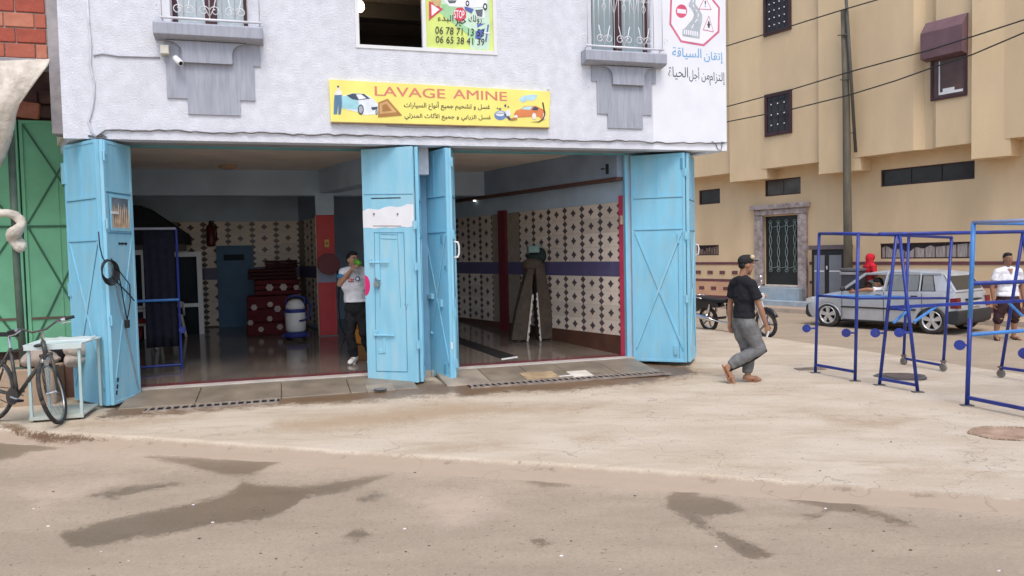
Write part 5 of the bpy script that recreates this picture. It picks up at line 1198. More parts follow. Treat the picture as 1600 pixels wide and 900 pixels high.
MB().tube([BB, HB], .021).tube([BB, SE], .018).tube([(bbx-.125, 0, .74), (WB-.145, 0, .83)], .017).tube([HB, HT], .024).tube([BB, (0, .05, RWH)], .011).tube([BB, (0, -.05, RWH)], .011).tube([SE, (0, .05, RWH)], .010).tube([SE, (0, -.05, RWH)], .010).build('frame', frM, b, smooth=True)
R3 = Matrix.Rotation(ST, 3, Vector((-.31, 0, .95))); ax = Vector((WB, 0, RWH)); cr = Vector(HB)
fk = MB()
for s_ in (-.055, .055): fk.tube([Vector(HB)+R3 @ Vector((0, s_*.7, 0)), Vector(HB)+R3 @ Vector((.05, s_, -.12)), ax + R3 @ Vector((0, s_, 0))], [.018, .016, .011])
fk.tube([Vector(HB)+R3 @ Vector((0, -.06, 0)), Vector(HB)+R3 @ Vector((0, .06, 0))], .02).build('fork', frM, b, smooth=True)
HS = Vector(HT)+Vector((-.02, 0, .10))
MB().tube([HT, HS, HS + R3 @ Vector((.06, 0, .02))], .014).build('stem', chr_, b, smooth=True)
hb = HS + R3 @ Vector((.06, 0, .02))
MB().tube([hb + R3 @ Vector((x, y, z)) for x, y, z in ((-.10, -.25, .05), (-.05, -.16, .05), (.0, -.07, .0), (0, .07, 0), (-.05, .16, .05), (-.10, .25, .05))], .011).build('handlebar', frM, b, smooth=True)
for s_ in (-1, 1):
    MB().tube([hb + R3 @ Vector((-.09, s_*.23, .05)), hb + R3 @ Vector((-.12, s_*.32, .05))], .017).build('grip', blackM, b); MB().tube([hb + R3 @ Vector((-.05, s_*.18, .045)), hb + R3 @ Vector((-.0, s_*.22, .02)), hb + R3 @ Vector((-.03, s_*.30, .015))], .006).build('brake_lever', chr_, b)
    MB().tube([hb + R3 @ Vector((-.07, s_*.20, .05)), hb + R3 @ Vector((-.085, s_*.235, .05))], .02).build('shifter', chr_, b)
MB().tube([SE, (bbx-.155, 0, .90)], .013).build('seat_post', chr_, b); MB().prism([(-.16, -.07), (-.12, -.09), (0, -.04), (.13, -.015), (.13, .015), (0, .04), (-.12, .09), (-.16, .07)], .90, .945, lambda x, y, h: (bbx-.16+x, y, h)).build('saddle', blackM, b, bevel=.015)
MB().lathe([(.088, -.004), (.088, .004)], 24, c=(bbx, -.06, .28), R=RX).build('chainring', mat('worn_black', (.04, .035, .03), .5, .2), b)
MB().tube([(bbx, -.075, .28), (bbx+.165, -.085, .25)], .011).tube([(bbx, .06, .28), (bbx-.165, .085, .31)], .011).build('crank', chr_, b)
for p in ((bbx+.165, -.13, .25), (bbx-.165, .13, .31)): MB().box(p[0]-.045, p[0]+.045, p[1]-.04, p[1]+.04, p[2]-.012, p[2]+.012).build('pedal', blackM, b)
MB().tube([(bbx, -.06, .365), (0, -.06, RWH+.04)], .005).tube([(bbx, -.06, .195), (0, -.06, RWH-.04)], .005).build('chain', MATS['worn_black'], b)
MB().lathe([(.045, -.01), (.03, .01)], 16, c=(0, -.05, RWH), R=RX).build('sprocket', MATS['worn_black'], b)
fx = Vector(HB) + R3 @ Vector((.10, 0, -.06)); MB().box(fx.x-.015, fx.x+.015, fx.y-.04, fx.y+.04, fx.z-.03, fx.z+.03).build('brake_caliper', chr_, b, bevel=.005, seg=1)
# ================================================================== OCHRE BUILDING ACROSS THE SIDE STREET
Q0 = Vector((8.85, 23.1, 0)); OD = Vector((.554, -.833, 0)).normalized(); ON = Vector((-OD.y*-1, 0, 0))
ON = Vector((OD.y, -OD.x, 0))           # outward, towards the street
OANG = math.atan2(OD.y, OD.x)           # local x along OD, local y = left of OD = -ON (into the building)
ob_ = thing('ochre_building', 'ochre rendered building with stepped upper floor, dark strip windows and a marble doorway', 'building', Q0, OANG)
def oc(px, py, off=0.0):
    """pixel -> (u, z) on the plane 'off' metres in front of the ground-floor wall"""
    d = ray(px, py); Q = Q0 + ON*off; k = (Q-CAMP).dot(ON)/d.dot(ON); X = CAMP+d*k - Q0; return X.dot(OD), X.z
def oworld(u, off, z): return Q0 + OD*u + ON*off + Vector((0, 0, z))
ocM = mat('ochre_render', (.68, .515, .315), .92, .06, 1.2, .5, 40, dirt=(.58, .43, .26), dscale=.7, damt=.6, stretch=(1, 1, .35))
ocP = mat('purple_stripe', (.15, .06, .065), .8, .1, 5); ocB = mat('salmon_base', (.60, .36, .22), .9, .08, 2, .3, 40)
holes = []
def hole(x0, y0, x1, y1):
    a = oc(x0, (y0+y1)/2)[0]; b = oc(x1, (y0+y1)/2)[0]; c = (oc(x0, y1)[1]+oc(x1, y1)[1])/2; d = (oc(x0, y0)[1]+oc(x1, y0)[1])/2
    holes.append((a, b, c, d)); return a, b, c, d
SW = [hole(1376, 258.5, 1523, 286), hole(1375, 379, 1520, 404), hole(1195, 279, 1251, 305), hole(1092, 296, 1125, 319), hole(1088, 383, 1123, 399)]
DR = (oc(1194, 400)[0], oc(1249, 400)[0], oc(1220, 445)[1], oc(1220, 337)[1]); holes.append(DR)
ZU = 4.05                                # underside of the projecting upper floor
ZT = 11.0
us = sorted({-14.0, 12.0, *[k for h in holes for k in h[:2]]}); zs = sorted({-.2, ZU+.6, *[k for h in holes for k in h[2:]]})
MB().rects(us, zs, lambda u, z: not any(a < u < b and c < z < d for a, b, c, d in holes), 0, .25).build('ground_floor_wall', ocM, ob_)
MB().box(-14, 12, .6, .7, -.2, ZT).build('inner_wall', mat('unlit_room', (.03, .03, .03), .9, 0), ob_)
# projecting upper floor: long faces parallel to the street with saw-tooth notches facing down the street
OFF = .55
def ou(px, py): return oc(px, py, OFF)[0]
t1, t1e, t2, t2e, t0, t0e = ou(1272, 260), ou(1343, 248), ou(1506, 230), ou(1578, 222), ou(1135, 270), ou(1197, 262)
g = .12
foot = [(-14, .05), (-14, -OFF), (ou(1427, 233), -OFF), (ou(1440, 233), -OFF+.16), (ou(1452, 233), -OFF+.16), (ou(1462, 233), -OFF), (12, -OFF), (12, .05)]
zl = sum(oc(x, y, OFF)[1] for x, y in ((1205, 261.5), (1272, 252), (1345, 248), (1425, 233.5), (1506, 227)))/5
UH = []
def uhole(x0, y0, x1, y1):
    a = oc(x0, (y0+y1)/2, OFF)[0]; b = oc(x1, (y0+y1)/2, OFF)[0]; c = (oc(x0, y1, OFF)[1]+oc(x1, y1, OFF)[1])/2; d = (oc(x0, y0, OFF)[1]+oc(x1, y0, OFF)[1])/2
    return a, b, c, d
MB().prism(foot, zl, ZT, lambda a, b, h: (a, b, h)).build('upper_wall', ocM, ob_)
# lower hanging corbels in the notches
for a, b_, px, py in ((t0, t0e, 1165, 282.5), (t1, t1e, 1305, 270), (t2, t2e, 1540, 247)):
    z_ = oc(px, py, OFF)[1]; a = a+.22
    MB().prism([(a, .04), (a, -OFF-.10), (b_, -OFF+.02), (b_, .04)], z_, ZT-.01, lambda u, v, h: (u, v, h)).build('angled_bay', ocM, ob_)
MB().box(-14, 12, 0, 6, ZT, ZT+.2).build('roof', ocM, ob_)
# purple stripes and vents of the base
def stripe(y, h, name='base_stripe'):
    z_ = oc(1110, y)[1]
    a_ = DR[0]-.42; b_ = DR[1]+.36
    MB().box(-14, a_, -.018, -.002, z_-h/2, z_+h/2).build(name, ocP, ob_); MB().box(b_, 12, -.018, -.002, z_-h/2, z_+h/2).build(name, ocP, ob_)
    return z_
zs1 = stripe(411.5, .085); zs2 = stripe(437.5, .085); zs3 = stripe(464, .13)
MB().box(-14, DR[0]-.42, -.012, -.001, zs3+.06, zs2-.045).build('base_panel', ocB, ob_); MB().box(DR[1]+.36, 12, -.012, -.001, zs3+.06, zs2-.045).build('base_panel', ocB, ob_)
vme = None
for k in range(-4, 12):
    for zv, sh in ((oc(1110, 425.5)[1], 0), (oc(1110, 450)[1], .15)):
        u = oc(1110, 425)[0] + .53*k + sh
        if DR[0]-.6 < u < DR[1]+.5: continue
        if vme is None: o = MB().box(-.11, .11, -.026, -.013, -.055, .055).build('vent_block', ocP, ob_); vme = o.data
        else: o = bpy.data.objects.new('vent_block', vme); COL.objects.link(o); o.parent = ob_
        o.location = (u, 0, zv)
# strip windows
dimG = mat('dim_glass', (.03, .028, .03), .15, .2, 3); frM2 = mat('dark_window_frame', (.06, .028, .03), .6, .1)
def stripwin(h, m, curtain=None, fr=.035):
    a, b, c, d = h; o = MB().box(a, a+fr, .04, .10, c, d).box(b-fr, b, .04, .10, c, d).box(a+fr, b-fr, .04, .10, c, c+fr).box(a+fr, b-fr, .04, .10, d-fr, d).build('window', frM2, ob_)
    n = max(1, round((b-a)/.7)); 
    for k in range(n):
        x0 = a+fr+(b-a-2*fr)*k/n; x1 = a+fr+(b-a-2*fr)*(k+1)/n
        MB().box(x0+.01, x1-.01, .07, .08, c+fr, d-fr).build('pane', m, o)
    if curtain:
        n2 = 40; top = [(a+fr+(b-a-2*fr)*k/n2, (c+(d-c)*(.62+.10*math.sin(k*.9)+.12*math.sin(k*.33+1))) if k < n2*.62 else d-(d-c)*(.28-.2*(k/n2-.62)/.38)) for k in range(n2+1)]
        MB().prism([(a+fr, c+fr*.5)] + [(x, min(z, d-.02)) for x, z in top] + [(b-fr, c+fr*.5)], .055, .066).build('curtain', curtain, o)
        for k in range(9): x = a+(b-a)*(k+.5)/9; MB().box(x-.006, x+.006, .035, .05, c+.02, d-.04).build('bar', frM2, o)
    return o
stripwin(SW[0], dimG); stripwin(SW[1], dimG, mat('pale_torn_curtain', (.36, .32, .29), .9, .3, 6, stretch=(6, 1, .6))); stripwin(SW[2], mat('grey_pane', (.085, .08, .075), .3, .3, 2)); stripwin(SW[3], dimG); stripwin(SW[4], dimG, mat('brown_curtain', (.20, .15, .12), .9, .3, 6))
# upper windows with white studs, purple frames
studM = mat('white_stud', (.8, .8, .8), .4, 0)
def upwin(x0, y0, x1, y1, n0, n1, sx0, sy0):
    a, b, c, d = uhole(x0, y0, x1, y1)
    o = MB().box(a, b, -OFF-.05, -OFF-.002, c, c+.10).box(a, a+.08, -OFF-.05, -OFF-.002, c+.1, d).box(b-.09, b, -OFF-.05, -OFF-.002, c+.1, d).box(a+.08, b-.09, -OFF-.05, -OFF-.002, d-.1, d).build('window', frM2, ob_)
    MB().box(a+.08, b-.09, -OFF-.012, -OFF-.003, c+.1, d-.1).build('pane', dimG, o)
    for i in range(n0):
        for j in range(n1):
            u = a+.12+(b-a-.26)*(i+.5)/n0; z_ = c+.16+(d-c-.34)*(j+.5)/n1
            MB().sphere((u, -OFF-.035, z_), .022, 8, 6).build('grille_stud', studM, o, smooth=True)
    gr = MB()
    for i in range(n0): u = a+.12+(b-a-.26)*(i+.5)/n0; gr.box(u-.006, u+.006, -OFF-.028, -OFF-.018, c+.1, d-.1)
    for j in range(n1): z_ = c+.16+(d-c-.34)*(j+.5)/n1; gr.box(a+.08, b-.09, -OFF-.018, -OFF-.010, z_-.006, z_+.006)
    gr.build('grille', frM2, o)
upwin(1196, 144, 1238, 211, 3, 3, 0, 0); upwin(1194, -12, 1237, 52, 4, 4, 0, 0)
# window with a maroon canopy box
a, b, c, d = uhole(1455, 90, 1512, 154)
o = MB().box(a, a+.06, -OFF-.04, -OFF-.002, c, d).box(b-.05, b, -OFF-.04, -OFF-.002, c, d).box(a+.06, b-.05, -OFF-.04, -OFF-.002, c, c+.06).build('window', frM2, ob_)
MB().box(a+.06, b-.05, -OFF-.010, -OFF-.002, c+.06, d).build('pane', mat('brown_pane', (.10, .06, .055), .25, .2, 3), o)
MB().box(a+.20, a+.225, -OFF-.03, -OFF-.012, c+.12, d-.05).box(a+.225, b-.1, -OFF-.03, -OFF-.012, c+.12, c+.18).box(a+.30, b-.3, -OFF-.032, -OFF-.013, c+.18, c+.26).build('white_sash', alu, o)
a2, b2, c2, d2 = uhole(1448, 45, 1513, 90)
mc = mat('maroon_canopy', (.16, .09, .10), .6, .1, 4)
MB().prism([(-.30, c2+.02), (-.02, c2-.02), (-.002, d2+.25), (-.05, d2+.25), (-.30, d2-.05)], a2, b2, lambda y, z, h: (h, -OFF+y, z)).build('window_canopy', mc, ob_)
# doorway: marble surround, step, grille door
mar = mat('veined_marble', (.33, .27, .255), .5, .30, 7, dirt=(.60, .54, .50), dscale=6, damt=.8); da, db, dc, dd = DR
MB().box(da-.30, da, -.10, .06, -.1, dd+.03).build('door_jamb', mar, ob_, bevel=.02); MB().box(db, db+.30, -.10, .06, -.1, dd+.03).build('door_jamb', mar, ob_, bevel=.02)
MB().box(da-.30, db+.30, -.12, .06, dd+.033, dd+.20).build('door_lintel', mar, ob_, bevel=.02); MB().box(da-.42, db+.40, -.20, .05, dd+.203, dd+.36).build('door_cornice', mar, ob_, bevel=.03)
MB().box(da, db, .09, .14, dc, dd).build('door', mat('dark_door', (.018, .022, .022), .35, .1, 4), ob_)
dg_ = MB(); gy = .06
for k in range(4):
    x = da+.2+(db-da-.4)*k/3; z0_, z1_ = dc+.45, dd-.18; h_ = z1_-z0_
    for s_ in (-1, 1): dg_.tube([(x+s_*.045*math.sin(j/16*math.pi*4), gy, z0_+h_*j/16) for j in range(17)], .011, 6)
    dg_.tube([(x+.06*math.cos(q_), gy, z1_+.05*math.sin(q_)) for q_ in np.linspace(0, 6.28, 11)], .010, 5); dg_.tube([(x+.06*math.cos(q_), gy, z0_+.05*math.sin(q_)) for q_ in np.linspace(0, 6.28, 11)], .010, 5)
    if k < 3:
        for z_ in (z0_+.12, z1_-.12): dg_.tube([(x, gy, z_), (x+.09, gy, z_-.05), (x+(db-da-.4)/3, gy, z_)], .009, 5)
dg_.build('door_grille', mat('grey_green_iron', (.22, .29, .27), .6, .1, 8), ob_, smooth=True)
MB().box(da-.02, db+.02, -.14, .1, dc-.07, dc-.004).build('door_sill', mat('pale_sill', (.55, .50, .46), .7, .1, 5), ob_, bevel=.01)
bst = mat('pale_blue_step', (.34, .42, .47), .85, .12, 3, dirt=(.38, .30, .24), dscale=2, damt=.5)
MB().box(da-.05, db+.18, -.30, .1, -.1, dc-.073).build('door_step', bst, ob_, bevel=.02); MB().box(da-.30, db+.95, -.62, -.301, -.1, .12).build('door_step', bst, ob_, bevel=.02)
# pavement on that side with kerb
pv = mat('dusty_pavement', (.44, .325, .235), .9, .1, 2, .3, 40, dirt=(.36, .26, .18), dscale=1, damt=.7); kb = mat('kerb_concrete', (.42, .34, .27), .9, .12, 4, .3, 40)
W_ = 1.25
def ostrip(name, u0, u1, v0, v1, z0, z1, m):
    P = [oworld(u, v, z) for u, v, z in ((u0, v0, z0), (u1, v0, z0), (u1, v1, z0), (u0, v1, z0), (u0, v0, z1), (u1, v0, z1), (u1, v1, z1), (u0, v1, z1))]
    return struct(MB().add(P, [(0, 3, 2, 1), (4, 5, 6, 7), (0, 1, 5, 4), (1, 2, 6, 5), (2, 3, 7, 6), (3, 0, 4, 7)]).build(name, m))
ostrip('pavement', -14, 12, -.3, W_, -.4, -.03, pv)
kerb_o = ostrip('kerb', -14, 12, W_+.005, W_+.16, -.4, -.028, kb)
# ------------------------------------------------------------------ utility pole, wires, cabinets
pb = Pz(1324, 452, -.03); 
pu = oc(1324, 452)[0]
base = oworld(oc(1326, 440, .72)[0], .72, -.03)
pm = mat('weathered_pole', (.13, .115, .085), .85, .2, 4, .4, 30, stretch=(4, 4, .5))
up = thing('utility_pole', 'tall grey-brown utility pole standing against the ochre building', 'pole', base)
d = ray(1318, 15); tz = (base.y/d.y*d + CAMP); tx = tz.x-base.x; th = tz.z+.03
MB().tube([(0, 0, 0), (tx*.3+.01, 0, th*.33), (tx*.7+.03, 0, th*.7), (tx, 0, th)], [.125, .11, .095, .075], 14).build('shaft', pm, up, smooth=True)
d = ray(1337, 238); b2_ = (base.y-.16)/d.y*d + CAMP-base; d = ray(1321, -20); t2_ = (base.y-.16)/d.y*d + CAMP-base
MB().tube([b2_, t2_], .042, 10).build('conduit', mat('dark_conduit', (.09, .085, .07), .7, .1), up, smooth=True)
for k in (.12, .45, .72):
    p_ = b2_*(1-k)+t2_*k; MB().beam(p_, (p_.x-.22, 0, p_.z), .03).build('strap', pm, up)
MB().box(.12, .34, -.06, .05, 1.02, 1.05).build('small_bracket', mat('grey_iron', (.2, .2, .2), .6, .1), up)
wM = mat('wire_black', (.03, .03, .03), .6, 0)
def wire(label, pts, off, sag=.05):
    P = [oworld(*[(lambda q: (q[0], off, q[1]))(oc(x, y, off))][0]) for x, y in pts]
    o = MB().tube(P, .017, 6).build('overhead_wire', wM, smooth=True); tag(o, label, 'wire', 'overhead wires across the ochre building'); return o
wire('uppermost overhead wire crossing the ochre building and leaving at the top of the frame', [(1060, 93), (1138, 71), (1200, 52), (1260, 33), (1318, 15), (1380, -3), (1440, -22)], .95)
wire('middle overhead wire running up to the maroon window canopy', [(1060, 186), (1138, 166), (1240, 139), (1325, 113), (1450, 79), (1520, 57), (1600, 31), (1680, 2)], .95)
wire('lowest overhead wire, passing under the maroon window canopy', [(1060, 205), (1138, 190), (1240, 170), (1325, 149), (1400, 126), (1450, 108), (1520, 85), (1600, 51), (1680, 20)], .95)
# black cabinet with two grey doors, beside the doorway
a = oc(1268, 420, .35)[0]; b = oc(1319, 420, .35)[0]; zc0 = oc(1290, 390, .35)[1]; 
cb = thing('meter_cabinet', 'black street cabinet with two grey doors beside the marble doorway', 'cabinet', oworld(a, .35, -.03), OANG)
Lc = b-a; H_ = zc0+.03
MB().box(0, Lc, 0, .33, 0, H_).build('body', mat('cabinet_black', (.02, .02, .024), .5, .1, 5), cb, bevel=.015)
for x0, x1 in ((.10, Lc*.42), (Lc*.56, Lc-.08)): 
    o = MB().box(x0, x1, -.02, -.001, .15, H_-.16).build('door', mat('cabinet_grey', (.20, .21, .23), .5, .08, 4), cb, bevel=.006); MB().box(x0+.01, x1-.01, -.024, -.0205, H_*.62, H_*.64).build('door_seam', alu, o)
MB().box(Lc*.47, Lc*.50, -.02, -.001, H_*.66, H_*.72).build('latch', alu, cb)
MB().box(-.08, Lc+.06, -.04, .34, H_+.002, H_+.13).build('top', mat('cabinet_top', (.14, .11, .12), .8, .1), cb, bevel=.01)
a = oc(1315, 440, 1.2)[0]; b = oc(1344, 440, 1.2)[0]; z1_ = oc(1330, 419, 1.2)[1]
gb = thing('wheelie_bin', 'dark grey bin at the foot of the utility pole', 'bin', oworld(a, 1.24, -.03), OANG)
Lb = b-a; Hb = z1_+.03
MB().add([(.04, .02, .0), (Lb-.04, .02, 0), (Lb-.04, .36, 0), (.04, .36, 0), (0, 0, Hb-.08), (Lb, 0, Hb-.08), (Lb, .4, Hb-.08), (0, .4, Hb-.08)], [(0, 3, 2, 1), (4, 5, 6, 7), (0, 1, 5, 4), (1, 2, 6, 5), (2, 3, 7, 6), (3, 0, 4, 7)]).build('body', mat('bin_grey', (.07, .07, .078), .6, .1), gb, bevel=.02)
MB().box(-.03, Lb+.03, -.04, .42, Hb-.078, Hb).build('lid', mat('bin_lid', (.12, .12, .13), .5, .1), gb, bevel=.02); MB().box(.0, Lb, -.052, -.041, Hb-.17, Hb-.10).build('handle', mat('bin_pale', (.33, .33, .34), .5, .1), gb)
# ================================================================== BLUE DRYING RACKS ON THE FORECOURT
def gz(p): return zap(p.x, p.y)
def gp_(px, py):
    z = -.05
    for _ in range(5): q = Pz(px, py, z); z = gz(q)
    return Vector((q.x, q.y, z))
RT = .021
def bar(name, pts, par, m=rackB, r=RT): 
    mb = MB(); mb.T = Matrix.Translation(-par.location); mb.tube(pts, r, 10); return mb.build(name, m, par, smooth=True)
def sq(name, p, q, par, m=rackB, w=.038):
    mb = MB(); mb.T = Matrix.Translation(-par.location); mb.beam(p, q, w); return mb.build(name, m, par, bevel=.004, seg=1)
def foot(p, par):
    mb = MB(); mb.T = Matrix.Translation(-par.location); mb.cbox((p.x, p.y, p.z+.006), (.13, .07, .012)); return mb.build('foot_plate', mat('foot_steel', (.12, .11, .10), .6, .2), par)
def peg(p, dirv, par, L=.13):
    d = Vector(dirv).normalized(); e = p + d*L
    mb = MB(); mb.T = Matrix.Translation(-par.location); mb.tube([p, e], .014, 8); mb.mi(1).lathe([(.055, -.006), (.058, 0), (.055, .006)], 18, c=e, R=(Vector((CAMP.x, CAMP.y, e.z))-e).to_track_quat('Z', 'Y').to_matrix()); return mb.build('peg', [rackB, rackB], par)
def castor(p, par, d):
    q = p + Vector((0, 0, .055)); mb = MB(); mb.T = Matrix.Translation(-par.location); d = Vector(d).normalized(); R = d.to_track_quat('Z', 'Y').to_matrix()
    mb.lathe([(.02, -.02), (.052, -.018), (.055, 0), (.052, .018), (.02, .02)], 16, c=q, R=R); mb.mi(1).tube([q + Vector((0, 0, 0)) + d*.03, q + d*.03 + Vector((0, 0, .09))], .010, 6).tube([q - d*.03, q - d*.03 + Vector((0, 0, .09))], .010, 6).box(q.x-.03, q.x+.03, q.y-.03, q.y+.03, q.z+.08, q.z+.10)
    return mb.build('castor', [mat('castor_grey', (.20, .18, .16), .8, .2), mat('castor_fork', (.16, .12, .10), .5, .2)], par)
def ztop(p, px, py): d = ray(px, py); return HC + d.z*(p.y/d.y)
def up(p, z): return Vector((p.x, p.y, z))
def on_y(px, py, p): d = ray(px, py); return CAMP + d*(p.y/d.y)
# --- rack A: box-shaped frame; plain feet on the left portal, castors on the right one
P1, P2, P3, P4 = gp_(1274, 583), gp_(1336, 596), gp_(1412, 570), gp_(1474, 580)
A = thing('drying_rack', 'box-shaped blue tubular drying rack, leftmost of the racks on the forecourt', 'drying rack', P1, 0, 'blue tubular drying racks on the forecourt')
zt = [ztop(P1, 1280, 365), ztop(P2, 1341, 365), ztop(P3, 1420, 368), ztop(P4, 1487, 371)]
PP = [P1, P2, P3, P4]; T = [on_y(x, y, p) for (x, y), p in zip(((1280, 365), (1341, 365), (1420, 368), (1487, 371)), PP)]
for i, p in enumerate(PP): bar('post', [p + Vector((0, 0, .0 if i < 2 else .12)), T[i]], A)
bar('top_bar', [T[0], T[1]], A); bar('top_bar', [T[2], T[3]], A); bar('top_rail', [T[0], T[2]], A); bar('top_rail', [T[1], T[3]], A)
def lerp(p, t, f): return p*(1-f)+t*f
m = [on_y(1278, 462, P1), on_y(1338, 466, P2), on_y(1417, 464, P3), on_y(1482, 466, P4)]
bar('middle_rail', [m[0], m[2]], A, rackL, .018); bar('middle_rail', [m[1], m[3]], A, rackB, .018); bar('middle_bar', [m[0], m[1]], A, rackB, .018)
bo = [on_y(1275, 570, P1), on_y(1337, 581, P2), on_y(1413, 560, P3), on_y(1474, 571, P4)]
sq('bottom_bar', bo[0], bo[1], A, rackB, .036); sq('bottom_bar', bo[2], bo[3], A, rackB, .036)
for p in (P1, P2): foot(p, A)
wd = (P4-P3).normalized()
for p in (P3, P4): castor(p, A, (P4-P3).cross(Vector((0, 0, 1))))
pd_ = (P1-P3); pd_.z = 0
for p, (x, y) in ((P1, (1275, 513)), (P2, (1338, 520))): peg(on_y(x, y, p), Vector((-1, .1, 0)), A)
# --- rack B: two A-frames joined by a long top rail
L1, L2 = gp_(1374, 602), gp_(1434, 613)
R1 = gp_(1564, 590)
B = thing('drying_rack', 'blue A-frame drying rack with one long top rail, between the two box-shaped racks', 'drying rack', L1, 0, 'blue tubular drying racks on the forecourt')
mid = (L1+L2)/2; ap = on_y(1403, 368, mid); wv = L2-L1
R2 = R1 + wv; midR = (R1+R2)/2; apR = Vector((midR.x, midR.y, ap.z))
bar('leg', [L1, ap+Vector((-.02, 0, 0))], B); bar('leg', [L2, ap+Vector((.02, 0, 0))], B); bar('leg', [R1+Vector((0, 0, .1)), apR], B); bar('leg', [R2+Vector((0, 0, .1)), apR], B)
ov = (apR-ap).normalized(); bar('top_rail', [ap-ov*.28+Vector((0, 0, .02)), apR+ov*.2+Vector((0, 0, .02))], B, rackB, .024)
mz = on_y(1385, 480, mid).z; f = (mz-mid.z)/(ap.z-mid.z)
for a, ap_ in ((L1, ap), (L2, ap)): pass
ml, mr_ = mid*(1-f)+ap*f, midR*(1-f)+apR*f
ml.z = mr_.z = mz
sq('middle_rail', ml-ov*.12, mr_+ov*.1, B, rackB, .04)
a1 = L1*(1-f)+ap*f; a2 = L2*(1-f)+ap*f; a1.z = a2.z = mz-.03; bar('cross_bar', [a1, a2], B, rackB, .016)
dz = Vector((0, 0, -.20)); sq('brace', ml+ov*.22, ml+dz+ov*.0+Vector((-.06, 0, 0)), B, rackL, .03); sq('brace', ml+ov*.62, ml+dz+ov*.24, B, rackL, .03); sq('brace', mr_-ov*.25, mr_+dz, B, rackL, .03); 
f2 = .045; sq('bottom_bar', L1*(1-f2)+ap*f2, L2*(1-f2)+ap*f2, B, rackB, .036); sq('bottom_bar', R1*(1-.07)+apR*.07, R2*(1-.07)+apR*.07, B, rackB, .036)
for p in (L1, L2): foot(p, B)
for p in (R1, R2): castor(p, B, wv.cross(Vector((0, 0, 1))))
for p, ap_, (x, y) in ((L1, ap, (1381, 519)), (L2, ap, (1422, 521))):
    h_ = (on_y(x, y, p).z-p.z)/(ap_.z-p.z); peg(p*(1-h_)+ap_*h_, Vector((-1, .1, 0)), B)
# --- rack C: nearer box-shaped frame, cut by the right edge of the photograph
C1 = gp_(1511, 634); wvC = (P2-P1); C2 = C1 + wvC; dl = (P3-P1); C3 = C1 + dl; C4 = C2 + dl
for p in (C2, C3, C4): p.z = gz(p)
Cc = thing('drying_rack', 'blue drying rack with light blue scuffed posts, nearest to the viewer', 'drying rack', C1, 0, 'blue tubular drying racks on the forecourt')
hC = on_y(1521, 348, C1).z - C1.z
lean = on_y(1521, 348, C1)-C1; lean.z = 0
Ct = [p + Vector((0, 0, hC)) + lean for p in (C1, C2, C3, C4)]
for i, p in enumerate((C1, C2, C3, C4)):
    bar('post', [p + Vector((0, 0, 0 if i < 2 else .12)), p*(.52)+Ct[i]*.48], Cc, rackB, .024); bar('post', [p*(.52)+Ct[i]*.48, Ct[i]], Cc, rackL if i == 0 else rackB, .024)
for a, b in ((0, 1), (2, 3)): bar('top_bar', [Ct[a], Ct[b]], Cc, mat('rack_silver_blue', (.22, .26, .42), .35, .1))
for a, b in ((0, 2), (1, 3)): bar('top_rail', [Ct[a], Ct[b]], Cc, rackL, .022)
for yy, mm, rr in ((443, rackB, .024), (523, rackL, .022)):
    zz_ = on_y(1516, yy, C1).z-C1.z; k = zz_/hC
    for a, b in (((C1, Ct[0]), (C3, Ct[2])), ((C2, Ct[1]), (C4, Ct[3]))): bar('middle_rail', [a[0]*(1-k)+a[1]*k, b[0]*(1-k)+b[1]*k], Cc, mm, rr)
zz_ = (on_y(1512, 621, C1).z-C1.z)/hC
for a, b in ((0, 1), (2, 3)):
    p, q = (C1, C2, C3, C4)[a], (C1, C2, C3, C4)[b]; sq('bottom_bar', p*(1-zz_)+Ct[a]*zz_, q*(1-zz_)+Ct[b]*zz_, Cc, rackB, .038)
for p in (C1, C2): foot(p, Cc)
for p in (C3, C4): castor(p, Cc, wvC.cross(Vector((0, 0, 1))))
for i, p in ((0, C1), (1, C2)):
    k = (on_y(1515, 539, C1).z-C1.z)/hC; peg(p*(1-k)+Ct[i]*k, Vector((-1, .1, 0)), Cc, .10)
# ================================================================== PEOPLE
_fold = bpy.data.textures.new('cloth_folds', 'CLOUDS'); _fold.noise_scale = .13; _fold.noise_depth = 2
def remesh(mb, name, m, parent, vox, it=2, shade=True, fold=0.0):
    o = mb.build(name, m, None, recalc=True)
    md = o.modifiers.new('r', 'REMESH'); md.mode = 'VOXEL'; md.voxel_size = vox; md.use_smooth_shade = shade
    if it: s_ = o.modifiers.new('s', 'SMOOTH'); s_.iterations = it; s_.factor = .5
    if fold: d_ = o.modifiers.new('d', 'DISPLACE'); d_.texture = _fold; d_.texture_coords = 'LOCAL'; d_.strength = fold; d_.mid_level = .30
    me = bpy.data.meshes.new_from_object(o.evaluated_get(bpy.context.evaluated_depsgraph_get()))
    o.modifiers.clear(); o.data = me; me.name = name
    if not me.materials: me.materials.append(m)
    o.parent = parent; return o
def cap_(mb, p, q, r0, r1, ends=True, n=12):
    p, q = Vector(p), Vector(q); mb.tube([p, q], [r0, r1], n)
    if ends: mb.sphere(p, r0*.995, n, 8).sphere(q, r1*.995, n, 8)
    return mb
def basis(f):      # columns: right, forward, up for a horizontal-ish facing vector
    f = Vector(f).normalized(); r = f.cross(Vector((0, 0, 1))).normalized(); u = r.cross(f).normalized()
    return Matrix((r, f, u)).transposed()
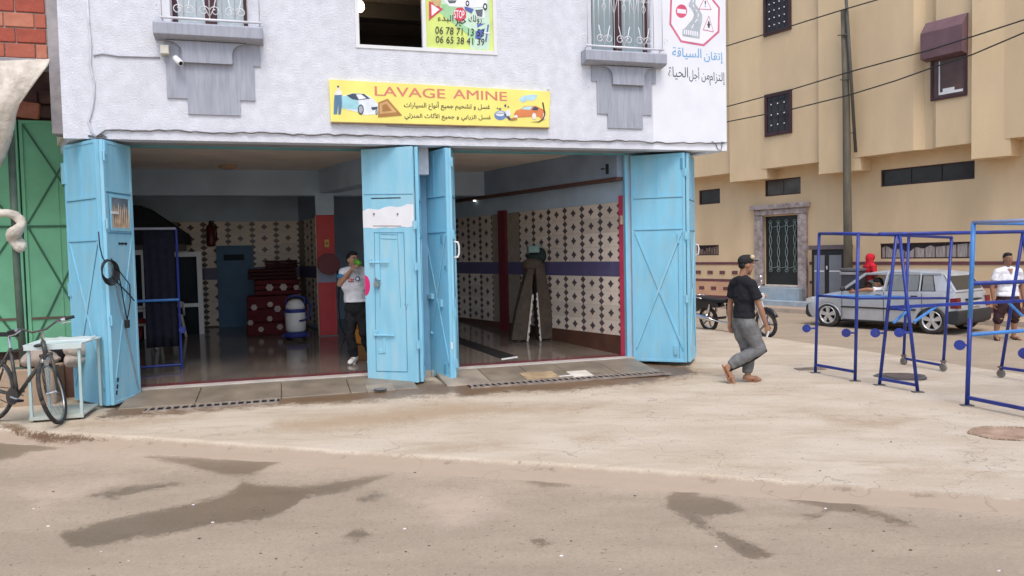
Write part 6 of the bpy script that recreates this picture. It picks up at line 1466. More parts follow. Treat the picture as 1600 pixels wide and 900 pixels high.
def hand(mb, wr, el, curl, side, B, spread=0.0):
    wr, el = Vector(wr), Vector(el); d = (wr-el).normalized()
    inward = -(B @ Vector((side, 0, 0)));                      # palm faces the body
    n = (inward - d*inward.dot(d)).normalized(); a = d.cross(n).normalized()   # a: across the knuckles
    fw = B @ Vector((0, 1, 0)); a = a if a.dot(fw) > 0 else -a                  # thumb side forward
    R = Matrix((a, d, n)).transposed()
    mb.sphere(wr + d*.048, (.040, .052, .017), 12, 8, R); cap_(mb, wr, wr+d*.03, .025, .022)
    for k, (off, L) in enumerate(((.028, .070), (.010, .080), (-.010, .074), (-.028, .058))):
        b0 = wr + d*.085 + a*off; d1 = (d*math.cos(curl) + n*math.sin(curl)).normalized(); d2 = (d*math.cos(curl*2.1) + n*math.sin(curl*2.1)).normalized()
        m_ = b0 + d1*L*.55; cap_(mb, b0-d*.02, b0, .0105, .0105, n=8); cap_(mb, b0, m_, .0105, .0095, n=8); cap_(mb, m_, m_+d2*L*.5, .0095, .0080, n=8)
    t0 = wr + d*.03 + a*.032; t1 = t0 + (a*.7+d*.6+n*.3).normalized()*.040; cap_(mb, wr+d*.02+a*.01, t0, .016, .014, n=8); cap_(mb, t0, t1, .0125, .011, n=8); cap_(mb, t1, t1+(d*.9+n*.35).normalized()*.032, .011, .009, n=8)
skinM = mat('skin', (.34, .175, .105), .55, .06, 8); skinL = mat('skin_light', (.42, .235, .15), .55, .06, 8)
hairM = mat('black_hair', (.012, .010, .010), .6, .2, 30); lipM = mat('lip', (.28, .10, .08), .5, 0); eyeW = mat('eye_white', (.6, .58, .55), .3, 0); eyeD = mat('eye_dark', (.02, .012, .01), .2, 0)
def person(label, loc, J, face, fhead, skin=None, shirt=None, trousers=None, cuff=(1.0, 1.0), sleeve=.55, hem=.86, curl=(.35, .35), cap=False, hairlen=0, shoes=None, sandals=None, sh_col=None, fat=1.0, tr_r=1.0, hands=(True, True), group=None):
    skin = skin or skinM; T = thing('person', label, 'person', loc, 0, group)
    J = {k: Vector(v) for k, v in J.items()}; B = basis(face); H = basis(fhead)
    def torso(mb, g=0.0, f=1.0):
        pv, ch, nk = J['pelvis'], J['chest'], J['neck']; ax = (ch-pv).normalized()
        R = B
        mb.sphere(pv, (.160*f+g, .112*f+g, .13+g), 16, 12, R); mid = (pv+ch)/2
        mb.sphere(mid, (.148*f+g, .105*f+g, .17+g), 16, 12, R); mb.sphere(ch, (.168*f+g, .115*f+g, .18+g), 16, 12, R)
        cap_(mb, J['shR']*.82+J['shL']*.18, J['shL']*.82+J['shR']*.18, .062+g, .062+g); mb.tube([pv, mid, ch], [.10*f+g, .10*f+g, .10*f+g], 14)
        for s_ in ('shR', 'shL'): cap_(mb, nk + (J[s_]-nk)*.2 + Vector((0, 0, -.01)), J[s_], .045+g, .052+g)
    mb = MB(); torso(mb)
    hd, nk = J['head'], J['neck']
    cap_(mb, nk - (hd-nk)*.2, hd + H @ Vector((0, -.02, -.05)), .054, .050)
    mb.sphere(hd + H @ Vector((0, -.008, .018)), (.073, .093, .098), 18, 14, H); mb.sphere(hd + H @ Vector((0, .028, -.045)), (.055, .060, .066), 16, 12, H)
    mb.sphere(hd + H @ Vector((0, .062, -.088)), (.028, .024, .022), 10, 8, H)
    mb.tube([hd + H @ Vector((0, .083, .015)), hd + H @ Vector((0, .106, -.022))], [.008, .016], 8); mb.sphere(hd + H @ Vector((0, .104, -.024)), (.017, .014, .011), 10, 8, H)
    mb.sphere(hd + H @ Vector((0, .080, .026)), (.050, .012, .010), 10, 6, H)
    for s_ in (-1, 1): mb.sphere(hd + H @ Vector((s_*.074, -.012, -.012)), (.012, .020, .032), 10, 8, H); mb.sphere(hd + H @ Vector((s_*.036, .068, -.022)), (.022, .018, .020), 8, 6, H)
    for s_, side, i in (('R', 1, 0), ('L', -1, 1)):
        sh, el, wr = J['sh'+s_], J['el'+s_], J['wr'+s_]
        cap_(mb, sh, el, .050*fat, .038); m2 = el*.7+wr*.3; cap_(mb, el, m2, .038, .040); cap_(mb, m2, wr, .040, .026)
        if hands[i]: hand(mb, wr, el, curl[i], side, B)
        hp, kn, an, to = J['hip'+s_], J['kn'+s_], J['an'+s_], J['toe'+s_]
        cap_(mb, hp, kn, .088, .056); m2 = kn*.68+an*.32; cap_(mb, kn, m2, .054, .056); cap_(mb, m2, an, .056, .036)
        fd = (to-an); cap_(mb, an - fd.normalized()*.03 + Vector((0, 0, -.03)), an, .036, .036); cap_(mb, an+Vector((0, 0, -.025)), to, .040, .028); cap_(mb, to*.75+an*.25, to + fd.normalized()*.02, .036, .024)
    body = remesh(mb, 'body', skin, T, .0075, 2)
    for s_ in (-1, 1):
        MB().sphere(hd + H @ Vector((s_*.031, .0815, .004)), (.013, .009, .0075), 10, 8, H).mi(1).sphere(hd + H @ Vector((s_*.031, .0885, .004)), (.006, .0035, .006), 8, 6, H).build('eye', [eyeW, eyeD], body, smooth=True)
        MB().tube([hd + H @ Vector((s_*.016, .0925, .022)), hd + H @ Vector((s_*.034, .0905, .028)), hd + H @ Vector((s_*.050, .080, .022))], [.004, .005, .003], 6).build('eyebrow', hairM, body)
    MB().tube([hd + H @ Vector((-.024, .0835, -.056)), hd + H @ Vector((0, .0925, -.053)), hd + H @ Vector((.024, .0835, -.056))], [.004, .0075, .004], 8).build('mouth', lipM, body, smooth=True)
    if not cap or cap == 'hair':
        hb = MB(); hb.sphere(hd + H @ Vector((0, -.022, .040)), (.080, .092, .088), 16, 12, H).sphere(hd + H @ Vector((0, .030, .085)), (.062, .055, .036), 14, 10, H).sphere(hd + H @ Vector((0, -.055, -.015)), (.068, .050, .065), 14, 10, H)
        for k in range(26): a = random.uniform(0, 6.28); r_ = random.uniform(0, .06); hb.sphere(hd + H @ Vector((r_*math.cos(a), r_*math.sin(a)-.005, .115-.25*r_)), .016, 6, 5)
        remesh(hb, 'hair', hairM, T, .009, 1)
    if trousers:
        tb_ = MB(); tb_.sphere(J['pelvis'], (.172*fat, .128*fat, .14), 16, 12, B); g = .016*tr_r
        tb_.tube([J['pelvis']+Vector((0, 0, .02)), J['pelvis']+Vector((0, 0, hem-J['pelvis'].z+.05))], [.125, .12], 14)
        for s_, c in (('R', cuff[0]), ('L', cuff[1])):
            hp, kn, an = J['hip'+s_], J['kn'+s_], J['an'+s_]; e1 = min(1, c*2); k2 = hp+(kn-hp)*e1
            cap_(tb_, hp, k2, .098*tr_r+g*.4, (.098-.034*e1)*tr_r+g*.6, ends=e1 >= 1); tb_.sphere(hp, .098*tr_r+g*.4, 12, 8)
            if c > .5:
                t = (c-.5)*2; e = kn+(an-kn)*t; m2 = kn+(e-kn)*.4; tb_.tube([kn, m2, e], [.066*tr_r+g*.4, .066*tr_r+g*.5, (.066-.018*t)*tr_r+g*.3], 14)
        tr = remesh(tb_, 'trousers', trousers, T, .011, 2, fold=.045)
    else: tr = None
    if shirt:
        sb = MB(); torso(sb, .017, fat)
        sb.tube([J['chest'], J['pelvis']*.6+J['chest']*.4, Vector((J['pelvis'].x, J['pelvis'].y, hem))], [.12, .13, .135], 16)
        sb.sphere(J['pelvis']+Vector((0, 0, .06)), (.178*fat, .132*fat, .16), 16, 12, B)
        cap_(sb, nk + Vector((0, 0, -.03)), nk*.72+J['chest']*.28, .066, .10); sb.sphere(nk*.6+J['chest']*.4, (.14*fat, .10*fat, .11), 14, 10, B)
        for s_ in ('R', 'L'):
            sh, el = J['sh'+s_], J['el'+s_]; e = sh+(el-sh)*sleeve; sb.sphere(sh, .069, 12, 8).tube([sh, e], [.068, .066], 14)
        so = remesh(sb, 'shirt', shirt, T, .011, 2, fold=.032)
        # trim what hangs below the hem
        bm = bmesh.new(); bm.from_mesh(so.data); bmesh.ops.bisect_plane(bm, geom=bm.verts[:]+bm.edges[:]+bm.faces[:], plane_co=(0, 0, hem), plane_no=(0, 0, -1), clear_outer=True)
        ed = [e_ for e_ in bm.edges if e_.is_boundary]; bmesh.ops.contextual_create(bm, geom=ed); bm.to_mesh(so.data); bm.free()
    else: so = None
    for s_ in ('R', 'L'):
        an, to = J['an'+s_], J['toe'+s_]; fd = (to-an).normalized(); up_ = Vector((0, 0, 1)); up_ = (up_-fd*up_.dot(fd)).normalized(); sd_ = fd.cross(up_)
        R = Matrix((fd, sd_, up_)).transposed(); c = (an+to)/2 + up_*-.052 + fd*.0
        L = (to-an).length+.10
        sole = [(-L*.5, -.028), (-L*.42, -.036), (0, -.034), (L*.3, -.046), (L*.47, -.03), (L*.5, 0), (L*.47, .03), (L*.3, .044), (0, .034), (-L*.42, .036), (-L*.5, .028)]
        if sandals:
            s2 = MB().prism(sole, -.010, .008, lambda a, b, h: c + R @ Vector((a, b, h))).build('sandal', sandals, T)
            mid_ = c + fd*L*.10; MB().tube([mid_ + R @ Vector((0, -.046, .0)), mid_ + R @ Vector((.01, -.03, .062)), mid_ + R @ Vector((.02, 0, .078)), mid_ + R @ Vector((.01, .03, .062)), mid_ + R @ Vector((0, .046, 0))], .010, 6).build('strap', sandals, s2)
        elif shoes:
            sm_ = MB(); cap_(sm_, an + up_*-.02 - fd*.03, an + up_*-.03+fd*.02, .046, .046); cap_(sm_, an+up_*-.03, to + fd*.01, .048, .038); sm_.sphere(to+fd*.01, (.06, .046, .034), 12, 8, R)
            remesh(sm_, 'shoe', shoes, T, .010, 2); MB().prism(sole, -.012, .008, lambda a, b, h: c + R @ Vector((a*1.04, b*1.08, h))).build('sole', shoes if shoes.name.startswith('white') else blackM, T)
    return T, body, B, H, J, tr, so
# --- 1 walking man in black T-shirt and grey cropped trousers
g1 = Pz(1172, 598, -.03); s1 = 1/(FPX/g1.y)
L1_ = lambda px, py, y=0.0: (s1*(px-1172), y, s1*(598-py))
J = dict(pelvis=L1_(1164, 500, .01), chest=L1_(1163, 459), neck=L1_(1161, 432), head=L1_(1167, 412, -.01), shR=L1_(1170, 443, -.15), shL=L1_(1154, 443, .15), elR=L1_(1182, 478, -.18), elL=L1_(1148, 478, .2),
         wrR=L1_(1192, 506, -.14), wrL=L1_(1148, 503, .20), hipR=L1_(1167, 508, -.075), hipL=L1_(1161, 508, .085), knR=L1_(1184, 543, -.07), knL=L1_(1172, 548, .08), anR=L1_(1136, 572, -.03), anL=L1_(1171, 588, .07), toeR=L1_(1144, 595, -.05), toeL=L1_(1187, 593.5, .05))
J['anR'] = (J['anR'][0], J['anR'][1], J['anR'][2])
blackT = clothM('black_tshirt', (.012, .012, .016)); greyT = clothM('grey_jogger', (.155, .155, .155)); 
T, body, B, H, JJ, tr, so = person('man in black T-shirt, grey cropped joggers and black cap walking to the right', g1, J, (.95, .28, 0), (.96, .22, -.06), shirt=blackT, trousers=greyT, cuff=(.96, .93), sleeve=.62, hem=L1_(0, 495)[2], curl=(.5, .4), cap=True, sandals=mat('tan_sandal', (.30, .13, .06), .6, .1), tr_r=1.08, fat=.92)
hd = JJ['head']; cb_ = MB(); cb_.sphere(hd + H @ Vector((0, -.018, .048)), (.086, .100, .082), 16, 12, H).sphere(hd + H @ Vector((0, .02, .07)), (.078, .075, .065), 14, 10, H)
capo = remesh(cb_, 'cap', mat('cap_black', (.016, .015, .014), .8, .1, 9), T, .009, 1)
MB().prism([(-.072, .05), (-.066, .11), (-.035, .155), (0, .165), (.035, .155), (.066, .11), (.072, .05)], .0, .012, lambda a, b, h: hd + H @ Vector((a, b, .050+h+.02*(1-(a/.072)**2)-.12*(b-.05)))).build('cap_brim', MATS['cap_black'], capo, bevel=.003, seg=1)
MB().sphere(hd + H @ Vector((.062, .045, .098)), (.028, .030, .030), 12, 8, H).sphere(hd + H @ Vector((.035, .072, .100)), (.034, .020, .028), 12, 8, H).build('cap_badge', mat('cap_beige', (.60, .48, .28), .7, .1), capo, smooth=True)
hb = MB().sphere(hd + H @ Vector((0, -.06, -.012)), (.066, .042, .05), 14, 10, H); remesh(hb, 'hair', hairM, T, .009, 1)
w_ = JJ['wrR']; MB().cbox(w_ + Vector((.015, -.02, -.115)), (.012, .05, .085), Matrix.Rotation(.35, 3, 'Y')).build('phone', mat('white_phone', (.75, .75, .75), .3, 0), T, bevel=.004, seg=1)
k_, a_ = JJ['knR'], JJ['anR']; h_ = JJ['hipR']
MB().tube([h_*.35+k_*.65 + Vector((.085, -.015, .0)), k_ + Vector((.082, -.03, -.03)), k_*.75+a_*.25 + Vector((.055, -.03, -.06)), k_*.4+a_*.6 + Vector((.03, -.04, -.062)), a_ + Vector((.012, -.03, -.045))], [.016, .018, .018, .016, .014], 8).build('trouser_stripe', MATS['cap_black'], tr, smooth=True)
# --- 2 man in white V-neck T-shirt and dark shorts
g2 = Pz(1573, 531, -.15); s2_ = g2.y/FPX
L2_ = lambda px, py, y=0.0: (s2_*(px-1573), y, s2_*(531-py))
J = dict(pelvis=L2_(1574, 466), chest=L2_(1574, 438), neck=L2_(1573, 418.5), head=L2_(1573, 404, -.02), shR=L2_(1558, 424.5, 0), shL=L2_(1590, 424.5, 0), elR=L2_(1551, 448, .03), elL=L2_(1598, 447, .03), wrR=L2_(1552, 471, .0), wrL=L2_(1599, 470, .0),
         hipR=L2_(1566, 472), hipL=L2_(1582, 472), knR=L2_(1559, 498), knL=L2_(1585, 498), anR=L2_(1557, 523.5, .02), anL=L2_(1585, 524.5, .02), toeR=L2_(1553, 528, -.12), toeL=L2_(1587, 529, -.12))
T, body, B, H, JJ, tr, so = person('man in white V-neck T-shirt and dark shorts standing in the side street', g2, J, (-.05, -1, 0), (-.12, -1, 0), skin=mat('skin_mid', (.28, .145, .09), .55, .06, 8), shirt=clothM('white_tshirt', (.74, .74, .78)), trousers=clothM('maroon_short', (.035, .015, .018)), cuff=(.53, .53), sleeve=.55, hem=L2_(0, 462)[2], shoes=None, sandals=mat('dark_sandal', (.03, .03, .045), .6, .1), fat=1.15, tr_r=1.15)
for s_ in ('R', 'L'):
    hp, kn = JJ['hip'+s_], JJ['kn'+s_]; e = hp+(kn-hp)*.98; MB().tube([e + Vector((.085*math.cos(t), .085*math.sin(t), .01*math.sin(3*t))) for t in np.linspace(0, 6.283, 15)], .008, 6).build('short_trim', mat('lime_trim', (.45, .55, .15), .7, .1), tr)
nk = JJ['neck']; MB().prism([(-.05, .03), (0, -.075), (.05, .03)], -.0, .01, lambda a, b, h: Vector((nk.x+a, nk.y-.146+h+.045*(b+.075)/.1, nk.z-.035+b))).build('neckline', MATS['skin_mid'], so)
# --- 3 man drinking just inside the garage
g3 = fl(553, 567); s3 = g3.y/FPX
L3_ = lambda px, py, y=0.0: (s3*(px-553), y, s3*(567-py))
J = dict(pelvis=L3_(559, 481), chest=L3_(557, 445), neck=L3_(556, 419.5), head=L3_(557, 405, -.03), shR=L3_(541, 425, .0), shL=L3_(573, 424, .03), elR=L3_(536, 443, -.08), elL=L3_(580, 452, .02), wrR=L3_(557, 421, -.17), wrL=L3_(579, 478, .0),
         hipR=L3_(552, 486), hipL=L3_(567, 486), knR=L3_(550, 521, -.05), knL=L3_(573, 519, -.10), anR=L3_(554, 557, .0), anL=L3_(577, 553, .1), toeR=L3_(551, 563, -.13), toeL=L3_(579, 561, -.02))
whM = clothM('white_polo', (.72, .71, .74))
T, body, B, H, JJ, tr, so = person('man in white T-shirt and black trousers drinking from a green cup inside the garage', g3, J, (.12, -1, 0), (.70, -.75, .06), skin=skinL, shirt=whM, trousers=clothM('black_trouser', (.012, .012, .014)), cuff=(.98, .98), sleeve=.5, hem=L3_(0, 471)[2], curl=(.75, .3), shoes=mat('white_slipper', (.7, .68, .64), .6, .05), tr_r=.92)
sh, el = JJ['shR'], JJ['elR']; MB().tube([sh*.75+el*.25, sh*.47+el*.53], [.0745, .0725], 14).build('sleeve_panel', clothM('blue_sleeve', (.06, .22, .42)), so, smooth=True)
ch = JJ['chest']
fnc = lambda a, b, h: Vector((ch.x+a, ch.y-.150+h+.9*a*a, ch.z+b))
def blot(n, cx, cz, r, m): MB().prism([(cx+r*math.cos(2*math.pi*k/n), cz+r*math.sin(2*math.pi*k/n)) for k in range(n)], 0, .02, fnc).build('shirt_print', m, so)
blot(14, .085, .10, .035, mat('print_navy', (.05, .10, .25), .8, .1)); blot(12, .085, .10, .02, whM)
for k in range(4): blot(6, -.03+.028*k-.03, .105-.004*k, .011, mat('print_red', (.5, .05, .06), .8, .1)); blot(6, -.05+.022*k, .065, .010, MATS['print_red'])
mth = JJ['head'] + H @ Vector((.0, .150, -.058))
cup = thing('cup', 'green cup held to the mouth of the man inside the garage', 'cup', g3 + mth)
R = Vector((-.75, .45, .35)).to_track_quat('Z', 'Y').to_matrix()
MB().lathe([(.034, -.05), (.040, .0), (.044, .05), (.041, .05), (.035, -.04)], 18, R=R).build('cup_body', mat('green_cup', (.13, .42, .05), .4, .05), cup, smooth=True); MB().tube([R @ Vector((.044*math.cos(t), .044*math.sin(t), .05)) for t in np.linspace(0, 6.283, 17)], .003, 6).build('cup_rim', MATS['green_cup'], cup)
# --- 4 figure in a red hooded robe behind the car
u4 = oc(1362, 452, .75)[0]; g4 = oworld(u4, .8, -.03); dd_ = ray(1363, 397); zt4 = HC+dd_.z*(g4.y/dd_.y) - g4.z
k4 = zt4/1.60
J = {k: Vector(v)*k4 for k, v in dict(pelvis=(0, 0, .85), chest=(-.02, 0, 1.15), neck=(-.02, 0, 1.33), head=(.0, 0, 1.47), shR=(-.02, -.17, 1.27), shL=(-.02, .17, 1.27), elR=(.02, -.24, 1.0), elL=(.02, .24, 1.0), wrR=(.12, -.2, .82), wrL=(.12, .2, .82), hipR=(0, -.09, .8), hipL=(0, .09, .8), knR=(.02, -.09, .45), knL=(.02, .09, .45), anR=(0, -.09, .08), anL=(0, .09, .08), toeR=(.13, -.1, .03), toeL=(.13, .1, .03)).items()}
redC = clothM('red_robe', (.55, .015, .03)); 
T, body, B, H, JJ, tr, so = person('person in a bright red hooded top standing behind the silver car', g4, J, (.9, .45, 0), (.9, .45, 0), shirt=redC, trousers=clothM('grey_skirt', (.35, .35, .37)), cuff=(.95, .95), sleeve=1.0, hem=.62*k4, sandals=MATS['tan_sandal'], tr_r=1.1, fat=1.05)
hd = JJ['head']; hm = MB(); hm.sphere(hd + H @ Vector((0, -.03, .02)), (.105, .120, .130), 16, 12, H).sphere(hd + H @ Vector((0, .03, .04)), (.10, .085, .105), 14, 10, H); cap_(hm, hd + H @ Vector((0, -.04, -.04)), JJ['neck'] + Vector((0, 0, -.06)), .10, .13); hm.sphere(JJ['neck']+Vector((0, 0, -.08)), (.20, .15, .10), 14, 10, B)
remesh(hm, 'hood', redC, T, .012, 3)
# ================================================================== SILVER HATCHBACK
wr_ = Pz(1457, 522.5, -.155); wf_ = wr_ + Vector((-.58, .815, 0)).normalized()*2.38
hv = (wf_-wr_); hv.z = 0; WBm = hv.length; hv.normalize(); lv = Vector((-hv.y, hv.x, 0))
KX = WBm/2.362; KZ = .925; HW = .775
co = (wf_+wr_)/2 - lv*(HW-.05); co.z = -.15
car = thing('parked_car', 'silver five-door hatchback parked along the side street with its driver leaning out', 'car', co, math.atan2(hv.y, hv.x))
DF = 1.23+.62
def cx(d):
    d2 = d if d < 3.062 else 3.062+(d-3.062)*.80
    d2 = d2 if d > .70 else .70-(.70-d)*.90
    return (1.181 + .70 - d2)*KX               # d: metres back from the nose
FW, RW = .70, .70+2.362
silver = mat('silver_paint', (.50, .535, .58), .30, .05, 2, .0, metal=.35, spec=.6, dirt=(.36, .32, .26), dscale=3, damt=.35); blkP = mat('bumper_black', (.035, .035, .037), .6, .1, 6); inn_ = mat('car_inner_dark', (.02, .02, .022), .8, 0)
ARCH = .325
def zbot(d):
    z = .21
    for c in (FW, RW):
        if abs(d-c) < ARCH: z = max(z, .27+math.sqrt(ARCH**2-(d-c)**2))
    return z
def interp(t, xs): 
    for (a, b), (c, e) in zip(xs, xs[1:]):
        if t <= c: f = (t-a)/(c-a); return b+(e-b)*f
    return xs[-1][1]
def ztop_(d): return interp(d, [(0, .60), (.04, .66), (.12, .715), (.5, .81), (.96, .90), (1.05, .925), (2.2, .95), (3.3, .975), (3.5, .96), (3.60, .93), (3.66, .62), (3.69, .50)])
def hwid(d, f): 
    w_ = HW*interp(d, [(0, .80), (.06, .88), (.25, .955), (.7, .99), (1.5, 1.0), (2.8, .995), (3.4, .965), (3.6, .93), (3.69, .86)])
    return w_*(1 - .035*(1-f)**2 - .05*f**3 + .012*math.sin(f*3.14))
st = sorted({*np.linspace(0, .36, 9), *np.linspace(.36, 1.05, 29), *np.linspace(1.05, 2.7, 14), *np.linspace(2.7, 3.42, 29), *np.linspace(3.42, 3.69, 9)})
mb = MB(); NZ = 8; ring = 2*NZ+5
for d in st:
    zb_, zt_ = zbot(d), ztop_(d); 
    if d < .06 or d > 3.62: zb_ = max(zb_, .27)
    pts = []
    for j in range(NZ+1): f = j/NZ; pts.append((cx(d), hwid(d, f), KZ*(zb_+(zt_-zb_)*f)))
    crown = .028 if d < 1.0 else 0
    for f in (.6, 0, -.6): pts.append((cx(d), hwid(d, 1)*f, KZ*(zt_+crown*(1-f*f))))
    for j in range(NZ, -1, -1): f = j/NZ; pts.append((cx(d), -hwid(d, f), KZ*(zb_+(zt_-zb_)*f)))
    mb.v += pts
n_ = len(pts)
for i in range(len(st)-1):
    for j in range(n_):
        k = (j+1) % n_; dm_ = (st[i]+st[i+1])/2
        top = NZ <= j <= NZ+3; mb.f.append((i*n_+j, (i+1)*n_+j, (i+1)*n_+k, i*n_+k))
        mb.m.append(1 if (top and 1.0 < dm_ < 3.52) or j == n_-1 else 0)
mb.f.append(tuple(range(n_))); mb.m.append(0); mb.f.append(tuple((len(st)-1)*n_+j for j in range(n_))); mb.m.append(0)
body = mb.build('body', [silver, inn_], car, smooth=True)
es = body.modifiers.new('e', 'EDGE_SPLIT'); es.split_angle = math.radians(38)
def P3(d, y, z): return Vector((cx(d), y, z*KZ))
def patch(name, pts, m, th=.012, parent=None):        # thin curved-free plate given by outer corner points
    pts = [Vector(p) for p in pts]; n = (pts[1]-pts[0]).cross(pts[2]-pts[0]).normalized(); c = sum(pts, Vector())/len(pts)
    if n.dot(c-Vector((0, 0, .7))) < 0: n = -n
    k = len(pts); vs = [p for p in pts] + [p-n*th for p in pts]
    return MB().add(vs, [tuple(range(k)), tuple(reversed(range(k, 2*k)))] + [(i, i+k, (i+1) % k + k, (i+1) % k) for i in range(k)]).build(name, m, parent or car)
# roof
rf = MB(); rs = np.linspace(1.50, 3.22, 12); 
rz = lambda d: interp(d, [(1.50, 1.345), (1.7, 1.395), (2.2, 1.425), (2.8, 1.415), (3.22, 1.37)])
for d in rs:
    for f in (-1, -.85, -.4, 0, .4, .85, 1): rf.v.append((cx(d), .575*f, KZ*(rz(d) + .03*(1-f*f) - (.025 if abs(f) == 1 else 0))))
    for f in (1, 0, -1): rf.v.append((cx(d), .55*f, KZ*(rz(d)-.045)))
for i in range(len(rs)-1):
    for j in range(10): k = (j+1) % 10; rf.f.append((i*10+j, (i+1)*10+j, (i+1)*10+k, i*10+k)); rf.m.append(0)
rf.f += [tuple(range(10)), tuple(110+j for j in range(10))]; rf.m += [0, 0]
rf.build('roof', silver, car, smooth=True)
for s_ in (-1, 1):
    y0, y1 = s_*.715, s_*.565
    pil = MB(); pil.beam(P3(1.00, y0, .915), P3(1.52, y1, 1.345), .05, .06).beam(P3(2.02, y0, .93), P3(2.05, y1, 1.39), .03, .075).beam(P3(2.78, y0*.99, .95), P3(2.76, y1, 1.385), .03, .045).beam(P3(1.52, y1, 1.35), P3(3.2, y1, 1.365), .05, .045)
    pil.build('window_pillar', silver, car, bevel=.008)
    patch('rear_quarter', [P3(3.13, y0*.985, .955), P3(3.0, y1*1.0, 1.36), P3(3.22, y1, 1.37), P3(3.50, y0*.92, .965)], silver, .03)
    fr_ = MB()
    for a, b in (((1.05, .93), (2.0, .945)), ((2.06, .945), (3.1, .965))): fr_.beam(P3(a[0], y0*1.004, a[1]+.005), P3(b[0], y0*1.004, b[1]+.005), .012, .022)
    fr_.build('window_trim', blkP, car)
    glassC = mat('car_glass', (.28, .31, .32), .04, 0, alpha=.5, spec=.8)
    if s_ < 0: patch('window', [P3(1.10, y0, .93), P3(1.56, y1, 1.34), P3(2.0, y1, 1.37), P3(1.98, y0, .945)], glassC, .006)
    patch('window', [P3(2.09, y0, .95), P3(2.10, y1*1.01, 1.36), P3(2.73, y1*1.01, 1.365), P3(2.74, y0, .965)], glassC, .006)
    patch('window', [P3(2.83, y0*.985, .97), P3(2.81, y1*1.01, 1.36), P3(2.97, y1*1.01, 1.355), P3(3.10, y0*.985, .975)], glassC, .006)
patch('windscreen', [P3(1.02, -.66, .925), P3(1.02, .66, .925), P3(1.53, .53, 1.345), P3(1.53, -.53, 1.345)], mat('windscreen_glass', (.12, .14, .14), .04, 0, alpha=.45, spec=.8), .006)
MB().prism([(3.23, 1.375), (3.28, 1.36), (3.60, .95), (3.50, .93)], -.64, .64, lambda a, b, h: P3(a, h*(1-.10*(b-.93)/.44), b)).build('tailgate', silver, car, bevel=.02)
patch('rear_window', [P3(3.338, -.50, 1.31), P3(3.338, .50, 1.31), P3(3.572, .555, 1.015), P3(3.572, -.555, 1.015)], mat('rear_glass', (.030, .034, .034), .06, 0, spec=.8), .02)
# lower trim: bumpers, side moulding, lights, plate
MB().prism([(-.02, .30), (.0, .52), (.06, .56), (.30, .56), (.36, .30), (.30, .22), (.06, .22)], -HW*.93, HW*.93, lambda a, b, h: P3(a, h*(1 if a > .1 else .94), b)).build('front_bumper', blkP, car, bevel=.03)
MB().prism([(3.34, .26), (3.42, .53), (3.70, .56), (3.74, .50), (3.72, .28), (3.64, .23)], -HW*.955, HW*.955, lambda a, b, h: P3(a, h, b)).build('rear_bumper', blkP, car, bevel=.03)
for s_ in (-1, 1):
    MB().box(cx(2.74), cx(1.04), s_*HW*1.0-.012, s_*HW*1.0+.014, KZ*.515, KZ*.555).build('side_moulding', blkP, car, bevel=.005)
    MB().box(cx(2.70), cx(1.06), s_*HW*.965-.02, s_*HW*.965+.012, KZ*.19, KZ*.235).build('sill', blkP, car, bevel=.01)
    MB().prism([(.03, .575), (.05, .70), (.24, .755), (.30, .60)], s_*HW*.80, s_*HW*.935, lambda a, b, h: P3(a, h, b)).build('headlight', mat('lamp_glass', (.55, .57, .58), .1, 0, spec=.9), car, bevel=.01)
    MB().prism([(3.50, .60), (3.50, .82), (3.675, .84), (3.695, .60)], s_*HW*.74, s_*HW*.955, lambda a, b, h: P3(a, h, b)).build('tail_light', mat('tail_red', (.16, .01, .015), .2, 0, spec=.7), car, bevel=.01)
    dl_ = MB()
    for d in (1.06, 2.04, 2.86): dl_.box(cx(d)-.004, cx(d)+.004, s_*HW*.995, s_*HW*.995+s_*.006, KZ*.24, KZ*.93)
    dl_.build('door_gap', inn_, car)
    for d in (1.92, 2.70): MB().box(cx(d)-.07, cx(d)+.07, s_*HW*.98, s_*HW*.98+s_*.026, KZ*.83, KZ*.865).build('door_handle', blkP, car, bevel=.006)
    if s_ > 0: MB().sphere(P3(1.13, s_*.86, .985), (.05, .085, .06), 12, 8).build('wing_mirror', blkP, car, smooth=True)
    for c, zc in ((FW, .27), (RW, .27)):
        MB().tube([P3(c+ARCH*.99*math.cos(t), s_*HW*.985, zc+ARCH*.99*math.sin(t)) for t in np.linspace(.05, 3.09, 16)], .016, 6).build('arch_lip', blkP if c == RW else silver, car, smooth=True)
MB().box(cx(3.71), cx(3.66), -.26, .26, KZ*.63, KZ*.745).build('number_plate', mat('plate_white', (.68, .68, .66), .5, .03), car); MB().box(cx(3.705), cx(3.62), -.30, .30, KZ*.765, KZ*.80).build('plate_lamp_bar', blkP, car)
MB().tube([P3(3.6, .30, .20), P3(3.74, .30, .19)], .025).build('exhaust', steelM, car)
MB().box(cx(3.2), cx(.5), -.62, .62, .14, .22).build('underside', inn_, car)
alloy = mat('alloy', (.62, .62, .62), .3, .05, 5, metal=.6); RT_ = .285
RXm = Matrix.Rotation(math.pi/2, 3, 'X')
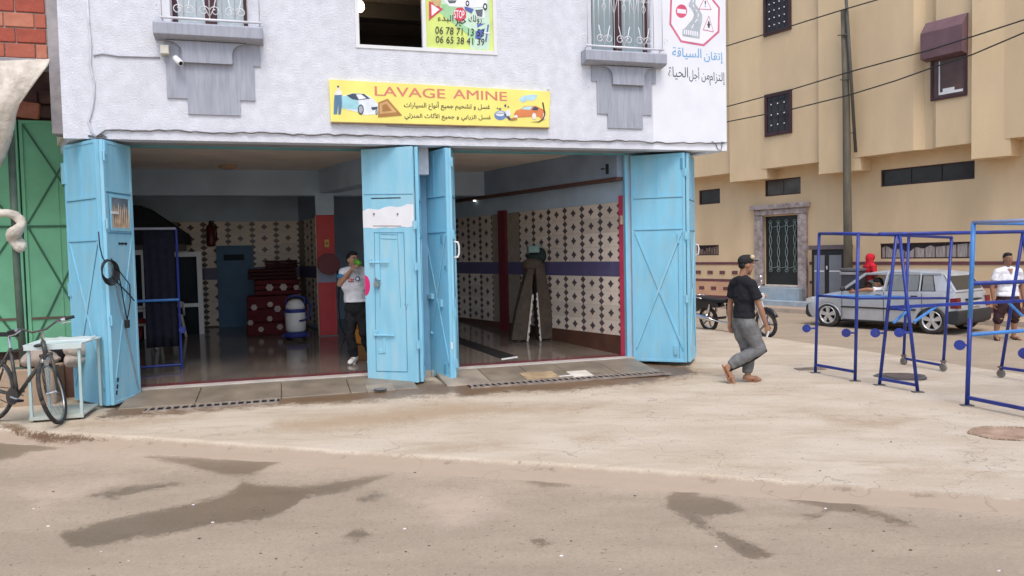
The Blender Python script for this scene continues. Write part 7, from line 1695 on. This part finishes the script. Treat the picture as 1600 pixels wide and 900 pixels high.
for c in (FW, RW):
    for s_ in (-1, 1):
        cc_ = Vector((cx(c), s_*(HW-.085), RT_)); w0 = MB().lathe([(.19, -.08), (.265, -.085), (.285, -.06), (.287, 0), (.285, .06), (.265, .085), (.19, .08), (.185, 0)], 28, c=cc_, R=RXm, cap=False).build('wheel', tyM, car, smooth=True)
        o_ = s_*.055; MB().lathe([(.17, -.01), (.20, -.012), (.205, .03), (.19, .03)], 28, c=cc_+Vector((0, o_, 0)), R=Matrix.Rotation(-s_*math.pi/2, 3, 'X'), cap=False).build('rim', alloy, w0, smooth=True)
        MB().lathe([(.001, 0), (.19, 0)], 24, c=cc_+Vector((0, s_*.02, 0)), R=RXm).build('brake_disc', blackM, w0)
        sp_ = MB()
        for k in range(5):
            a = k*2*math.pi/5+.3; r0, r1 = .03, .185; dv = Vector((math.cos(a), 0, math.sin(a))); pv = Vector((-math.sin(a), 0, math.cos(a))); y_ = Vector((0, s_*.075, 0)); y2 = Vector((0, s_*.045, 0))
            q_ = [cc_+dv*r0+pv*.03, cc_+dv*r1+pv*.052, cc_+dv*r1-pv*.052, cc_+dv*r0-pv*.03]; sp_.add([p+y_*(1 if i in (0, 3) else .95) for i, p in enumerate(q_)]+[p+y2 for p in q_], [(0, 1, 2, 3), (7, 6, 5, 4), (0, 4, 5, 1), (1, 5, 6, 2), (2, 6, 7, 3), (3, 7, 4, 0)])
        sp_.lathe([(.05, .0), (.045, .03), (.02, .035)], 14, c=cc_+Vector((0, s_*.05, 0)), R=Matrix.Rotation(-s_*math.pi/2, 3, 'X')).build('spokes', alloy, w0)
seatM = mat('car_seat', (.05, .05, .055), .9, .1, 8)
for y in (-.33, .33): MB().prism([(2.0, .6), (2.13, 1.10), (2.2, 1.28), (2.26, 1.28), (2.24, .6)], y-.2, y+.2, lambda a, b, h: P3(a, h, b)).build('front_seat', seatM, car, bevel=.04)
MB().prism([(2.95, .6), (3.05, 1.10), (3.12, 1.10), (3.12, .6)], -.55, .55, lambda a, b, h: P3(a, h, b)).build('rear_seat', seatM, car, bevel=.04)
MB().box(cx(1.30), cx(1.05), -.60, .60, KZ*.85, KZ*.955).build('dashboard', seatM, car, bevel=.03)
MB().tube([P3(1.42+.07*math.sin(t)*.5, .33+.17*math.cos(t), .97+.15*math.sin(t)) for t in np.linspace(0, 6.283, 21)], .013, 6).build('steering_wheel', blackM, car, smooth=True)
# driver, leaning towards the open window with one arm out
A_ = math.atan2(hv.y, hv.x); Rz = Matrix.Rotation(A_, 3, 'Z')
Dv = lambda d, y, z: Rz @ P3(d, y, z)
J = dict(pelvis=Dv(1.98, .33, .52), chest=Dv(1.90, .36, .83), neck=Dv(1.85, .40, 1.00), head=Dv(1.76, .47, 1.115), shR=Dv(1.86, .20, .97), shL=Dv(1.86, .57, .95), elR=Dv(1.62, .22, .86), elL=Dv(1.70, .80, .985), wrR=Dv(1.45, .24, 1.02), wrL=Dv(1.42, .845, .93),
         hipR=Dv(1.95, .24, .46), hipL=Dv(1.95, .42, .46), knR=Dv(1.50, .24, .56), knL=Dv(1.50, .42, .56), anR=Dv(1.22, .24, .33), anL=Dv(1.22, .42, .33), toeR=Dv(1.10, .24, .36), toeL=Dv(1.10, .42, .36))
fv = Rz @ Vector((1, .15, 0)); hv2 = Rz @ Vector((.82, .55, -.42))
person('driver in white shirt leaning his dark-haired head and arm out of the silver car window', co, J, fv, hv2, shirt=MATS['white_polo'], trousers=MATS['black_trouser'], cuff=(.98, .98), sleeve=.62, hem=.50, curl=(.9, .4), shoes=blackM)
# ================================================================== MOTORBIKE
mr_, mf_ = Pz(1109, 519.5, -.135), Pz(1199, 529.5, -.13); mv = mf_-mr_; mv.z = 0; mwb = mv.length; 
mo = thing('motorbike', 'black motorbike with chrome exhaust parked behind the walking man', 'motorbike', (mr_.x, mr_.y, zroad(mr_.x, mr_.y)), math.atan2(mv.y, mv.x))
mo.rotation_euler = (math.radians(6), 0, math.atan2(mv.y, mv.x))
ks = mwb/1.25
bkP = mat('gloss_black', (.012, .012, .014), .25, .1, 6, spec=.6); chm = mat('bright_chrome', (.70, .70, .70), .18, .05, 8, metal=1.0); engM = mat('engine_alloy', (.26, .26, .26), .45, .2, 10, metal=.7)
wr2 = .285
def mwheel(x, tw_):
    cc_ = Vector((x, 0, wr2)); w0 = MB().tube([cc_ + Vector(((wr2-tw_)*math.cos(t), 0, (wr2-tw_)*math.sin(t))) for t in np.linspace(0, 6.283, 33)], tw_, 10).build('wheel', tyM, mo, smooth=True)
    MB().tube([cc_ + Vector(((wr2-tw_*1.9)*math.cos(t), 0, (wr2-tw_*1.9)*math.sin(t))) for t in np.linspace(0, 6.283, 33)], .014, 6).build('rim', chm, w0, smooth=True)
    s5 = MB()
    for k in range(5): a = k*1.2566; s5.beam(cc_, cc_ + Vector(((wr2-tw_*1.9)*math.cos(a), 0, (wr2-tw_*1.9)*math.sin(a))), .02, .035)
    s5.lathe([(.055, -.06), (.055, .06)], 14, c=cc_, R=RXm).build('spokes', engM, w0)
mwheel(0, .042); mwheel(mwb, .038)
W2_ = mwb
MB().tube([(.0, -.09, wr2), (.45*ks, -.08, .36)], .02).tube([(.0, .09, wr2), (.45*ks, .08, .36)], .02).tube([(.42*ks, 0, .36), (.78*ks, 0, .36), (W2_-.22, 0, .82), (.55*ks, 0, .70), (.05, 0, .66)], .022).tube([(.45*ks, 0, .36), (.45*ks, 0, .66)], .022).build('frame', bkP, mo, smooth=True)
MB().prism([(.50, .34), (.48, .50), (.60, .62), (.72, .62), (.80, .46), (.76, .32), (.62, .28)], -.10, .10, lambda a, b, h: (a*ks, h, b)).build('engine', engM, mo, bevel=.03)
for k in range(5): MB().box(.56*ks, .74*ks, -.115, .115, .50+.026*k, .512+.026*k).build('cooling_fin', engM, mo)
MB().lathe([(.055, -.12), (.06, -.115), (.06, .115), (.055, .12)], 16, c=(.55*ks, 0, .37), R=RXm).build('crankcase_cover', chm, mo, bevel=.01)
lump_t = MB().sphere((.72*ks, 0, .76), (.20, .115, .10), 18, 12).sphere((.58*ks, 0, .76), (.12, .09, .08), 14, 10)
o = lump_t.build('tank', bkP, mo, smooth=True)
MB().prism([(-.20, .77), (-.12, .80), (.20, .76), (.44, .75), (.52, .79), (.50, .70), (.30, .67), (-.05, .69), (-.18, .72)], -.12, .12, lambda a, b, h: (a*ks, h*(1 if a < .3 else .8), b)).build('seat', blackM, mo, bevel=.03)
MB().tube([(-.02*ks, -.13, .76), (-.22*ks, -.13, .80), (-.27*ks, 0, .81), (-.22*ks, .13, .80), (-.02*ks, .13, .76)], .012).build('grab_rail', chm, mo, smooth=True)
MB().prism([(-.30, .50), (-.26, .70), (-.16, .73), (.30, .68), (.34, .58), (.10, .55), (-.10, .52), (-.22, .44)], -.10, .10, lambda a, b, h: (a*ks, h, b)).build('tail_fairing', bkP, mo, bevel=.03)
MB().box(-.325*ks, -.27*ks, -.07, .07, .62, .68).build('tail_light', MATS['tail_red'], mo, bevel=.01); MB().box(-.33*ks, -.315*ks, -.09, .09, .44, .56).build('number_plate', MATS['plate_white'], mo)
MB().tube([(.76*ks, -.12, .55), (.86*ks, -.13, .40), (.78*ks, -.14, .27), (.45*ks, -.15, .27), (.15*ks, -.17, .32)], .022).build('exhaust_pipe', chm, mo, smooth=True)
MB().tube([(.22*ks, -.175, .31), (.12*ks, -.175, .33), (-.24*ks, -.185, .40), (-.36*ks, -.185, .425)], [.03, .052, .056, .045], 14).build('silencer', chm, mo, smooth=True)
for s_ in (-1, 1):
    MB().tube([(.02, s_*.12, wr2+.03), (.10*ks, s_*.12, .46), (.14*ks, s_*.11, .64)], [.03, .034, .022], 10).build('shock_absorber', chm, mo)
    MB().tube([(W2_, s_*.085, wr2), (W2_-.11, s_*.085, .60), (W2_-.22, s_*.08, .92)], [.026, .024, .020], 10).build('fork_leg', chm, mo)
    MB().tube([(W2_-.24, s_*.06, .98), (W2_-.26, s_*.22, 1.06), (W2_-.34, s_*.36, 1.04)], .014).build('handlebar', chm, mo, smooth=True); MB().tube([(W2_-.32, s_*.30, 1.045), (W2_-.37, s_*.42, 1.03)], .020).build('grip', blackM, mo)
    MB().tube([(W2_-.26, s_*.22, 1.06), (W2_-.28, s_*.26, 1.18)], .006).sphere((W2_-.28, s_*.27, 1.22), (.02, .055, .04), 10, 8).build('mirror', chm, mo, smooth=True)
    MB().sphere((W2_-.12, s_*.16, .84), (.035, .03, .03), 10, 8).build('indicator', mat('amber', (.6, .22, .02), .3, 0), mo, smooth=True)
MB().tube([Vector((W2_, 0, wr2)) + Vector(((wr2+.03)*math.cos(t), 0, (wr2+.03)*math.sin(t))) for t in np.linspace(.5, 2.6, 12)], .05, 8, flat=.3).build('front_mudguard', bkP, mo, smooth=True)
MB().lathe([(.03, -.06), (.075, -.03), (.085, .04), (.08, .055)], 18, c=(W2_-.10, 0, .86), R=Matrix.Rotation(math.pi/2, 3, 'Y')).build('headlight', bkP, mo, smooth=True); MB().lathe([(.078, 0), (.05, .02)], 18, c=(W2_-.045, 0, .86), R=Matrix.Rotation(math.pi/2, 3, 'Y')).build('headlight_glass', MATS['lamp_glass'], mo)
MB().tube([(.40*ks, .12, .30), (.36*ks, .26, .03)], .012).build('side_stand', steelM, mo)
